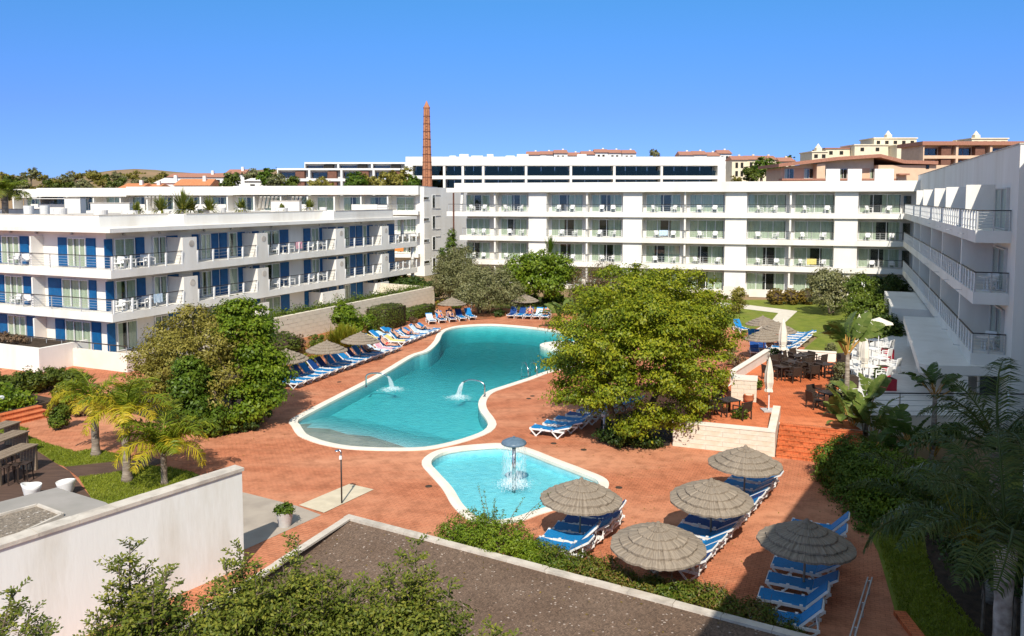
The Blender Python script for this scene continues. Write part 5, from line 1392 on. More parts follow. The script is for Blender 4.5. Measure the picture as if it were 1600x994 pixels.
def lounger_proto(ang, seat_m, back_m):
    t = thing('sun_lounger', '', 'sun lounger')
    m = MB()
    for y in (-.30, .30):
        m.bar((0, y, .32), (1.72, y, .32), .045, .075)
        for x in (.06, .60, 1.12): m.box(x - .04, x + .04, y - .035, y + .035, .36, .392)
    for x in (.02, .63, 1.25): m.bar((x, -.277, .315), (x, .277, .315), .04, .05)
    m.build('frame', 'plastic_white', t)
    for x0 in (.06, 1.12):
        for y in (-.30, .30):
            m = MB(); m.bar((x0, y, .283), (x0 + .27, y, .02), .05, .045); m.bar((x0 + .54, y, .283), (x0 + .27, y, .02), .05, .045); m.box(x0 + .22, x0 + .32, y - .03, y + .03, 0, .03); m.build('leg', 'plastic_white', t)
    m = MB(); n = 8; vs = []
    for i in range(n + 1):
        x = .03 + 1.2 * i / n; z = .365 - .02 * math.sin(math.pi * i / n); vs += [(x, -.318, z + .008), (x, .318, z + .008), (x, .318, z - .004), (x, -.318, z - .004)]
    fs = [(0, 1, 2, 3), (4 * n + 3, 4 * n + 2, 4 * n + 1, 4 * n)]
    for i in range(n):
        for j in range(4): fs.append((4 * i + j, 4 * i + 4 + j, 4 * i + 4 + (j + 1) % 4, 4 * i + (j + 1) % 4))
    m.add(vs, fs); m.build('seat', seat_m, t)
    a = R(ang); c, s = math.cos(a), math.sin(a); o = (1.25, .35)
    def bp(l, y, h): return (o[0] + l * c - h * s, y, o[1] + l * s + h * c)
    m = MB()
    for y in (-.28, .28): m.bar(bp(0, y, 0), bp(.74, y, 0), .04, .06)
    for l in (.04, .27, .5, .72): m.bar(bp(l, -.26, -.02), bp(l, .26, -.02), .04, .04)
    for y in (-.2, .2): m.bar(bp(.5, y, -.03), (1.66, y, .33), .03, .03)
    m.bar((1.66, -.277, .33), (1.66, .277, .33), .04, .04)
    for y in (-.1, .1): m.bar(bp(.04, y, -.045), bp(.72, y, -.045), .03, .02)
    m.build('back_frame', 'plastic_white', t)
    m = MB(); q = [bp(.02, -.295, .034), bp(.75, -.295, .034), bp(.75, .295, .034), bp(.02, .295, .034), bp(.02, -.295, .046), bp(.75, -.295, .046), bp(.75, .295, .046), bp(.02, .295, .046)]
    m.hexa(q); m.build('backrest', back_m, t)
    return t
PROT = {(k, f): lounger_proto(a, *fm) for k, a in (('up', 47), ('mid', 33), ('low', 16)) for f, fm in (('b', ('sling_blue', 'sling_blue')), ('n', ('sling_navy', 'sling_navy')), ('m', ('sling_blue', 'sling_navy')))}
USED = set(); LNG = []
def lounger(x, y, ax, kind, label, group, z=0.0):
    """x, y: middle of the foot end; ax: direction foot to head"""
    p = PROT[kind]; rz = math.atan2(ax[1], ax[0]) + rnd.uniform(-.05, .05)
    if kind in USED: o = copy_tree(p)
    else: o = p; USED.add(kind)
    o.location = (x, y, z); o.rotation_euler = (0, 0, rz); o['label'] = label; o['group'] = group
    LNG.append((o, kind)); return o
site = (across.x, across.y)
def row(p0, step, n, ax, kinds, lab, group, z=0.0, back=0.0):
    out = []; a = Vector((ax[0], ax[1])).normalized()
    for i in range(n):
        j = rnd.uniform(-.04, .04)
        out.append(lounger(p0[0] + step[0] * i - a.x * (back + j), p0[1] + step[1] * i - a.y * (back + j), ax, kinds[i % len(kinds)], lab % ORD[i], group, z))
    return out
rowA = row((0.72, 24.05), (.345, .585), 5, site, [('mid', 'b'), ('up', 'b'), ('mid', 'b'), ('mid', 'n'), ('up', 'n')], '%s blue sun lounger from the hedge under the parasol by the paddling pool', 'sun loungers by the paddling pool')
axB = (.84, -.545)
rowB = row((5.28 - .84 * 1.5, 22.27 + .545 * 1.5), (.447, .689), 11, axB, [('mid', 'n'), ('mid', 'b'), ('mid', 'b'), ('mid', 'b'), ('mid', 'n'), ('mid', 'b'), ('mid', 'b')], '%s sun lounger from the hedge in the long foreground row', 'sun loungers in the long foreground row')
axC = (.90, -.43)
rowC = row((6.45 - .3, 19.75 + .13), (.51, .93), 7, axC, [('up', 'b'), ('up', 'b'), ('mid', 'b'), ('mid', 'b'), ('mid', 'b'), ('up', 'b')], '%s blue sun lounger from the kerb beside the shaded parasol', 'sun loungers under the shaded parasol')
rowD = row((1.23 - .33 * .92, 36.42 + .33 * .39), (.60, .75), 8, site, [('low', 'b'), ('low', 'b'), ('mid', 'b'), ('mid', 'n'), ('mid', 'n'), ('mid', 'b')], '%s sun lounger from the lamp in the row under the big tree', 'sun loungers under the big tree')
axL = (-.935, .354)
rowL = row((-12.55 + .33 * .935, 45.5 - .33 * .354), (.30, .79), 15, axL, [('up', 'b'), ('up', 'm'), ('up', 'm'), ('up', 'b'), ('up', 'm'), ('up', 'm'), ('up', 'b'), ('up', 'b'), ('mid', 'b'), ('up', 'm'), ('up', 'b'), ('up', 'b'), ('mid', 'b')], '%s sun lounger from the green tree in the left poolside row', 'sun loungers in the left poolside row')
e0 = G(640, 541); 
rowL2 = row((e0.x - .2, e0.y + .2), (.27, .80), 8, (-.97, .22), [('mid', 'b'), ('up', 'b'), ('low', 'b'), ('mid', 'b')], '%s towel covered blue lounger beyond the left row near the pool bend', 'sun loungers at the pool bend')
rowM = row((e0.x - 2.2, e0.y + 0.2), (.30, .80), 6, (-.9, .35), [('mid', 'b'), ('low', 'b')], '%s lounger from the parasols in the second row behind the pool bend', 'sun loungers at the pool bend')
rowBL = row((-6.9, 68.6), (.86, .60), 5, (-.35, .94), [('mid', 'b'), ('up', 'b'), ('up', 'n'), ('up', 'm'), ('up', 'b')], '%s lounger in the far row left of the olive tree', 'sun loungers at the far end of the pool')
rowBR = row((-0.2, 71.9), (.78, -.16), 5, (.25, .97), [('up', 'n'), ('up', 'm'), ('up', 'm'), ('up', 'b'), ('up', 'b')], '%s lounger in the far row right of the olive tree', 'sun loungers at the far end of the pool')
p = G(1165, 521); lounger(p.x, p.y, (-.2, .98), ('up', 'b'), 'single blue sun lounger on the grass beside the big tree', 'sun loungers by the lawn')
p = G(1232, 560); q = G(1268, 528)
stp = (q - p) / 8
rowR = row((p.x - 1.5, p.y + .6), (stp.x, stp.y), 9, (.9, -.35), [('low', 'b'), ('mid', 'b')], '%s blue sun lounger from the cream parasol in the sunny row by the lawn', 'sun loungers by the lawn')
for i, (px, py) in enumerate(((1178, 536), (1190, 537), (1203, 537), (1180, 558), (1192, 552))):
    p = G(px, py); lounger(p.x, p.y, (.2, .98), ('mid', 'b' if i < 3 else 'n'), '%s blue sun lounger under the three lawn parasols' % ORD[i], 'sun loungers under the lawn parasols')
for k in PROT:
    if k not in USED:
        o = PROT[k]
        for c in list(o.children): bpy.data.objects.remove(c)
        bpy.data.objects.remove(o)
# towels lying on loungers
ANG = {'up': 47, 'mid': 33, 'low': 16}
def towel(lo, mat, label, x0=.15, back=.6):
    lift = .014
    o, kind = lo; a = R(ANG[kind[0]]); c, s = math.cos(a), math.sin(a); m = MB(); pts = [(x0 + (1.22 - x0) * i / 5, .375 + lift - .018 * math.sin(math.pi * (x0 + (1.22 - x0) * i / 5) / 1.25)) for i in range(6)]
    if back: pts += [(1.25 + c * l - .066 * s, .35 + s * l + .066 * c) for l in (.1, .3, back)]
    w = .29; vs = []
    for i, (x, z) in enumerate(pts): vs += [(x, -w, z - .03), (x, -w * .9, z + .012), (x, w * .9, z + .012), (x, w, z - .05)]
    m.add(vs, [(4 * i + j, 4 * i + 4 + j, 4 * i + 5 + j, 4 * i + 1 + j) for i in range(len(pts) - 1) for j in range(3)])
    t = m.build('towel', mat, None); t.location = o.location; t.rotation_euler = o.rotation_euler
    return tag(t, label, 'towel')
def LO(o): return next(l for l in LNG if l[0] is o)
towel(LO(rowL[12]), 'towel_pale', 'pale blue striped towel on the thirteenth lounger of the left poolside row')
towel(LO(rowL[13]), 'towel_pink', 'pink towel on the fourteenth lounger of the left poolside row')
towel(LO(rowL2[0]), 'towel_yellow', 'yellow towel on the nearest lounger at the pool bend')
towel(LO(rowL2[2]), 'towel_pale', 'pale towel on the third lounger at the pool bend')
towel(LO(rowL2[5]), 'towel_pale', 'pale blue towel spread over the sixth lounger at the pool bend')
towel(LO(rowM[1]), 'towel_yellow', 'yellow towel on a second row lounger behind the pool bend')
towel(LO(rowM[3]), 'towel_pale', 'light towel on the fourth second row lounger behind the pool bend')
towel(LO(rowBL[0]), 'towel_pale', 'pale blue towel on the leftmost lounger at the far end of the pool')
towel(LO(rowBR[3]), 'towel_pale', 'white blue towel on a lounger right of the olive tree')

# fountain, spouts, ladder, shower
F0 = G(803, 757, -.1); ft = thing('mushroom_fountain', 'blue mushroom fountain with a falling water curtain in the paddling pool', 'fountain', (F0.x, F0.y, -.4))
m = MB(); m.tube([(0, 0, 0), (0, 0, 1.95)], .075, 14); m.build('pole', 'steel', ft, smooth=True)
m = MB(); m.lathe([(.06, 1.88), (.46, 1.90), (.50, 1.93), (.47, 2.0), (.30, 2.09), (.08, 2.14), (.0, 2.145)], 32); m.build('cap', 'mushroom_blue', ft, smooth=True)
m = MB(); m.tube([(0, 0, 2.14), (0, 0, 2.2)], .05, 10); m.build('finial', 'mushroom_blue', ft)
rg = random.Random(9); m = MB()
for i in range(420):
    a = rg.uniform(0, 6.283); r = .46 + rg.uniform(-.05, .06); z = 1.88 - rg.uniform(0, .3)
    w = rg.uniform(.003, .010)
    while z > .35:
        l = rg.uniform(.04, .2); x, y = r * math.cos(a), r * math.sin(a); tx, ty = -math.sin(a) * w, math.cos(a) * w
        m.add([(x - tx, y - ty, z), (x + tx, y + ty, z), (x * 1.02 + tx, y * 1.02 + ty, z - l), (x * 1.02 - tx, y * 1.02 - ty, z - l)], [(0, 1, 2, 3)]); z -= l + rg.uniform(.05, .45); r *= 1.01
m.build('water_curtain', 'water_spray', ft)['kind'] = 'stuff'
def splash(parent, c, r, n, seed, h=.1, size=.05):
    rg_ = np.random.default_rng(seed); d = rg_.normal(size=(n, 3)); P = np.array(c) + d * np.array([r * .5, r * .5, 0]) + np.abs(rg_.normal(size=(n, 1))) * np.array([0, 0, h]) * np.exp(-(d[:, :1] ** 2 + d[:, 1:2] ** 2))
    V, F = leaf_quads(P, unit(rg_.normal(size=(n, 3)) * .6 + np.array([0, 0, 1.0])), size, .8, rg_)
    o = put('splash', np_mesh('splash', V, F, 'water_foam'), parent); o['kind'] = 'stuff'; return o
splash(ft, (0, 0, .325), .62, 2600, 1, .12, .03)
def spout(label, base, top, end, hit, seed):
    t = thing('water_spout', label, 'water spout', (base.x, base.y, 0)); o = Vector((base.x, base.y, 0)); h = .95
    d = Vector((end.x - base.x, end.y - base.y, 0)); m = MB()
    pts = [(0, 0, -.02), (0, 0, h * .7)] + [tuple(d * (1 - math.cos(a)) * .5 + Vector((0, 0, h * .7 + .25 * math.sin(a)))) for a in (.5, 1.0, 1.57, 2.0)] + [tuple(d * .95 + Vector((0, 0, h * .78)))]
    m.tube(pts, .045, 10); m.build('pipe', 'steel', t, smooth=True)
    m = MB(); m.tube([(0, 0, .03), (0, 0, .06)], .09, 12); m.build('flange', 'steel', t)
    s = Vector(pts[-1]); e = Vector((hit.x - base.x, hit.y - base.y, -.07)); rg = random.Random(seed); m = MB()
    for i in range(90):
        off = Vector((rg.uniform(-.09, .09), rg.uniform(-.09, .09), rg.uniform(-.03, .03))); prev = None; w = rg.uniform(.003, .009)
        for k in range(9):
            q = k / 8; p = s.lerp(e, q); p.z = s.z + (e.z - s.z) * q * q; p = p + off * (.4 + 1.3 * q)
            if prev is not None and rg.random() < .6:
                m.bar(prev, p, w)
            prev = p
    m.build('stream', 'water_spray', t)['kind'] = 'stuff'
    splash(t, tuple(e), .6, 1500, seed, .09, .032)
    return t
b = G(572, 606); spout('steel arch spout pouring water on the left side of the pool', b, None, b + Vector((1.35, -.35, 0)), G(613, 606.5), 3)
b = G(757, 621); spout('steel arch spout pouring water on the right side of the pool', b, None, b + Vector((-1.25, .5, 0)), G(716, 619), 4)
lb = G(829, 587); t = thing('pool_ladder', 'steel pool ladder with two curved handrails by the big tree', 'ladder', (lb.x, lb.y, 0))
for k in range(2):
    o = across * (-.35 + .7 * k) * 1.0; m = MB(); o = Vector((.55 * k - .3, .22 * k - .1, 0)); dd = Vector((-.35, .85, 0))
    m.tube([tuple(o + Vector((.15, -.4, 0))), tuple(o + Vector((.12, -.3, .55))), tuple(o + Vector((.0, 0, .8))), tuple(o + dd * .55 + Vector((0, 0, .72))), tuple(o + dd * .75 + Vector((0, 0, .2))), tuple(o + dd * .78 + Vector((0, 0, -.4)))], .03, 8); m.build('handrail', 'steel', t, smooth=True)
m = MB(); m.bar((-.55, .55, -.2), (.0, .75, -.2), .09, .03); m.build('tread', 'steel', t)
# small white island in the pool by the tree
ib = G(858, 541); t = thing('pool_island', 'small pale stone platform in the pool beside the tree crown', 'platform', (ib.x + 1.2, ib.y, -.6))
m = MB(); P = [(1.9 * math.cos(a) * (1.15 if math.cos(a) > 0 else 1), 1.7 * math.sin(a)) for a in [i * .262 for i in range(24)]]; m.prism(P, 0, .68); m.build('platform', 'coping_white', t)
sb = G(534, 787); t = thing('outdoor_shower', 'slim outdoor shower post on its pale slab', 'shower', (sb.x, sb.y, 0.02))
m = MB(); m.tube([(0, 0, 0), (0, 0, 1.72)], .028, 10); m.build('post', 'handrail_dark', t, smooth=True)
m = MB(); m.tube([(0, 0, 1.72), (0, 0, 1.86), (-.03, .02, 1.93), (-.12, .04, 1.95)], .03, 10); m.build('arm', 'steel', t, smooth=True)
m = MB(); m.lathe([(0, .03), (.08, .02), (.09, 0), (0, 0)], 14, (-.14, .04, 1.91)); m.build('shower_head', 'steel', t)
m = MB(); m.box(-.06, .03, -.05, .05, 1.62, 1.74); m.build('valve', 'plastic_white', t)
pb = G(445, 822); t = thing('plant_pot', 'grey tapered pot with a small clipped bush on the patio', 'plant pot', (pb.x, pb.y, .01))
m = MB(); m.lathe([(0, 0), (.2, 0), (.285, .48), (.295, .5), (.25, .5), (.23, .44), (0, .43)], 24); m.build('pot', 'ceramic_grey', t)
put('foliage', crown_mesh('foliage', [(0, 0, .58, .32, .32, .16), (.1, 0, .6, .22, .2, .15)], 1500, .075, 'leaf_mid', 21, clump=.07), t)
# bollard lamps
lp = thing('bollard_lamp', '', 'lamp'); m = MB(); m.tube([(0, 0, 0), (0, 0, .85)], .055, 12); m.build('post', 'plastic_white', lp, smooth=True)
m = MB(); m.lathe([(.055, .85), (.13, .88), (.16, .97), (.15, 1.05), (.10, 1.09), (0, 1.10)], 18); m.build('globe', 'plastic_white', lp, smooth=True)
m = MB(); m.tube([(0, 0, 0), (0, 0, .05)], .11, 14); m.build('base', 'plastic_white', lp)
for i, ((px, py), lab) in enumerate((((944, 680), 'white bollard lamp beside the loungers under the big tree'), ((3, 652), 'white bollard lamp at the left edge above the lawn'), ((616, 508), 'white bollard lamp beside the clipped hedge below the block wall'), ((737, 484), 'white bollard lamp in front of the olive tree'))):
    o = lp if i == 0 else copy_tree(lp); q = G(px, py); o.location = q; o['label'] = lab; o['group'] = 'white bollard lamps'
# small litter / floor drains on paving
for i, (px, py) in enumerate(((967, 762), (865, 693), (912, 703), (826, 623), (832, 619), (530, 597), (670, 760))):
    q = G(px, py); m = MB(); m.lathe([(0, .012), (.13, .012), (.14, 0)], 14, (0, 0, .001)); o = m.build('floor_drain', 'soil', None); o.location = q; tag(o, ('dark round drain in the red paving, %s' % ('by the paddling pool', 'above the mushroom fountain', 'right of the mushroom fountain', 'near the pool ladder', 'just beside the one near the ladder', 'left of the left water spout', 'left of the paddling pool')[i]), 'drain')

# ---------------------------------------------------------------- seats and tables
def wicker_proto(mat):
    t = thing('armchair', '', 'chair'); m = MB(); m.box(-.27, .27, -.27, .25, .36, .43); m.build('seat', mat, t)
    m = MB(); m.hexa([(-.29, .24, .38), (.29, .24, .38), (.29, .31, .38), (-.29, .31, .38), (-.28, .33, .86), (.28, .33, .86), (.27, .38, .86), (-.27, .38, .86)]); m.build('backrest', mat, t)
    for s in (-1, 1):
        m = MB(); m.bar((s * .3, -.28, .62), (s * .3, .31, .66), .055, .04); m.bar((s * .3, -.27, .0), (s * .3, -.27, .6), .045); m.build('arm', mat, t)
        m = MB(); m.bar((s * .28, .29, 0), (s * .28, .29, .38), .045); m.build('leg', mat, t)
    return t
def table_proto(mat, w=.8, h=.73, name='table'):
    t = thing(name, '', 'table'); m = MB(); m.box(-w / 2, w / 2, -w / 2, w / 2, h - .04, h); m.build('tabletop', mat, t)
    for x in (-1, 1):
        for y in (-1, 1):
            m = MB(); m.bar((x * (w / 2 - .05), y * (w / 2 - .05), 0), (x * (w / 2 - .05), y * (w / 2 - .05), h - .041), .05); m.build('leg', mat, t)
    return t
wc, wt_ = wicker_proto('rattan'), table_proto('rattan'); first = {}
def place(p, loc, rz, label, group, key):
    o = p if key not in first else copy_tree(p); first[key] = 1
    o.location = loc; o.rotation_euler = (0, 0, rz); o['label'] = label; o['group'] = group; return o
tabs = [((1233, 583), 'left of the cream parasol pole'), ((1246, 574), 'by the back parapet'), ((1222, 592), 'nearest the folded parasol on the left'), ((1252, 588), 'at the right of the left group'), ((1288, 588), 'in front of the white terrace edge'), ((1296, 636), 'beside the banana plant shadow'), ((1138, 648), 'behind the limestone wall under the tree'), ((1262, 571), 'in the back right corner of the terrace')]
for i, ((px, py), w) in enumerate(tabs):
    q = G(px, py, T); place(wt_, (q.x, q.y, T + .002), .38, 'dark wicker table %s' % w, 'dark wicker tables on the terrace', 'wt')
    for k in range(4 if i < 5 else 3):
        a = .38 + k * math.pi / 2 + rnd.uniform(-.2, .2); r = .82
        place(wc, (q.x + math.sin(a) * -r, q.y + math.cos(a) * r, T + .002), -(-a) * 1 if False else a * 1.0, 'wicker armchair, %s side of the table %s' % (('far', 'left', 'near', 'right')[k], w), 'dark wicker armchairs on the terrace', 'wc')
pc, pt = wicker_proto('plastic_white'), table_proto('plastic_white', .75)
for i, ((px, py), w) in enumerate((((1362, 562), 'beside the red cube'), ((1367, 548), 'behind the red cube'), ((1374, 578), 'in front of the first red cube'), ((1358, 592), 'below the folded parasol pair'))):
    q = G(px, py, T); place(pt, (q.x, q.y, T + .006), .4, 'white terrace table %s' % w, 'white tables on the tiled terrace', 'pt')
    for k in range(2):
        a = .4 + k * math.pi + .3; place(pc, (q.x - math.sin(a) * .8, q.y + math.cos(a) * .8, T + .006), a, 'white armchair %s the white table %s' % (('behind', 'in front of')[k], w), 'white armchairs on the tiled terrace', 'pc')
for i, ((px, py), lab, mt) in enumerate((((1386, 560), 'dark red cube planter at the back of the white tiled terrace', 'red_box'), ((1380, 589), 'bright red cube planter in the middle of the white tiled terrace', 'red_box'), ((1388, 609), 'dark red cube planter nearest the viewer on the tiled terrace', 'red_box'), ((1329, 605), 'dark brown cube planter beside the tall banana trunk', 'rattan'), ((1318, 583), 'tall dark planter box at the edge of the tiled terrace', 'rattan'))):
    q = G(px, py, T); t = thing('planter', lab, 'planter', (q.x, q.y, T + .006)); m = MB(); m.box(-.3, .3, -.3, .3, 0, .6 if i < 4 else 1.1); m.build('box', mt, t); m = MB(); m.box(-.26, .26, -.26, .26, .603 if i < 4 else 1.103, .62 if i < 4 else 1.12); m.build('soil', 'soil', t)
# chairs on the balconies
def chair_mesh():
    m = MB(); m.box(-.25, .25, -.24, .22, .38, .42)
    m.hexa([(-.26, .2, .40), (.26, .2, .40), (.26, .24, .40), (-.26, .24, .40), (-.25, .3, .86), (.25, .3, .86), (.25, .34, .86), (-.25, .34, .86)])
    for s in (-1, 1):
        m.bar((s * .27, -.22, 0), (s * .27, -.22, .62), .05); m.bar((s * .26, .24, 0), (s * .26, .22, .42), .05); m.bar((s * .27, -.24, .63), (s * .27, .26, .66), .06, .04)
    me = bpy.data.meshes.new('balcony_chair'); me.from_pydata(m.v, [], m.f); me.materials.append(M['plastic_white']); return me
cm = chair_mesh()
def bchair(loc, rz, label, group): o = put('balcony_chair', cm); o.location = loc; o.rotation_euler = (0, 0, rz); tag(o, label, 'chair', group)
fl_ = ('ground', 'lowest', 'middle', 'top')
bb = math.atan2(bu.y, bu.x)
for lv in (1, 2, 3):
    for i, (a, b) in enumerate(bw):
        for k, q in enumerate((.3, .74)):
            s = BF.s_at(a + (b - a) * (q + rnd.uniform(-.08, .08)), -.7, 360); bchair(BF.p(s, -.75, BZ[lv]), bb + rnd.uniform(-.7, .7) + (0.4 if k == 0 else -.4), '%s white chair, %s balcony row, %s bay of the long lawn wing' % (('left', 'right')[k], fl_[lv], ORD[i]), 'white chairs on the balconies across the lawn')
LB = [(186, 205, 'by the corner'), (222, 236, 'before the dark window'), (430, 455, 'past the first porthole screen'), (486, 506, 'beyond the lit blue shutter'), (620, 640, 'at the open far end')]
bt_mesh = bpy.data.meshes.new('balcony_table'); m = MB(); m.tube([(0, 0, .66), (0, 0, .7)], .4, 18); m.tube([(0, 0, 0), (0, 0, .66)], .05, 8); m.tube([(0, 0, 0), (0, 0, .03)], .25, 12); bt_mesh.from_pydata(m.v, [], m.f); bt_mesh.materials.append(M['plastic_white'])
for lv, z in ((1, 3.06), (2, 6.06)):
    for i, (a, b, w) in enumerate(LB):
        for k, p in enumerate((a, b)): bchair(LF.p(LF.s_at(p, -.7, 400), -.75, z), math.atan2(Lu_.y, Lu_.x) + (1.2 if k else -1.2), '%s white chair on the %s shuttered balcony %s' % (('near', 'far')[k], ('first floor', 'upper')[lv - 1], w), 'white chairs on the shuttered balconies')
        o = put('balcony_table', bt_mesh); o.location = LF.p(LF.s_at((a + b) / 2, -.8, 400), -.8, z); tag(o, 'white round table on the %s shuttered balcony %s' % (('first floor', 'upper')[lv - 1], w), 'table', 'white tables on the shuttered balconies')
    for k, p in enumerate((22, 40)): bchair(FW.p(FW.s_at(p, -.5, 420), -.5, z), math.atan2(fu.y, fu.x) + math.pi + k, '%s white chair on the %s front balcony at the left edge' % (('left', 'right')[k], ('first floor', 'upper')[lv - 1]), 'white chairs on the shuttered balconies')
for z, w in ((3.43, 'lowest'), (6.43, 'middle')):
    bchair(RF.p(1.6, -1.0, z), -.8, 'white chair on the near end of the %s shaded balcony' % w, 'white chairs on the shaded balconies'); o = put('balcony_table', bt_mesh); o.location = RF.p(1.0, -.75, z); tag(o, 'white round table on the near end of the %s shaded balcony' % w, 'table', 'white tables on the shaded balconies')
# closed parasols
cp_ = thing('closed_parasol', '', 'parasol'); m = MB(); m.tube([(0, 0, 0), (0, 0, 2.75)], .03, 8); m.build('pole', 'plastic_white', cp_)
rg = random.Random(3); jt = [rg.uniform(-.035, .045) for _ in range(16)]
m = MB(); m.lathe([(.05, .98), (.18, 1.0), (.13, 1.2), (.19, 1.5), (.17, 2.0), (.09, 2.55), (.0, 2.82)], 16, jit=lambda i, j: ((jt[j] * (1 if i in (1, 2, 3, 4) else .3)), (jt[j] if i < 2 else 0))); m.build('canopy', 'canvas', cp_)
m = MB(); m.lathe([(.14, 1.2), (.155, 1.23), (.14, 1.27)], 16); m.build('strap', 'canvas', cp_)
m = MB(); m.box(-.3, .3, -.3, .3, 0, .06); m.build('base', 'ceramic_grey', cp_)
for i, ((px, py), lab, sc) in enumerate((((1201, 642), 'closed cream parasol at the top of the limestone wall', .92), ((1222, 574), 'closed cream parasol among the dark wicker tables', 1.05), ((1344, 590), 'left one of two closed cream parasols on the tiled terrace', 1.0), ((1350, 602), 'right one of two closed cream parasols on the tiled terrace', 1.0), ((1341, 560), 'closed cream parasol behind the pair on the tiled terrace', 1.0))):
    o = cp_ if i == 0 else copy_tree(cp_); q = G(px, py, T); o.location = (q.x, q.y, T + .006); o.scale = (sc * 1.15, sc * 1.15, sc); o['label'] = lab; o['group'] = 'closed cream parasols'; o.rotation_euler = (0, 0, i * 1.3)
q = G(1372, 552, T); t = thing('open_parasol', 'small open white parasol beside the shaded wing', 'parasol', (q.x, q.y, T)); m = MB(); m.tube([(0, 0, 0), (0, 0, 2.3)], .03, 8); m.build('pole', 'plastic_white', t); m = MB(); m.lathe([(.9, 1.95), (.88, 2.0), (.03, 2.35), (0, 2.36)], 8); m.build('canopy', 'canvas', t)
# left deck: high wooden tables, stools and two white tub chairs
def slat_table(label, c, u, L_, W_, H_):
    t = thing('bar_table', label, 'table', (c.x, c.y, 0.01)); u = Vector((u[0], u[1], 0)).normalized(); v = Vector((u.y, -u.x, 0)); f = Fr((0, 0), u, v); k = 6
    for i in range(k):
        m = MB(); f.box(m, -L_ / 2, L_ / 2, -W_ / 2 + i * W_ / k + .006, -W_ / 2 + (i + 1) * W_ / k - .006, H_ - .05, H_ + .003 * (i % 2)); m.build('board', 'weathered_wood', t)
    for a in (-1, 1):
        m = MB(); f.box(m, a * (L_ / 2 - .1) - .05, a * (L_ / 2 - .1) + .05, -W_ / 2 + .03, W_ / 2 - .03, 0, H_ - .051); m.build('end_panel', 'weathered_wood', t)
    return t
dk = (G(46, 745) - G(-10, 770)); dku = Vector((dk.x, dk.y, 0)).normalized()
for i, ((px, py), lab) in enumerate((((18, 746), 'nearest weathered wooden high table on the dark deck'), ((6, 722), 'middle weathered wooden high table on the dark deck'), ((-6, 705), 'farthest weathered wooden high table at the left edge'))):
    slat_table(lab, G(px, py), dku, 2.0, .8, 1.05)
st = thing('bar_stool', '', 'stool'); m = MB(); m.box(-.19, .19, -.19, .19, .70, .74); m.build('seat', 'rattan', st)
for x in (-1, 1):
    for y in (-1, 1): m = MB(); m.bar((x * .16, y * .16, .7), (x * .2, y * .2, 0), .035); m.build('leg', 'rattan', st)
for i, (px, py) in enumerate(((10, 757), (26, 754), (40, 752), (8, 735), (22, 732))):
    o = st if i == 0 else copy_tree(st); q = G(px, py); o.location = (q.x, q.y, .01); o['label'] = 'dark bar stool %s' % ('at the left end of the nearest high table', 'in the middle of the nearest high table', 'at the right end of the nearest high table', 'at the left of the middle high table', 'at the right of the middle high table')[i]; o['group'] = 'dark bar stools at the high tables'
tc_ = thing('tub_chair', '', 'chair'); m = MB(); prof = [(.18, .0), (.22, .02), (.30, .25), (.36, .46), (.40, .62), (.37, .63), (.33, .48), (.26, .36), (0, .33)]
m.lathe(prof, 24, jit=lambda i, j: (0, (.14 * max(0, math.sin(2 * math.pi * j / 24)) if 3 <= i <= 6 else 0))); m.build('shell', 'plastic_white', tc_, smooth=True)
m = MB(); m.lathe([(.25, .365), (.24, .40), (0, .41)], 20); m.build('cushion', 'ceramic_white', tc_, smooth=True)
for i, ((px, py), lab, rz) in enumerate((((50, 779), 'left white tub chair behind the grey roof', 2.2), ((104, 773), 'right white tub chair behind the grey roof', -2.3))):
    o = tc_ if i == 0 else copy_tree(tc_); q = G(px, py); o.location = (q.x, q.y, .01); o.rotation_euler = (0, 0, rz); o.scale = (.86, .86, .8); o['label'] = lab; o['group'] = 'white tub chairs'
# handrail by the shaded path
h0, h1 = G(1347, 978), G(1362, 925); t = thing('path_handrail', 'low metal handrail beside the shaded brick path', 'handrail', (h0.x, h0.y, 0)); f = Fr((h0.x - .0, h0.y), (h1.x - h0.x, h1.y - h0.y), (-1, 0)); L2 = (h1 - h0).length + 3
for k in range(2): m = MB(); m.bar(f.p(-2.5, k * .12, .42 + .0), f.p(L2 - 3, k * .12, .42), .032); m.build('rail', 'ceramic_grey', t, local=False)
for k in range(4): m = MB(); m.bar(f.p(-2.3 + k * (L2 - .6) / 3.2, .06, 0), f.p(-2.3 + k * (L2 - .6) / 3.2, .06, .40), .05); m.build('post', 'rail_metal', t, local=False)
t = thing('kerb_wall', 'low terracotta kerb wall between the shaded path and the lawn', 'wall', (h0.x + .5, h0.y, 0)); P = [(9.55, 8), (9.62, 14), (9.95, 18.6), (10.1, 20.3), (10.4, 20.25), (10.25, 18.5), (9.92, 14), (9.85, 8)]
m = MB()
for i in range(3):
    a, b, c, d = P[i], P[i + 1], P[6 - i], P[7 - i]; m.hexa([(*a, -.02), (*d, -.02), (*c, -.02), (*b, -.02), (*a, .12), (*d, .12), (*c, .12), (*b, .12)])
m.build('wall_face', 'paving_orange', t, local=False)
# dark pole in front of the shaded wing
q = AT(1577, 600, 33.0); q2 = AT(1570, 742, 33.0); t = thing('flag_pole', 'slim pale metal pole in front of the shaded glazed corner', 'pole', (q.x, 33.0, 0)); m = MB(); m.tube([(0, 0, 0), (0, 0, q.z + .4)], .05, 10); m.build('shaft', 'rail_metal', t, smooth=True); m = MB(); m.tube([(0, 0, 0), (0, 0, .08)], .14, 12); m.build('base', 'rail_metal', t)

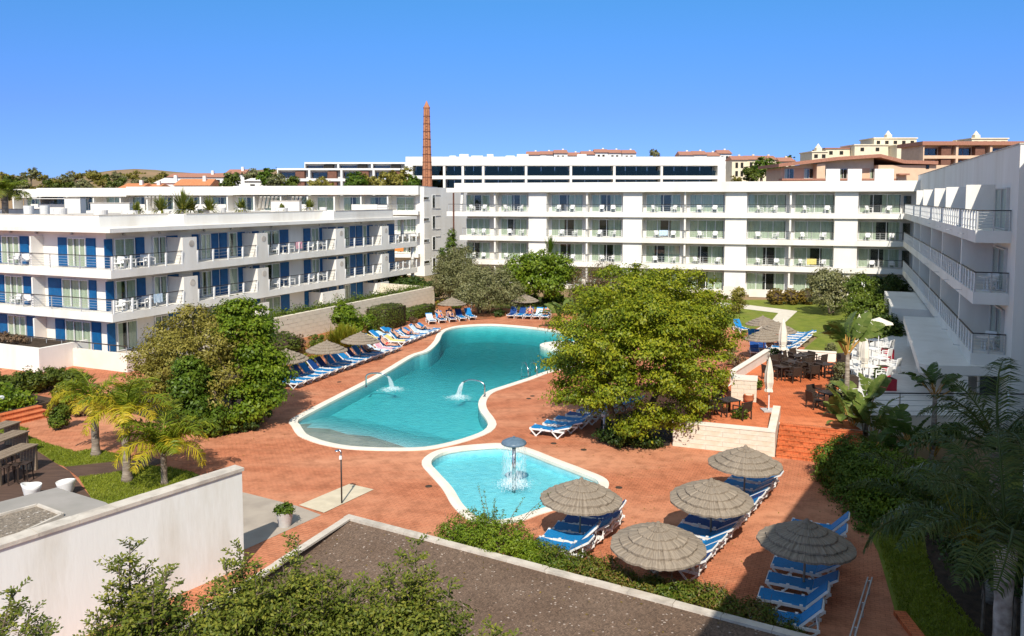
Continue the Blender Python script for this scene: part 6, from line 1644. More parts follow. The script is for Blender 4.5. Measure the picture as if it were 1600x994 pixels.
# towels hung over balcony rails
def rail_towel(fr, s, d, z, w, mat, label):
    m = MB(); n = 6; vs = []
    for i in range(n + 1):
        x = s + w * i / n; k = .02 * math.sin(i * 2.1)
        vs += [fr.p(x, d - .05, z - .35), fr.p(x, d - .035, z + .02), fr.p(x, d + .035, z + .02), fr.p(x, d + .06 + k, z - .62 - k)]
    m.add(vs, [(4 * i + j, 4 * i + 4 + j, 4 * i + 5 + j, 4 * i + 1 + j) for i in range(n) for j in range(3)])
    o = m.build('towel', mat, None, local=False, loc=fr.p(s, d, z)); return tag(o, label, 'towel')
rail_towel(WF, Wpx(630), .03, 4.2, 1.3, 'towel_orange', 'orange towel over the lower balcony rail at the end of the rear wing')
rail_towel(LF, LF.s_at(238, -.06, 420), -.06, 4.04, .8, 'towel_pale', 'pale towel over the first floor shuttered balcony rail near the corner')
rail_towel(LF, LF.s_at(462, -.06, 400), -.06, 7.04, .9, 'towel_pink', 'pink towel over the upper shuttered balcony rail in its middle')
rail_towel(BF, Bp(1030), -.08, 7.27, 1.0, 'towel_pale', 'pale towel over the middle balcony rail of the long wing in the third bay group')
rail_towel(BF, Bp(1262), -.08, 4.27, 1.0, 'towel_yellow', 'yellow towel over the lowest balcony rail right of the big tree')
# ================================================================ TREES AND PLANTS
# big tree over the pool edge
tb0 = Vector((5.6, 35.7, 0)); rgT = random.Random(12)
def rel(lst, base): return [(AT(px, py, Y).x - base.x, Y - base.y, AT(px, py, Y).z, r, r, r * .78) for px, py, Y, r in lst]
bl = rel([(905, 560, 35.5, 1.0), (900, 500, 37, 1.0), (890, 610, 35.0, .75), (925, 618, 34.6, .8), (930, 470, 38, 1.1), (965, 440, 38.5, 1.0), (1005, 432, 39, .85), (1050, 440, 38.5, .9), (1090, 445, 38, .9), (1118, 470, 38, .75), (1120, 520, 37.5, 1.0), (1105, 570, 36.5, 1.1), (1085, 620, 35.2, 1.0), (1060, 648, 34.6, .7), (1015, 640, 33.9, .95), (990, 662, 33.9, .6), (955, 600, 33.8, 1.2), (1000, 560, 33.5, 1.25), (1050, 580, 33.6, 1.2), (960, 530, 33.8, 1.2), (1010, 490, 34.6, 1.25), (1060, 520, 34.5, 1.25), (1100, 500, 36, 1.0), (950, 490, 35.2, 1.1), (880, 560, 36.2, .7), (1000, 455, 36.5, 1.1), (1060, 470, 36.4, 1.1), (910, 535, 34.4, 1.0), (1030, 530, 33.4, 1.0), (975, 500, 37, 1.5), (1050, 500, 39, 1.5), (940, 560, 38.5, 1.4), (1080, 560, 39, 1.3)], tb0)
tree('broadleaf_tree', 'big spreading yellow green tree between the pool and the limestone wall', 'tree', tb0, 2.6, .2, bl, 98000, .15, 'leaf_big', 31, aspect=.5, clump=.50, per=135, core=.16, trunks=2, up=.6, flat=.42)
# pair of trees on the left
b1 = Vector((-13.9, 37.6, 0))
bl = rel([(232, 560, 40, 1.0), (222, 590, 39, .8), (265, 520, 40, 1.0), (300, 500, 40, .95), (345, 496, 40, .9), (250, 590, 38, 1.0), (290, 560, 37.6, 1.2), (330, 540, 37.6, 1.1), (365, 530, 38.5, 1.0), (310, 600, 37, .9), (280, 620, 37, .8), (350, 590, 37.2, .9), (340, 630, 36.6, .6), (300, 545, 40.5, 1.5), (255, 545, 38.2, .9)], b1)
tree('broadleaf_tree', 'bushy olive brown tree left of the bright green one', 'tree', b1, 2.0, .14, bl, 30000, .15, 'leaf_olive_brown', 32, aspect=.5, clump=.36, per=42, core=.12, trunks=3, flat=.6)
b2 = Vector((-12.6, 38.3, 0))
bl = rel([(370, 490, 38.6, .8), (392, 488, 38.8, .75), (405, 515, 38.8, .75), (365, 515, 38.2, .7), (398, 548, 38.4, .65), (425, 560, 38.6, .65), (432, 590, 38.3, .7), (400, 590, 37.5, .75), (420, 620, 37.6, .6), (375, 610, 37.2, .6), (362, 645, 36.8, .5), (392, 640, 37, .55), (380, 560, 39, 1.1), (410, 600, 38.8, 1.0)], b2)
tree('broadleaf_tree', 'bright green tree at the near end of the left lounger row', 'tree', b2, 1.9, .12, bl, 24000, .19, 'leaf_green', 33, clump=.40, per=65, core=.12, trunks=2, flat=.5)
b3 = Vector((-15.6, 36.2, 0))
bl = rel([(295, 575, 36.2, .65), (290, 605, 36, .7), (310, 635, 36, .65), (330, 650, 36, .6), (285, 640, 36.3, .6), (310, 590, 36.6, .7), (330, 665, 36.2, .5)], b3)
tree('small_tree', 'small dark green tree in front of the olive brown tree', 'tree', b3, 1.0, .07, bl, 12000, .17, 'leaf_mid', 34, clump=.25, per=26)
for i, (px, py, r, h, mt, lab) in enumerate(((350, 676, .8, .7, 'leaf_mid', 'low dark bush at the foot of the left pair of trees'), (385, 672, .7, .6, 'leaf_dark', 'small dark bush right of the tree trunks on the left'), (318, 682, .7, .7, 'leaf_hedge_sun', 'low leafy bush between the palms and the left trees'), (405, 655, .7, .7, 'leaf_mid', 'low bush under the bright green tree'))):
    bush('bush', lab, G(px, py), (r, r * .8, h), 2600, .14, mt, 40 + i, clump=.14)
bush('bush', 'rounded yellow green bush on the orange paving behind the left palm', G(95, 670), (.62, .6, 1.15), 3600, .14, 'leaf_hedge_sun', 50, clump=.12)
bush('bush', 'golden shrub beside the steps at the left', G(103, 636), (.75, .7, 1.3), 3200, .15, 'leaf_yellow', 51, clump=.14)
bush('bush', 'dark shrub left of the palms at the foot of the steps', G(128, 650), (.5, .5, .8), 2000, .14, 'leaf_red_brown', 52, clump=.14)
for i, (px, py, r, h, lab) in enumerate(((14, 622, 1.4, 1.55, 'large clipped bush at the left edge below the white wall'), (50, 612, 1.2, 1.6, 'second large clipped bush from the left edge below the white wall'), (88, 606, 1.1, 1.2, 'third large clipped bush from the left edge before the cream wall'), (118, 606, .8, 1.0, 'smallest clipped bush beside the drooping palm fronds'), (-25, 625, 1.4, 1.7, 'clipped bush cut by the left edge'))):
    bush('bush', lab, G(px, py), (r, r, h), 5200, .15, 'leaf_hedge', 55 + i, clump=.18)
# queen palms
FY = [frond_mesh('frond', 2.0, 84, 5, .62, 42, .25, .045, 'frond_green', 1), frond_mesh('frond', 2.25, 66, -70, .7, 46, .5, .045, 'frond_yellow', 2), frond_mesh('frond', 2.1, 45, -88, .7, 46, .7, .045, 'frond_yellow', 3), frond_mesh('frond', 2.2, 72, -40, .68, 44, .45, .045, 'frond_green', 4)]
for i, (bx, by, cy, lab, cnt, k) in enumerate((((150, 712), None, 634, 'left queen palm with yellow drooping fronds on the lawn strip', (3, 6, 4, 3), 1), ((199, 752), None, 650, 'middle queen palm, tallest of three on the lawn', (4, 6, 4, 4), 2), ((257, 757), None, 705, 'right queen palm, shortest of three beside the white wall', (5, 4, 4, 6), 3))):
    q = G(bx, 0) if False else G(*( (bx, by) if by else bx)); h = AT(bx[0], cy, q.y).z
    palm('palm_tree', lab, q, h, .15 if i < 2 else .11, [FY[0], FY[1], FY[2], FY[3]], cnt, 60 + i, group='three queen palms on the lawn')
# left bed plants
bush('bush', 'dark clipped dome bush behind the left parasol', G(437, 556), (1.55, 1.5, 1.75), 12000, .09, 'leaf_hedge', 70, ball=True, clump=.09, stems=False)
bush('bush', 'large bright green bush in front of the block wall', G(545, 528), (1.95, 1.6, 3.0), 9000, .2, 'leaf_green', 71, clump=.25, nb=12)
def spiky(name, label, base, r, n, L_, mat, seed, cat='plant', w=.03, e0=88, e1=10):
    t = thing(name, label, cat, base); rng = np.random.default_rng(seed); az = rng.uniform(0, 6.283, n); el = np.radians(rng.uniform(e1, e0, n)); ll = L_ * rng.uniform(.7, 1.1, n)
    P0 = np.stack([rng.normal(size=n) * r * .25, rng.normal(size=n) * r * .25, np.full(n, .02)], 1); d = np.stack([np.cos(az) * np.cos(el), np.sin(az) * np.cos(el), np.sin(el)], 1)
    sd = np.stack([-np.sin(az), np.cos(az), np.zeros(n)], 1) * w; mid = P0 + d * (ll * .55)[:, None]; tip = P0 + d * ll[:, None] + np.array([0, 0, -1]) * (ll * .22 * np.cos(el))[:, None]
    V = np.stack([P0 - sd, P0 + sd, mid + sd * 1.1, mid - sd * 1.1, tip + sd * .1, tip - sd * .1], 1).reshape(-1, 3); b = np.arange(n)[:, None] * 6
    put('foliage', np_mesh('foliage', V, np.concatenate([b + np.array([[0, 1, 2, 3]]), b + np.array([[3, 2, 4, 5]])]), mat), t); return t
spiky('grassy_shrub', 'yellow green spiky shrub in front of the bright green bush', G(538, 541), 1.3, 900, 1.75, 'leaf_yellow', 72, w=.035, e1=25)
hu = Vector((.41, .91, 0))
box_hedge('clipped_hedge', 'dark clipped block hedge beside the white bollard lamp', G(604, 512), hu, 3.6, 2.0, 1.9, 5200, .13, 'leaf_hedge', 73)
box_hedge('clipped_hedge', 'low clipped hedge at the far end of the block wall', G(652, 496), hu, 5.0, 1.4, 1.0, 4200, .13, 'leaf_hedge_sun', 74)
for i, (px, py, r, h, mt, lab, sp) in enumerate(((470, 553, .7, 1.4, 'leaf_red_brown', 'thin brown shrub right of the dome bush', 0), (493, 545, .8, 1.1, 'leaf_hedge_sun', 'small green shrub between the left parasols', 0), (505, 550, .6, .7, 'leaf_yellow', 'small yellow shrub behind the middle left parasol', 0), (580, 525, .6, .9, 'leaf_green', 'small green shrub left of the block hedge', 0), (470, 572, .9, .8, 'leaf_green', 'low green plants behind the near left parasol', 0), (484, 568, .7, .5, 'leaf_yellow', 'low yellow plants behind the middle left parasol', 0), (632, 500, .7, .6, 'leaf_yellow', 'yellow ground plant beside the low hedge', 0), (700, 478, 1.4, .9, 'leaf_yellow', 'yellow green shrub by the far parasol on the grass', 0), (715, 482, 1.0, .6, 'leaf_hedge_sun', 'low green shrub left of the olive trunk', 0), (645, 505, .5, .5, 'leaf_red_brown', 'dry red shrub in the left bed near the pool bend', 0), (600, 528, .5, .5, 'leaf_red_brown', 'dry red shrub in the middle of the left bed', 0), (555, 545, .5, .6, 'leaf_hedge_sun', 'small shrub left of the far left parasol', 0), (775, 494, 1.2, .7, 'leaf_dark', 'dark low plants under the olive tree', 0), (418, 585, .9, .9, 'leaf_hedge', 'dark shrub hidden beside the near left parasol', 0))):
    bush('shrub', lab, G(px, py), (r, r, h), 1300, .13, mt, 80 + i, clump=.13, nb=6)
rngs = random.Random(2)
# dry canes of red plants in the bed: stuff
nn = 2600; rng = np.random.default_rng(15); u_ = rng.random((nn, 1)); v_ = rng.random((nn, 1))
a3, b3_ = np.array(G(455, 578)), np.array(G(660, 494)); pr3 = np.array([-.92, .38, 0]); Pp = a3 + u_ * (b3_ - a3) + v_ * 3.2 * pr3 + np.abs(rng.normal(size=(nn, 1))) * np.array([0, 0, .22])
V, F = leaf_quads(Pp, unit(rng.normal(size=(nn, 3)) + np.array([0, 0, .8])), .22, .35, rng); tag(put('bed_plants', np_mesh('bed_plants', V, F, 'leaf_brown_hedge')), 'sparse dry red brown plants in the left bed', 'ground cover', kind='stuff')
# far garden
ob = G(755, 489)
bl = rel([(735, 450, 74, 1.5), (760, 435, 75, 1.5), (790, 450, 74.5, 1.6), (800, 465, 74, 1.2), (725, 465, 73.5, 1.2), (760, 465, 73, 1.4), (780, 430, 76, 1.2), (745, 425, 76, 1.1), (770, 450, 76, 2.0)], ob)
tree('olive_tree', 'grey green olive tree with several trunks at the far end of the pool', 'tree', ob, 2.0, .16, bl, 15000, .24, 'leaf_olive', 90, clump=.5, trunks=4, aspect=.35)
ob = G(712, 474); bl = rel([(700, 440, 81, 1.6), (725, 430, 81, 1.7), (705, 410, 82, 1.6), (725, 400, 82.5, 1.3), (690, 425, 82, 1.1), (740, 440, 81, 1.3), (712, 425, 83, 2.2)], ob)
tree('olive_tree', 'taller olive tree behind the left of the first olive', 'tree', ob, 2.4, .18, bl, 13000, .25, 'leaf_olive', 91, clump=.5, aspect=.35, trunks=2)
cb_ = G(706, 466); bl = [(0, 0, z, max(.12, 1.0 - abs(z - 3.2) * .16), max(.12, 1.0 - abs(z - 3.2) * .16), .8) for z in (1.2, 2.2, 3.2, 4.2, 5.2, 6.2, 7.0)] + [(1.0, 0, 4.4, .4, .4, 1.0), (-1.0, 0, 4.2, .4, .4, 1.0), (1.1, .2, 5.3, .25, .25, .7), (-1.05, .2, 5.0, .25, .25, .7)]
tree('cypress_tree', 'dark green cypress against the long white wing', 'tree', cb_, 2.0, .14, bl, 9000, .2, 'leaf_mid', 92, clump=.22, aspect=.4)
ob = G(845, 473); bl = rel([(815, 420, 80, 1.6), (840, 410, 80, 1.5), (870, 415, 81, 1.5), (885, 425, 81, 1.2), (830, 440, 79, 1.5), (860, 445, 79, 1.4), (800, 435, 80, 1.3), (850, 425, 82, 2.2)], ob)
tree('broadleaf_tree', 'glossy green tree with pale blossoms before the long wing', 'tree', ob, 1.8, .16, bl, 14000, .3, 'leaf_green', 93, clump=.5, trunks=2)
spiky('yucca', 'thin upright plant rising above the blossoming tree', Vector((ob.x + 1.0, ob.y + 1, 5.2)) * 1.0, .4, 60, 2.0, 'leaf_mid', 94, e1=60)
ob = G(930, 470); bl = rel([(915, 440, 80, 1.6), (945, 430, 80, 1.7), (935, 455, 79, 1.6), (965, 440, 81, 1.3), (905, 455, 79, 1.1)], ob)
tree('bare_bush', 'twiggy red brown bush behind the big tree', 'bush', ob, 1.5, .1, bl, 9000, .2, 'leaf_red_brown', 95, clump=.5, aspect=.25, trunks=4)
for i, (px, py, r, h, mt, lab) in enumerate(((645, 468, 2.3, 2.6, 'leaf_dark', 'dark bush mass at the end of the shuttered wing'), (672, 470, 2.0, 2.2, 'leaf_dark', 'dark bush beside the end of the block wall'), (620, 462, 2.4, 3.0, 'leaf_mid', 'green bush below the open balconies'), (820, 474, 1.4, 1.0, 'leaf_green', 'low bright bush at the lawn edge right of the olive'), (865, 474, 1.3, 1.0, 'leaf_mid', 'low bush under the blossoming tree'), (915, 470, 1.4, 1.6, 'leaf_brown_hedge', 'orange brown bush left of the twiggy bush'))):
    bush('bush', lab, G(px, py), (r, r, h), 4200, .24, mt, 100 + i, clump=.28)
BL = [paddle_mesh('leaf', 2.0, .55, 82, 35, 'banana_leaf', 1), paddle_mesh('leaf', 2.1, .6, 75, -5, 'banana_leaf', 2), paddle_mesh('leaf', 1.8, .55, 66, -35, 'banana_leaf', 3)]
BD = [paddle_mesh('leaf', 1.7, .5, 80, 30, 'banana_dark', 4), paddle_mesh('leaf', 1.8, .55, 70, -10, 'banana_dark', 5), paddle_mesh('leaf', 1.6, .5, 55, -45, 'banana_dark', 6)]
q = G(884, 512); fan_plant('banana_plant', 'pale strelitzia clump at the left edge of the big tree', Vector((q.x, q.y, 0)), BL, 12, 110, .4, stems=3, sc=1.15)
q = G(1322, 646, T); fan_plant('banana_plant', 'tall strelitzia with orange stalks in front of the tiled terrace', Vector((q.x, q.y, T)), BL, 16, 111, 2.6, plane=.35, stems=1, sc=1.1)
q = G(1330, 690, .2); fan_plant('banana_plant', 'leafy strelitzia clump at the right of the orange stairs', Vector((q.x, q.y, 0)), BL, 13, 112, .6, stems=3, sc=1.0)
q = G(1352, 672, .2); fan_plant('banana_plant', 'strelitzia with torn leaves before the restaurant terrace wall', Vector((q.x, q.y, 0)), BL, 11, 113, .8, stems=2)
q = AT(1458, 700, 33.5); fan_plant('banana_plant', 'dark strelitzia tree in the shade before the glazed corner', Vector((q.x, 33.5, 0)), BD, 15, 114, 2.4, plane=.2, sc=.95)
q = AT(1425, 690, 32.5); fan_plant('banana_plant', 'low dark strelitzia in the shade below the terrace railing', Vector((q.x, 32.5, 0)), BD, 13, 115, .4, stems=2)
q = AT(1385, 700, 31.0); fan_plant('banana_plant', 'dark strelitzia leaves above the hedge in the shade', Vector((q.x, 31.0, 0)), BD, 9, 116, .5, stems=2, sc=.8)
# trees on the right side of the lawn
ob = G(1298, 490); bl = rel([(1290, 440, 75, 1.5), (1310, 455, 75, 1.4), (1280, 460, 74, 1.1), (1300, 470, 74, 1.2), (1320, 440, 76, 1.1), (1298, 430, 76, .9)], ob)
tree('small_tree', 'open crowned tree beside the three round bushes', 'tree', ob, 2.2, .12, bl, 6500, .25, 'leaf_olive', 120, clump=.4, trunks=2)
ob = G(1355, 500); bl = rel([(1345, 445, 66, 1.1), (1350, 470, 65, 1.1), (1335, 480, 64, 1.0), (1365, 480, 64, 1.2), (1375, 510, 60, 1.0), (1345, 500, 62, .9), (1390, 520, 58, .8)], ob)
tree('small_tree', 'feathery light green tree beside the shaded wing', 'tree', ob, 2.2, .1, bl, 8000, .24, 'leaf_hedge_sun', 121, clump=.4, trunks=3)
for i, (px, py, r, h, lab) in enumerate(((1400, 482, 2.0, 3.4, 'dark bush in the corner of the two white wings'), (1375, 470, 1.8, 2.6, 'dark bush behind the feathery tree'), (1392, 540, 1.4, 2.4, 'dark climbing bush along the white stair wall'))):
    bush('bush', lab, G(px, py), (r, r, h), 4600, .24, 'leaf_dark', 122 + i, clump=.3)
for i, px in enumerate((1212, 1236, 1260)):
    q = G(px, 476); bush('round_bush', '%s of three round brown green bushes against the cream wall' % ('left', 'middle', 'right')[i], q, (.92, .92, 1.75), 5200, .13, 'leaf_brown_hedge', 126 + i, ball=True, clump=.08, stems=False, group='three round bushes')
ob = G(1154, 490); tree('small_tree', 'narrow brown green tree left of the pale path', 'tree', ob, 1.2, .07, rel([(1154, 458, 75, .55), (1150, 468, 75, .5), (1157, 475, 75, .5), (1150, 482, 75, .45), (1155, 450, 75, .4)], ob), 2600, .18, 'leaf_olive_brown', 130, clump=.25)
for i, (px, py, r, h, mt, z, lab) in enumerate(((1150, 575, 1.1, 1.0, 'leaf_red_brown', 0, 'dry brown shrub between the big tree and the terrace'), (1135, 560, .9, 1.2, 'leaf_olive', 0, 'olive shrub right of the big tree'), (1128, 545, .8, 1.0, 'leaf_brown_hedge', 0, 'reddish shrub under the right side of the big tree'), (1128, 612, .5, .8, 'leaf_brown_hedge', .95, 'orange leaved shrub beside the planter block'), (1180, 610, .35, .7, 'leaf_hedge_sun', .95, 'small green plant on the terrace beside the planter'), (1158, 655, .35, .6, 'leaf_hedge_sun', .95, 'small vine on top of the limestone wall'), (1215, 565, .6, .9, 'leaf_dark', .95, 'dark plant pot shrub beside the cream parasol'), (1305, 630, .5, 1.5, 'leaf_olive', .95, 'thin olive plant at the edge of the terracotta terrace'), (1312, 600, .45, 1.4, 'leaf_olive', .95, 'tall thin plant left of the strelitzia trunk'), (1300, 560, .6, 1.0, 'leaf_olive', .95, 'shrub at the right end of the back parapet'), (1372, 592, .3, .9, 'leaf_mid', .95, 'slim potted shrub on the tiled terrace'))):
    bush('shrub', lab, G(px, py, z), (r, r, h), 1300, .13, mt, 135 + i, clump=.13, nb=6)
q = G(1170, 629, T); t = thing('clay_pot', 'round terracotta pot before the white planter block', 'plant pot', (q.x, q.y, T)); m = MB(); m.lathe([(0, 0), (.16, 0), (.25, .2), (.22, .36), (.26, .4), (.2, .4), (.18, .33), (0, .32)], 18); m.build('pot', 'terracotta_pot', t, smooth=True)
bush('bush', 'dark bush at the foot of the big tree trunk', G(960, 695), (.8, .8, 1.0), 3200, .15, 'leaf_dark', 150, clump=.15)
bush('bush', 'low shrub beside the dark planter under the big tree', G(1010, 700), (.8, .6, .6), 2000, .14, 'leaf_dark', 151, clump=.15)
# hedge mass right of the path
def massbush(name, label, px_list, n, leaf, mat, seed, cat='hedge', clump=.2, base=None, aspect=.5):
    base = base or G(px_list[0][0], px_list[0][1] + 60); base = Vector((base.x, base.y, 0)); bl = rel(px_list, base); t = thing(name, label, cat, base)
    put('foliage', crown_mesh('foliage', bl, n, leaf, mat, seed, aspect, clump, 24, .08, zmin=0.0), t)
    mb = MB(); rr = random.Random(seed)
    for b in bl: mb.tube([(b[0], b[1], -.02), (b[0], b[1], b[2] * .5), (b[0] + rr.uniform(-.2, .2), b[1], b[2])], [.05, .04, .02], 5, cap=False)
    mb.build('stem', 'bark', t); return t
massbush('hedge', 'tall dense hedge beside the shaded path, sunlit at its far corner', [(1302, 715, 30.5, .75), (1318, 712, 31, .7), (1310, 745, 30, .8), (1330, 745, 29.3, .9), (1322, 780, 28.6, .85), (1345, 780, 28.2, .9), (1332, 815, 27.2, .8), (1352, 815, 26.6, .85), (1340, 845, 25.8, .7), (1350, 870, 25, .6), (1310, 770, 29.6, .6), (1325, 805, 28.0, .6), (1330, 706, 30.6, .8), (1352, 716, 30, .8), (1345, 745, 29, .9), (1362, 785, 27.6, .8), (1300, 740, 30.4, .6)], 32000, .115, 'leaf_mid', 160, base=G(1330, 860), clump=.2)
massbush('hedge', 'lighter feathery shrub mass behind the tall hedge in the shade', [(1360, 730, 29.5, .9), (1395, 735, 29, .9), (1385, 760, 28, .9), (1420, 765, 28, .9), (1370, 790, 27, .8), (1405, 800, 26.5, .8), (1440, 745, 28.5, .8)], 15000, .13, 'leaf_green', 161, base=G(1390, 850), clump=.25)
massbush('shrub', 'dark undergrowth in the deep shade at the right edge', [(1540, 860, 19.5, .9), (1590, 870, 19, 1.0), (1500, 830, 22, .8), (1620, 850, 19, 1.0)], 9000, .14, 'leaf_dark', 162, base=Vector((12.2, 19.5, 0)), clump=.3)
# dark palms, right
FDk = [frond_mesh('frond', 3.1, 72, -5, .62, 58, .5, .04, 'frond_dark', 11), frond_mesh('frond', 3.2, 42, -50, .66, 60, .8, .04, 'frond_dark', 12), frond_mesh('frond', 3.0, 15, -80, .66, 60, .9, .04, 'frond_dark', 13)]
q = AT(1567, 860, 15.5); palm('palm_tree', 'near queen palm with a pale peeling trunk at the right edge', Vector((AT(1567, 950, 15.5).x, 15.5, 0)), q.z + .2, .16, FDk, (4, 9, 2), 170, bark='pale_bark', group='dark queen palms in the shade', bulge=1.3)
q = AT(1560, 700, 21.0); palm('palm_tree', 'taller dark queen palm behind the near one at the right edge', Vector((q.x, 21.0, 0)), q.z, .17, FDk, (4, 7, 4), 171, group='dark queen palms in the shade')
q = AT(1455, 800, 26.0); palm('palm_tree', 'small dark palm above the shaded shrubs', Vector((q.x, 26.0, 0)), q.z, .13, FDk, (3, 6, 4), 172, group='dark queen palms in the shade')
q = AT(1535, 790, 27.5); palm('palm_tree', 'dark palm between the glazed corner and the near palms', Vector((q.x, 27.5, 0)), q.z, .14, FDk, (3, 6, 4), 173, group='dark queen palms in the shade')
spiky('palm_inflorescence', 'pale yellow flower spray hanging from the near dark palm', AT(1515, 850, 15.8), .3, 160, 1.0, 'leaf_yellow', 174, cat='flower spray', w=.008, e0=170, e1=110)
# trailing hedge behind the kerb
def kerbpt(px, off=.55): 
    a = G(px, 803 + (px - 545) * (994 - 803) / (1270 - 545), KT); return Vector((a.x + .5 * off, a.y + .87 * off, 0))
def trail(label, pxs_, rs, n, mat, seed, leaf=.085, hmul=1.0):
    base = kerbpt(pxs_[0]); rr = random.Random(seed); bl = []
    for px, r in zip(pxs_, rs):
        for k in range(3):
            p = kerbpt(px + rr.uniform(-12, 12), rr.uniform(.1, .55) + r * .55); bl.append((p.x - base.x, p.y - base.y, (.2 + r * rr.uniform(.25, .75)) * hmul, r * rr.uniform(.6, .9), r * rr.uniform(.6, .9), r * .55))
    t = thing('trailing_hedge', label, 'hedge', base); put('foliage', crown_mesh('foliage', bl, n, leaf, mat, seed, .45, .14, 22, .1, up=.5), t)
    mb = MB()
    for k in range(26):
        b = rr.choice(bl); e = Vector(b[:3]) + Vector((rr.uniform(-.5, .5), rr.uniform(-.4, .5), rr.uniform(.3, .75))); mb.tube([Vector((b[0], b[1], .0)), Vector(b[:3]), e], [.012, .009, .003], 4, cap=False)
    mb.build('stem', 'bark', t); return t
trail('thick bright green trailing bush behind the kerb by the paddling pool', (700, 725, 750, 780, 810, 840), (.62, .8, .85, .75, .65, .6), 17000, 'leaf_green', 180)
trail('middle stretch of trailing hedge with reddish shoots behind the kerb', (865, 895, 925, 955, 985, 1015), (.55, .5, .45, .45, .45, .45), 13000, 'leaf_trailing', 181)
trail('right stretch of trailing hedge behind the kerb below the shaded parasol', (1045, 1075, 1105, 1135, 1165, 1195, 1225), (.45, .45, .45, .4, .42, .35, .3), 12000, 'leaf_trailing', 182)
q = kerbpt(735, 1.4)
tw = thing('wild_shoot', 'long thin green shoots sticking up from the trailing bush', 'plant', q); rr = random.Random(7); mb = MB(); lv = []
for k in range(9):
    e = Vector((rr.uniform(-.9, 1.9), rr.uniform(-.2, .6), rr.uniform(1.1, 1.75))); s = Vector((e.x * .3, 0, .4)); mb.tube([s, s.lerp(e, .5) + Vector((0, 0, .08)), e], [.01, .008, .003], 4, cap=False)
    for i in range(46): p = s.lerp(e, rr.random()); lv.append((p.x + rr.uniform(-.05, .05), p.y + rr.uniform(-.05, .05), p.z + rr.uniform(0, .06)))
mb.build('stem', 'bark', tw); rng = np.random.default_rng(3); lv = np.array(lv); V, F = leaf_quads(lv, unit(rng.normal(size=lv.shape) + np.array([0, 0, .6])), .075, .45, rng); put('foliage', np_mesh('foliage', V, F, 'leaf_green'), tw)
# foreground carob trees
def sprig_tree(label, base, tips, n_in, seed, mat='leaf_carob', inner=None):
    """a young leafy tree seen from above: upright shoots carrying pairs of small oval leaves"""
    t = thing('carob_tree', label, 'tree', base, group='leafy trees in the foreground'); rr = random.Random(seed); mb = MB(); P = []; N_ = []; A_ = []
    top = 4.2
    if inner: tips = list(tips) + [(px + rr.uniform(-32, 32), py - 12 + rr.uniform(-28, 24), Y + rr.uniform(-.25, .25)) for px, py, Y, r in inner for _ in range(3)]
    mb.tube([(0, 0, -.05), (.05, 0, 1.5), (0, .05, 3.0), (0, 0, top)], [.12, .10, .08, .05], 8)
    def leafy(a, b, k, spread):
        d = (b - a); L_ = d.length; dn = d.normalized(); n = int(L_ / .042)
        for i in range(n):
            q = i / n; c = a.lerp(b, q)
            for s in (1, -1):
                sd = dn.cross(Vector((rr.uniform(-.5, .5), rr.uniform(-.5, .5), 1))).normalized() * s
                ax = (sd * .85 + dn * .5 + Vector((0, 0, rr.uniform(-.1, .3)))).normalized(); P.append(c + ax * .04); A_.append(ax); N_.append(Vector((rr.uniform(-.5, .5), rr.uniform(-.8, .2), 1)))
    for (px, py, Y) in tips:
        e = AT(px, py, Y) - base; s = Vector((e.x * .35, e.y * .35, max(1.6, e.z - rr.uniform(1.7, 2.3)))); mid = s.lerp(e, .55) + Vector((rr.uniform(-.1, .1), rr.uniform(-.1, .1), .1))
        mb.tube([Vector((0, 0, s.z * .8)), s, mid, e], [.04, .03, .018, .004], 5, cap=False)
        leafy(mid, e, 0, .1)
        nt = 20
        for k in range(nt):
            q = .12 + .86 * k / nt; c = s.lerp(mid, q * 2) if q < .5 else mid.lerp(e, q * 2 - 1); a = rr.uniform(0, 6.28); l = (.55 * (1 - q) + .16) * rr.uniform(.7, 1.2)
            g = c + Vector((math.cos(a) * l, math.sin(a) * l, l * rr.uniform(.2, .8))); mb.tube([c, g], [.007, .002], 4, cap=False); leafy(c.lerp(g, .15), g, 0, .1)
            for w in range(2):
                a2 = rr.uniform(0, 6.28); c2 = c.lerp(g, rr.uniform(.3, .8)); g2 = c2 + Vector((math.cos(a2), math.sin(a2), .5)) * l * .5; leafy(c2, g2, 0, .1)
    mb.build('trunk', 'bark', t, smooth=True)
    rng = np.random.default_rng(seed); P = np.array(P); N_ = unit(np.array(N_)); A_ = np.array(A_)
    V, F = leaf_quads(P, N_, .066, .5, rng, along=A_); put('crown', np_mesh('crown', V, F, mat), t)
    if inner: put('inner_leaves', crown_mesh('inner_leaves', rel(inner, base), int(n_in * .28), .06, mat, seed + 1, .5, .16, 30, .4), t)
    return t
def gb(px, Y): return Vector((AT(px, 900, Y).x, Y, 0))
sprig_tree('sparse leafy sprigs at the lower left edge before the white wall', gb(-30, 9.6), [(22, 915, 9.6), (48, 945, 9.4), (5, 960, 9.8), (75, 975, 9.2), (30, 985, 9.0)], 0, 201)
sprig_tree('leafy tree in front of the white wall, left of the dense foreground trees', gb(205, 10.4), [(203, 843, 10.4), (262, 885, 10.2), (165, 915, 10.0), (228, 880, 10.6), (185, 880, 10.2), (285, 930, 10.0), (150, 950, 9.8), (240, 920, 9.8)], 7000, 202, inner=[(205, 985, 10, .35), (240, 965, 10.2, .4), (270, 985, 10, .45), (180, 985, 10.2, .35)])
sprig_tree('dense leafy tree at the end corner of the white wall', gb(385, 10.8), [(372, 848, 10.8), (350, 880, 10.5), (400, 880, 10.8), (335, 920, 10.2), (310, 940, 10.0), (395, 905, 11), (420, 920, 10.6), (360, 930, 10.2)], 15000, 203, inner=[(350, 960, 10.2, .45), (385, 940, 10.5, .45), (410, 965, 10.5, .5), (330, 985, 10, .4), (370, 990, 10, .5), (440, 985, 10.3, .45)])
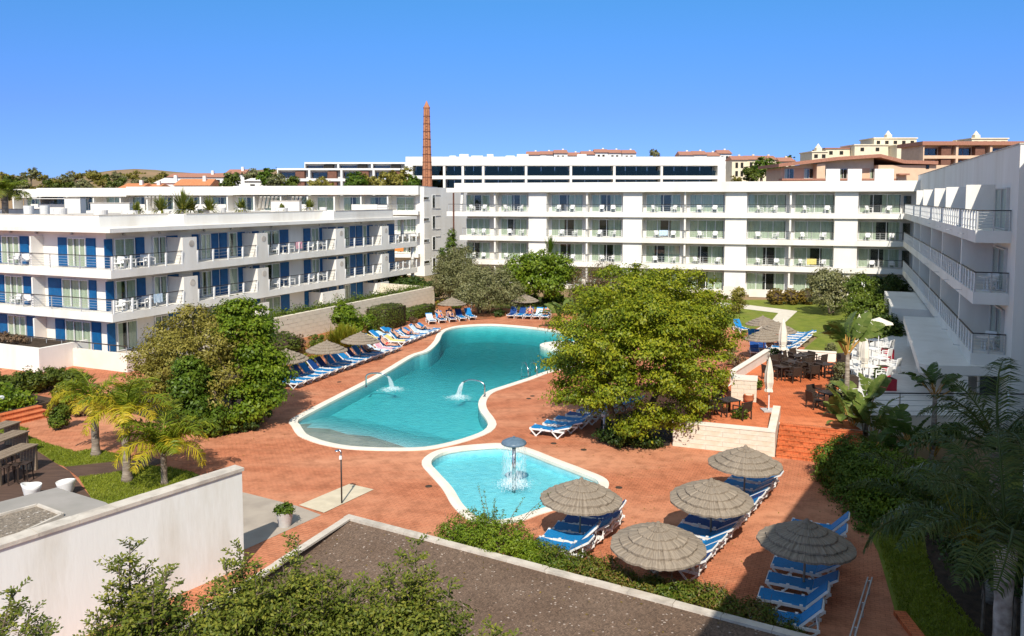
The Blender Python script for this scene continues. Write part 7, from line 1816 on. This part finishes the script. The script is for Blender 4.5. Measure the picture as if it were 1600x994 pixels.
sprig_tree('dense leafy tree before the left kerb of the gravel bed', gb(490, 11.0), [(466, 835, 11.4), (440, 870, 11.0), (500, 876, 11.0), (530, 890, 10.8), (480, 905, 10.6), (455, 900, 11), (550, 920, 10.5)], 15000, 204, inner=[(450, 945, 10.6, .5), (490, 940, 10.7, .5), (520, 960, 10.5, .5), (470, 985, 10.3, .5), (540, 985, 10.3, .5), (430, 975, 10.4, .4)])
sprig_tree('leafy tree with tall shoots in the middle of the gravel bed foreground', gb(640, 10.6), [(651, 845, 10.8), (604, 880, 10.6), (665, 885, 10.6), (575, 900, 10.6), (705, 905, 10.4), (632, 900, 10.4), (690, 945, 10.2), (725, 955, 10.2), (600, 925, 10.3)], 17000, 205, inner=[(585, 960, 10.4, .5), (620, 950, 10.4, .45), (655, 960, 10.4, .5), (690, 985, 10.2, .45), (610, 990, 10.2, .5), (650, 995, 10.2, .5), (560, 985, 10.3, .45)])
sprig_tree('low leafy tips at the bottom edge right of the foreground trees', gb(770, 10.2), [(772, 975, 10.2), (752, 985, 10.2), (795, 992, 10.1)], 0, 206)
# roof garden of the shuttered wing
q = AT(7, 300, 70.0); palm('palm_tree', 'shaggy dark palm at the left edge behind the roof terrace', Vector((q.x, 70, 0)), q.z, .25, [frond_mesh('frond', 2.2, 60, -20, .7, 34, .3, .07, 'frond_green', 21), frond_mesh('frond', 2.2, 20, -70, .7, 34, .4, .07, 'frond_roof', 22)], (10, 14), 210)
def roofspot(px, Y): return Vector((AT(px, 330, Y).x, Y, 8.99))
for i, (px, Y, h, r) in enumerate(((94, 61, 1.25, .5), (157, 62, 1.1, .55), (205, 64, 1.05, .75), (272, 66, 1.1, .85), (318, 68, 1.1, .5), (345, 70, 1.2, .45), (376, 71, 1.15, .45), (484, 80, 1.1, .4), (505, 82, 1.1, .4), (45, 66, 1.4, .4), (70, 68, 1.4, .4), (440, 77, 1.1, .6))):
    p = roofspot(px, Y); t = thing('roof_planter', 'white round planter on the roof terrace, %s from the left' % ORD[sorted([94, 157, 205, 272, 318, 345, 376, 484, 505, 45, 70, 440]).index(px)], 'planter', p, group='white planters on the roof terrace'); m = MB(); m.lathe([(0, 0), (r * .86, 0), (r, h), (r * .88, h), (r * .86, h - .12), (0, h - .13)], 20); m.build('pot', 'ceramic_white', t); m = MB(); m.lathe([(0, h - .119), (r * .84, h - .118), (r * .83, h - .14)], 16); m.build('soil', 'soil', t)
for i, (px, Y, h, L_, lab) in enumerate(((252, 66.5, 1.0, 1.4, 'left of the tallest one'), (285, 66, 1.0, 2.0, 'tallest in the middle of the roof garden'), (328, 68, 1.0, 1.3, 'right of the tallest one'), (378, 71, 1.0, 1.1, 'fourth along the parapet'), (484, 80, 1.0, 1.1, 'at the far end of the parapet'), (214, 64, .95, .9, 'small one at the left end'), (300, 66.8, 1.0, 1.3, 'just behind the tallest one'), (440, 77, .95, .6, 'tiny one in the wide planter'))):
    p = roofspot(px, Y) + Vector((0, 0, h)); spiky('yucca', 'spiky green roof garden yucca, %s' % lab, p, .35, 110, L_, 'frond_roof', 220 + i, w=.05, e1=-12)
# white furniture blocks on the roof terrace
for i, (px, Y, w, hh, lab) in enumerate(((30, 72, 3.2, 1.0, 'long white roof bench at the left edge'), (118, 76, 1.5, 2.0, 'white roof hatch behind the parapet'), (176, 82, 4.0, 1.5, 'long white roof wall behind the second planter'), (448, 86, 3.0, 1.7, 'white roof block with furniture at the far end'))):
    p = roofspot(px, Y); t = thing('roof_block', lab, 'roof block', p); m = MB(); m.box(-w / 2, w / 2, -.5, .5, 0, hh); m.build('block', 'plaster', t); m = MB(); m.box(-w / 2 - .05, w / 2 + .05, -.55, .55, hh + .003, hh + .07); m.build('coping', 'coping_stone', t)
# hill scrub and far trees
far_px = [(20, 285, 240, 5.5), (48, 266, 300, 4.2), (8, 272, 280, 3.5), (75, 284, 230, 3.0), (100, 277, 260, 4.5), (118, 270, 300, 3.6), (92, 290, 200, 3.0), (130, 284, 230, 3.4), (147, 271, 300, 4.6), (165, 273, 300, 2.6), (186, 272, 300, 4.0), (205, 271, 305, 4.2), (176, 286, 240, 3.0), (228, 277, 290, 2.4), (60, 292, 190, 2.6), (20, 296, 180, 3.0), (116, 294, 185, 2.4), (150, 294, 190, 2.2), (205, 290, 215, 2.2), (30, 277, 270, 3.6), (66, 272, 290, 2.6), (240, 286, 240, 2.2), (38, 288, 215, 3.0), (84, 281, 250, 3.2), (108, 287, 215, 2.6), (140, 289, 205, 2.4), (160, 281, 250, 3.0), (190, 281, 255, 3.0), (215, 283, 245, 2.8), (240, 276, 290, 2.8), (225, 291, 205, 2.0), (172, 293, 195, 2.2), (255, 270, 310, 3.0), (14, 276, 285, 3.4), (136, 267, 320, 3.0), (218, 268, 320, 3.0)]
fm = [crown_mesh('crown', blob_crown((0, 0, .8), (1.0, 1.0, .8), 9, .42, s), 1500, .2, mt, s, clump=.16) for s, mt in ((301, 'leaf_hedge'), (302, 'leaf_olive'), (303, 'leaf_olive_brown'), (304, 'leaf_mid'))]
tk = bpy.data.meshes.new('trunk'); m = MB(); m.tube([(0, 0, -2.5), (0, 0, .2), (.05, 0, .7)], [.1, .08, .05], 6); tk.from_pydata(m.v, [], m.f); tk.materials.append(M['bark'])
def fartree(i, px, py, Y, r, label, group, mi=None, flat=1.0):
    q = AT(px, py, Y); t = thing('shrub_tree', label, 'tree', (q.x, q.y, q.z - r * .9), group=group); put('crown', fm[(i if mi is None else mi) % 4], t); put('trunk', tk, t); t.scale = (r, r, r * flat); t.rotation_euler = (0, 0, i * 1.7)
xs = sorted(p[0] * 1000 + i for i, p in enumerate(far_px))
for i, (px, py, Y, r) in enumerate(far_px):
    k = xs.index(px * 1000 + i); fartree(i, px, py + 4, Y, r * .85, 'scrub tree on the brown hill, %s' % ('%s from the left edge' % ORD[k] if k < 18 else '%s from its right end' % ORD[len(xs) - 1 - k]), 'scrub trees on the left hill', i % 3)
for i, (px, py, Y, r, mi, lab) in enumerate(((560, 284, 128, 2.6, 3, 'round green tree before the brown panelled flats'), (575, 281, 129, 1.9, 2, 'small olive tree right of the round one before the flats'), (605, 284, 127, 2.8, 2, 'golden brown tree left of the chimney'), (625, 275, 128, 2.7, 2, 'taller golden tree beside the white frame building'), (500, 288, 125, 2.2, 2, 'brown shrub tree before the middle of the flats'), (455, 288, 130, 2.3, 0, 'dark shrub tree before the left of the flats'), (418, 277, 170, 3.2, 3, 'green tree left of the flats'), (395, 274, 200, 3.0, 1, 'dark tree between the houses and the flats'), (365, 282, 170, 3.0, 0, 'dark tree behind the white flat house'), (1190, 262, 230, 5.0, 3, 'large green tree on the slope right of the white block'), (1172, 272, 200, 3.2, 0, 'dark green tree at the right end of the white block'), (1215, 266, 220, 3.6, 3, 'green tree left of the peach building'), (1150, 280, 190, 1.6, 2, 'small shrub on the orange slope'), (1024, 239, 300, 2.6, 1, 'single dark tree on the skyline'), (1236, 250, 300, 3.0, 3, 'green tree behind the peach building roof'), (430, 283, 150, 2.4, 1, 'dark green tree at the left corner of the flats'), (640, 284, 126, 1.8, 3, 'small green tree at the foot of the chimney'))):
    fartree(i, px, py, Y, r, lab, 'far trees between the buildings', mi)
# grass tufts on the lawns near the viewer
def grass(name, label, poly, n, seed, L_=.10, z=.02):
    rng = np.random.default_rng(seed); P = []; xs_ = [p.x for p in poly]; ys_ = [p.y for p in poly]
    while len(P) < n:
        q = (rng.uniform(min(xs_), max(xs_)), rng.uniform(min(ys_), max(ys_)))
        if inside(q, poly): P.append((q[0], q[1], z + L_ * .4))
    P = np.array(P); al = unit(rng.normal(size=P.shape) * .6 + np.array([0, 0, 1.0])); Nn = unit(np.cross(al, rng.normal(size=P.shape))); V, F = leaf_quads(P, Nn, L_, .22, rng, along=al)
    return tag(put(name, np_mesh(name, V, F, 'grass_blade')), label, 'grass', kind='stuff')
grass('grass', 'grass on the strip under the left palm', gp([(0, 661), (24, 667), (45, 670.6), (33, 678), (77, 695), (119, 707), (145, 702), (192, 712.5), (190, 720.5), (103, 730), (90, 726), (32, 688), (13, 680), (-20, 672)]), 9000, 401)
grass('grass', 'grass under the middle and right palms', gp([(123, 747), (190, 738), (236, 729), (264, 731), (305, 740), (300, 752), (250, 800), (155, 800), (140, 775)]), 11000, 402)

# fallen leaves on the gravel and paving
rng = np.random.default_rng(77); P = []
while len(P) < 420:
    q = (rng.uniform(-9, 12), rng.uniform(11, 27))
    if inside(q, ccw(BED)): P.append((q[0], q[1], bedz(*q) + .015))
for cx, cy, n, r in ((5.5, 34.0, 160, 3.2), (-13, 37, 120, 3.0), (2, 26.5, 60, 2.5), (-7, 52, 60, 4.0), (9.5, 27, 60, 2.5)):
    for _ in range(n): P.append((cx + rng.normal() * r, cy + rng.normal() * r * .7, .012))
P = np.array([p for p in P if not inside(p, POOL) and not inside(p, KID)]); V, F = leaf_quads(P, unit(rng.normal(size=P.shape) * .25 + np.array([0, 0, 1.0])), .075, .5, rng)
tag(put('leaf_litter', np_mesh('leaf_litter', V, F, 'leaf_brown_hedge')), 'dry fallen leaves scattered on the gravel bed and paving', 'leaf litter', kind='stuff')

grass('grass', 'shaded rough grass beside the dark palms at the bottom right', [Vector(p) for p in ((9.85, 9), (9.85, 14), (10.3, 20.4), (11.5, 24), (12.4, 26.6), (13.9, 26.6), (13.3, 25.2), (12.2, 22), (11.7, 18), (11.5, 14), (11.4, 9))], 15000, 403, L_=.13, z=.01)
# ================================================================ PEOPLE
def person(label, joints, edges, radii, loc, rz, suit=None, hair='hair'):
    """one continuous skinned body; joints in the person's own frame"""
    names = list(joints); idx = {n: i for i, n in enumerate(names)}
    me = bpy.data.meshes.new('body'); me.from_pydata([joints[n] for n in names], [(idx[a], idx[b]) for a, b in edges], [])
    o = bpy.data.objects.new('person', me); COL.objects.link(o)
    sk = o.modifiers.new('skin', 'SKIN'); sk.use_smooth_shade = True
    for n in names:
        v = me.skin_vertices[0].data[idx[n]]; v.radius = radii[n] if isinstance(radii[n], tuple) else (radii[n], radii[n]); v.use_root = n == 'pelvis'
    sb = o.modifiers.new('sub', 'SUBSURF'); sb.levels = 2; sb.render_levels = 2
    dg = bpy.context.evaluated_depsgraph_get(); nm = bpy.data.meshes.new_from_object(o.evaluated_get(dg)); nm.name = 'body'
    bpy.data.objects.remove(o)
    nm.materials.clear(); nm.materials.append(M['skin'])
    p = put('person', nm); p.location = loc; p.rotation_euler = (0, 0, rz); tag(p, label, 'person', 'bathers round the pool')
    h = Vector(joints['head']); nk = Vector(joints['neck']); up = (h - nk).normalized(); fw = Vector(joints['nose']) - h; fw = (fw - up * fw.dot(up)).normalized(); sd = up.cross(fw)
    m = MB(); ring = []
    for i in range(7):
        a = math.pi * i / 6
        for j in range(12):
            b = 2 * math.pi * j / 12; d = up * math.cos(a) + (fw * math.cos(b) + sd * math.sin(b)) * math.sin(a)
            k = 1.0 if d.dot(fw) < .35 or d.dot(up) > .55 else .8
            ring.append(h + up * .01 - fw * .012 + d * .112 * k)
    m.add(ring, [(i * 12 + j, i * 12 + (j + 1) % 12, (i + 1) * 12 + (j + 1) % 12, (i + 1) * 12 + j) for i in range(6) for j in range(12)]); m.build('hair', hair, p, smooth=True)
    m = MB()
    for s in (-.035, .035):
        c = h + fw * .093 + sd * s + up * .012; m.tube([c, c + fw * .012], .012, 6)
    m.build('eye', 'swim_dark', p)
    if suit:
        pl = Vector(joints['pelvis']); m = MB(); ax = (Vector(joints['spine']) - pl).normalized()
        m.tube([pl - ax * .08, pl, pl + ax * .09], [.15, .172, .155], 12)
        for n in ('hipL', 'hipR'): q = Vector(joints[n]); k = Vector(joints['knee' + n[-1]]); m.tube([q.lerp(k, -.05), q.lerp(k, .28)], [.115, .10], 10)
        m.build('swimwear', suit, p, smooth=True)
    return p
def rig(back, knee_up=0.0, seat_z=.44, arm_up=False, L=1.0):
    """lounging figure: x from feet (0) to head; back = backrest angle in degrees"""
    a = R(back); c, s = math.cos(a), math.sin(a); P = Vector((1.12, 0, seat_z + .02))
    def B(l, y, h=0): return tuple(P + Vector((c * l - s * h, y, s * l + c * h)))
    J = {'pelvis': tuple(P), 'spine': B(.22, 0, .02), 'chest': B(.42, 0, .04), 'neck': B(.56, 0, .05), 'head': B(.70, 0, .08), 'crown': B(.78, 0, .08), 'nose': B(.69, 0, .19)}
    r = {'pelvis': (.15, .11), 'spine': (.13, .10), 'chest': (.16, .11), 'neck': .055, 'head': (.085, .10), 'crown': .06, 'nose': .014}
    E_ = [('pelvis', 'spine'), ('spine', 'chest'), ('chest', 'neck'), ('neck', 'head'), ('head', 'crown'), ('head', 'nose')]
    for S_, y in (('L', 1), ('R', -1)):
        ku = knee_up if S_ == 'L' else 0
        J['hip' + S_] = tuple(P + Vector((-.04, .10 * y, -.01))); J['knee' + S_] = tuple(P + Vector((-.44 + ku * .12, .12 * y, .02 + ku * .30))); J['ankle' + S_] = tuple(P + Vector((-.84 + ku * .33, .11 * y, -.01))); J['toe' + S_] = tuple(P + Vector((-.90 + ku * .33, .12 * y, .14 - .1 * ku)))
        r.update({'hip' + S_: .095, 'knee' + S_: .062, 'ankle' + S_: .042, 'toe' + S_: .03})
        E_ += [('pelvis', 'hip' + S_), ('hip' + S_, 'knee' + S_), ('knee' + S_, 'ankle' + S_), ('ankle' + S_, 'toe' + S_)]
        J['sho' + S_] = B(.50, .19 * y, .03)
        if arm_up and S_ == 'L': J['elb' + S_] = B(.62, .36 * y, .06); J['wri' + S_] = B(.78, .16 * y, .03)
        else: J['elb' + S_] = B(.24, .28 * y, .03); J['wri' + S_] = tuple(P + Vector((-.06, .27 * y, .05)))
        w = Vector(J['wri' + S_]); d = (w - Vector(J['elb' + S_])).normalized(); si = d.cross(Vector((0, 0, 1))).normalized(); J['palm' + S_] = tuple(w + d * .07)
        r.update({'sho' + S_: .062, 'elb' + S_: .042, 'wri' + S_: .029, 'palm' + S_: (.034, .016)})
        E_ += [('chest', 'sho' + S_), ('sho' + S_, 'elb' + S_), ('elb' + S_, 'wri' + S_), ('wri' + S_, 'palm' + S_)]
        for i, (o, l) in enumerate(((-.028, .062), (-.010, .075), (.010, .070), (.028, .055))):
            q = w + d * .09 + si * o; J['f%d%s' % (i, S_)] = tuple(q + d * l * .55 + Vector((0, 0, .004))); J['g%d%s' % (i, S_)] = tuple(q + d * l - Vector((0, 0, .012)))
            r.update({'f%d%s' % (i, S_): .0095, 'g%d%s' % (i, S_): .0085}); E_ += [('palm' + S_, 'f%d%s' % (i, S_)), ('f%d%s' % (i, S_), 'g%d%s' % (i, S_))]
        J['t' + S_] = tuple(w + d * .06 + si * .055 * y); r['t' + S_] = .010; E_.append(('palm' + S_, 't' + S_))
    return J, E_, r
def bather(lo, label, suit, **k):
    o, kind = LO(lo); J, E_, r = rig(ANG[kind[0]] * .92, **k)
    return person(label, J, E_, r, o.location, o.rotation_euler.z, suit)
bather(rowL[11], 'bather in dark trunks reclining near the far end of the left poolside row', 'swim_dark', knee_up=.8)
bather(rowL[14], 'bather in red lying on the last lounger of the left poolside row', 'swim_red')
bather(rowL2[1], 'bather in dark swimwear reclining on the second lounger at the pool bend', 'swim_dark', arm_up=True)
bather(rowL2[3], 'bather in red swimwear on the fourth lounger at the pool bend', 'swim_red', knee_up=1.0)
bather(rowL2[6], 'bather with one knee raised on the seventh lounger at the pool bend', 'swim_dark', knee_up=.9)
bather(rowBL[2], 'bather in dark trunks on the middle lounger left of the olive tree', 'swim_dark', knee_up=.7)
bather(rowBL[1], 'bather with bent arm on the second lounger left of the olive tree', 'swim_red', arm_up=True)
bather(rowBR[2], 'bather in red on the middle lounger right of the olive tree', 'swim_red', knee_up=.5)
bather(rowBR[4], 'bather in dark swimwear on the last lounger right of the olive tree', 'swim_dark')
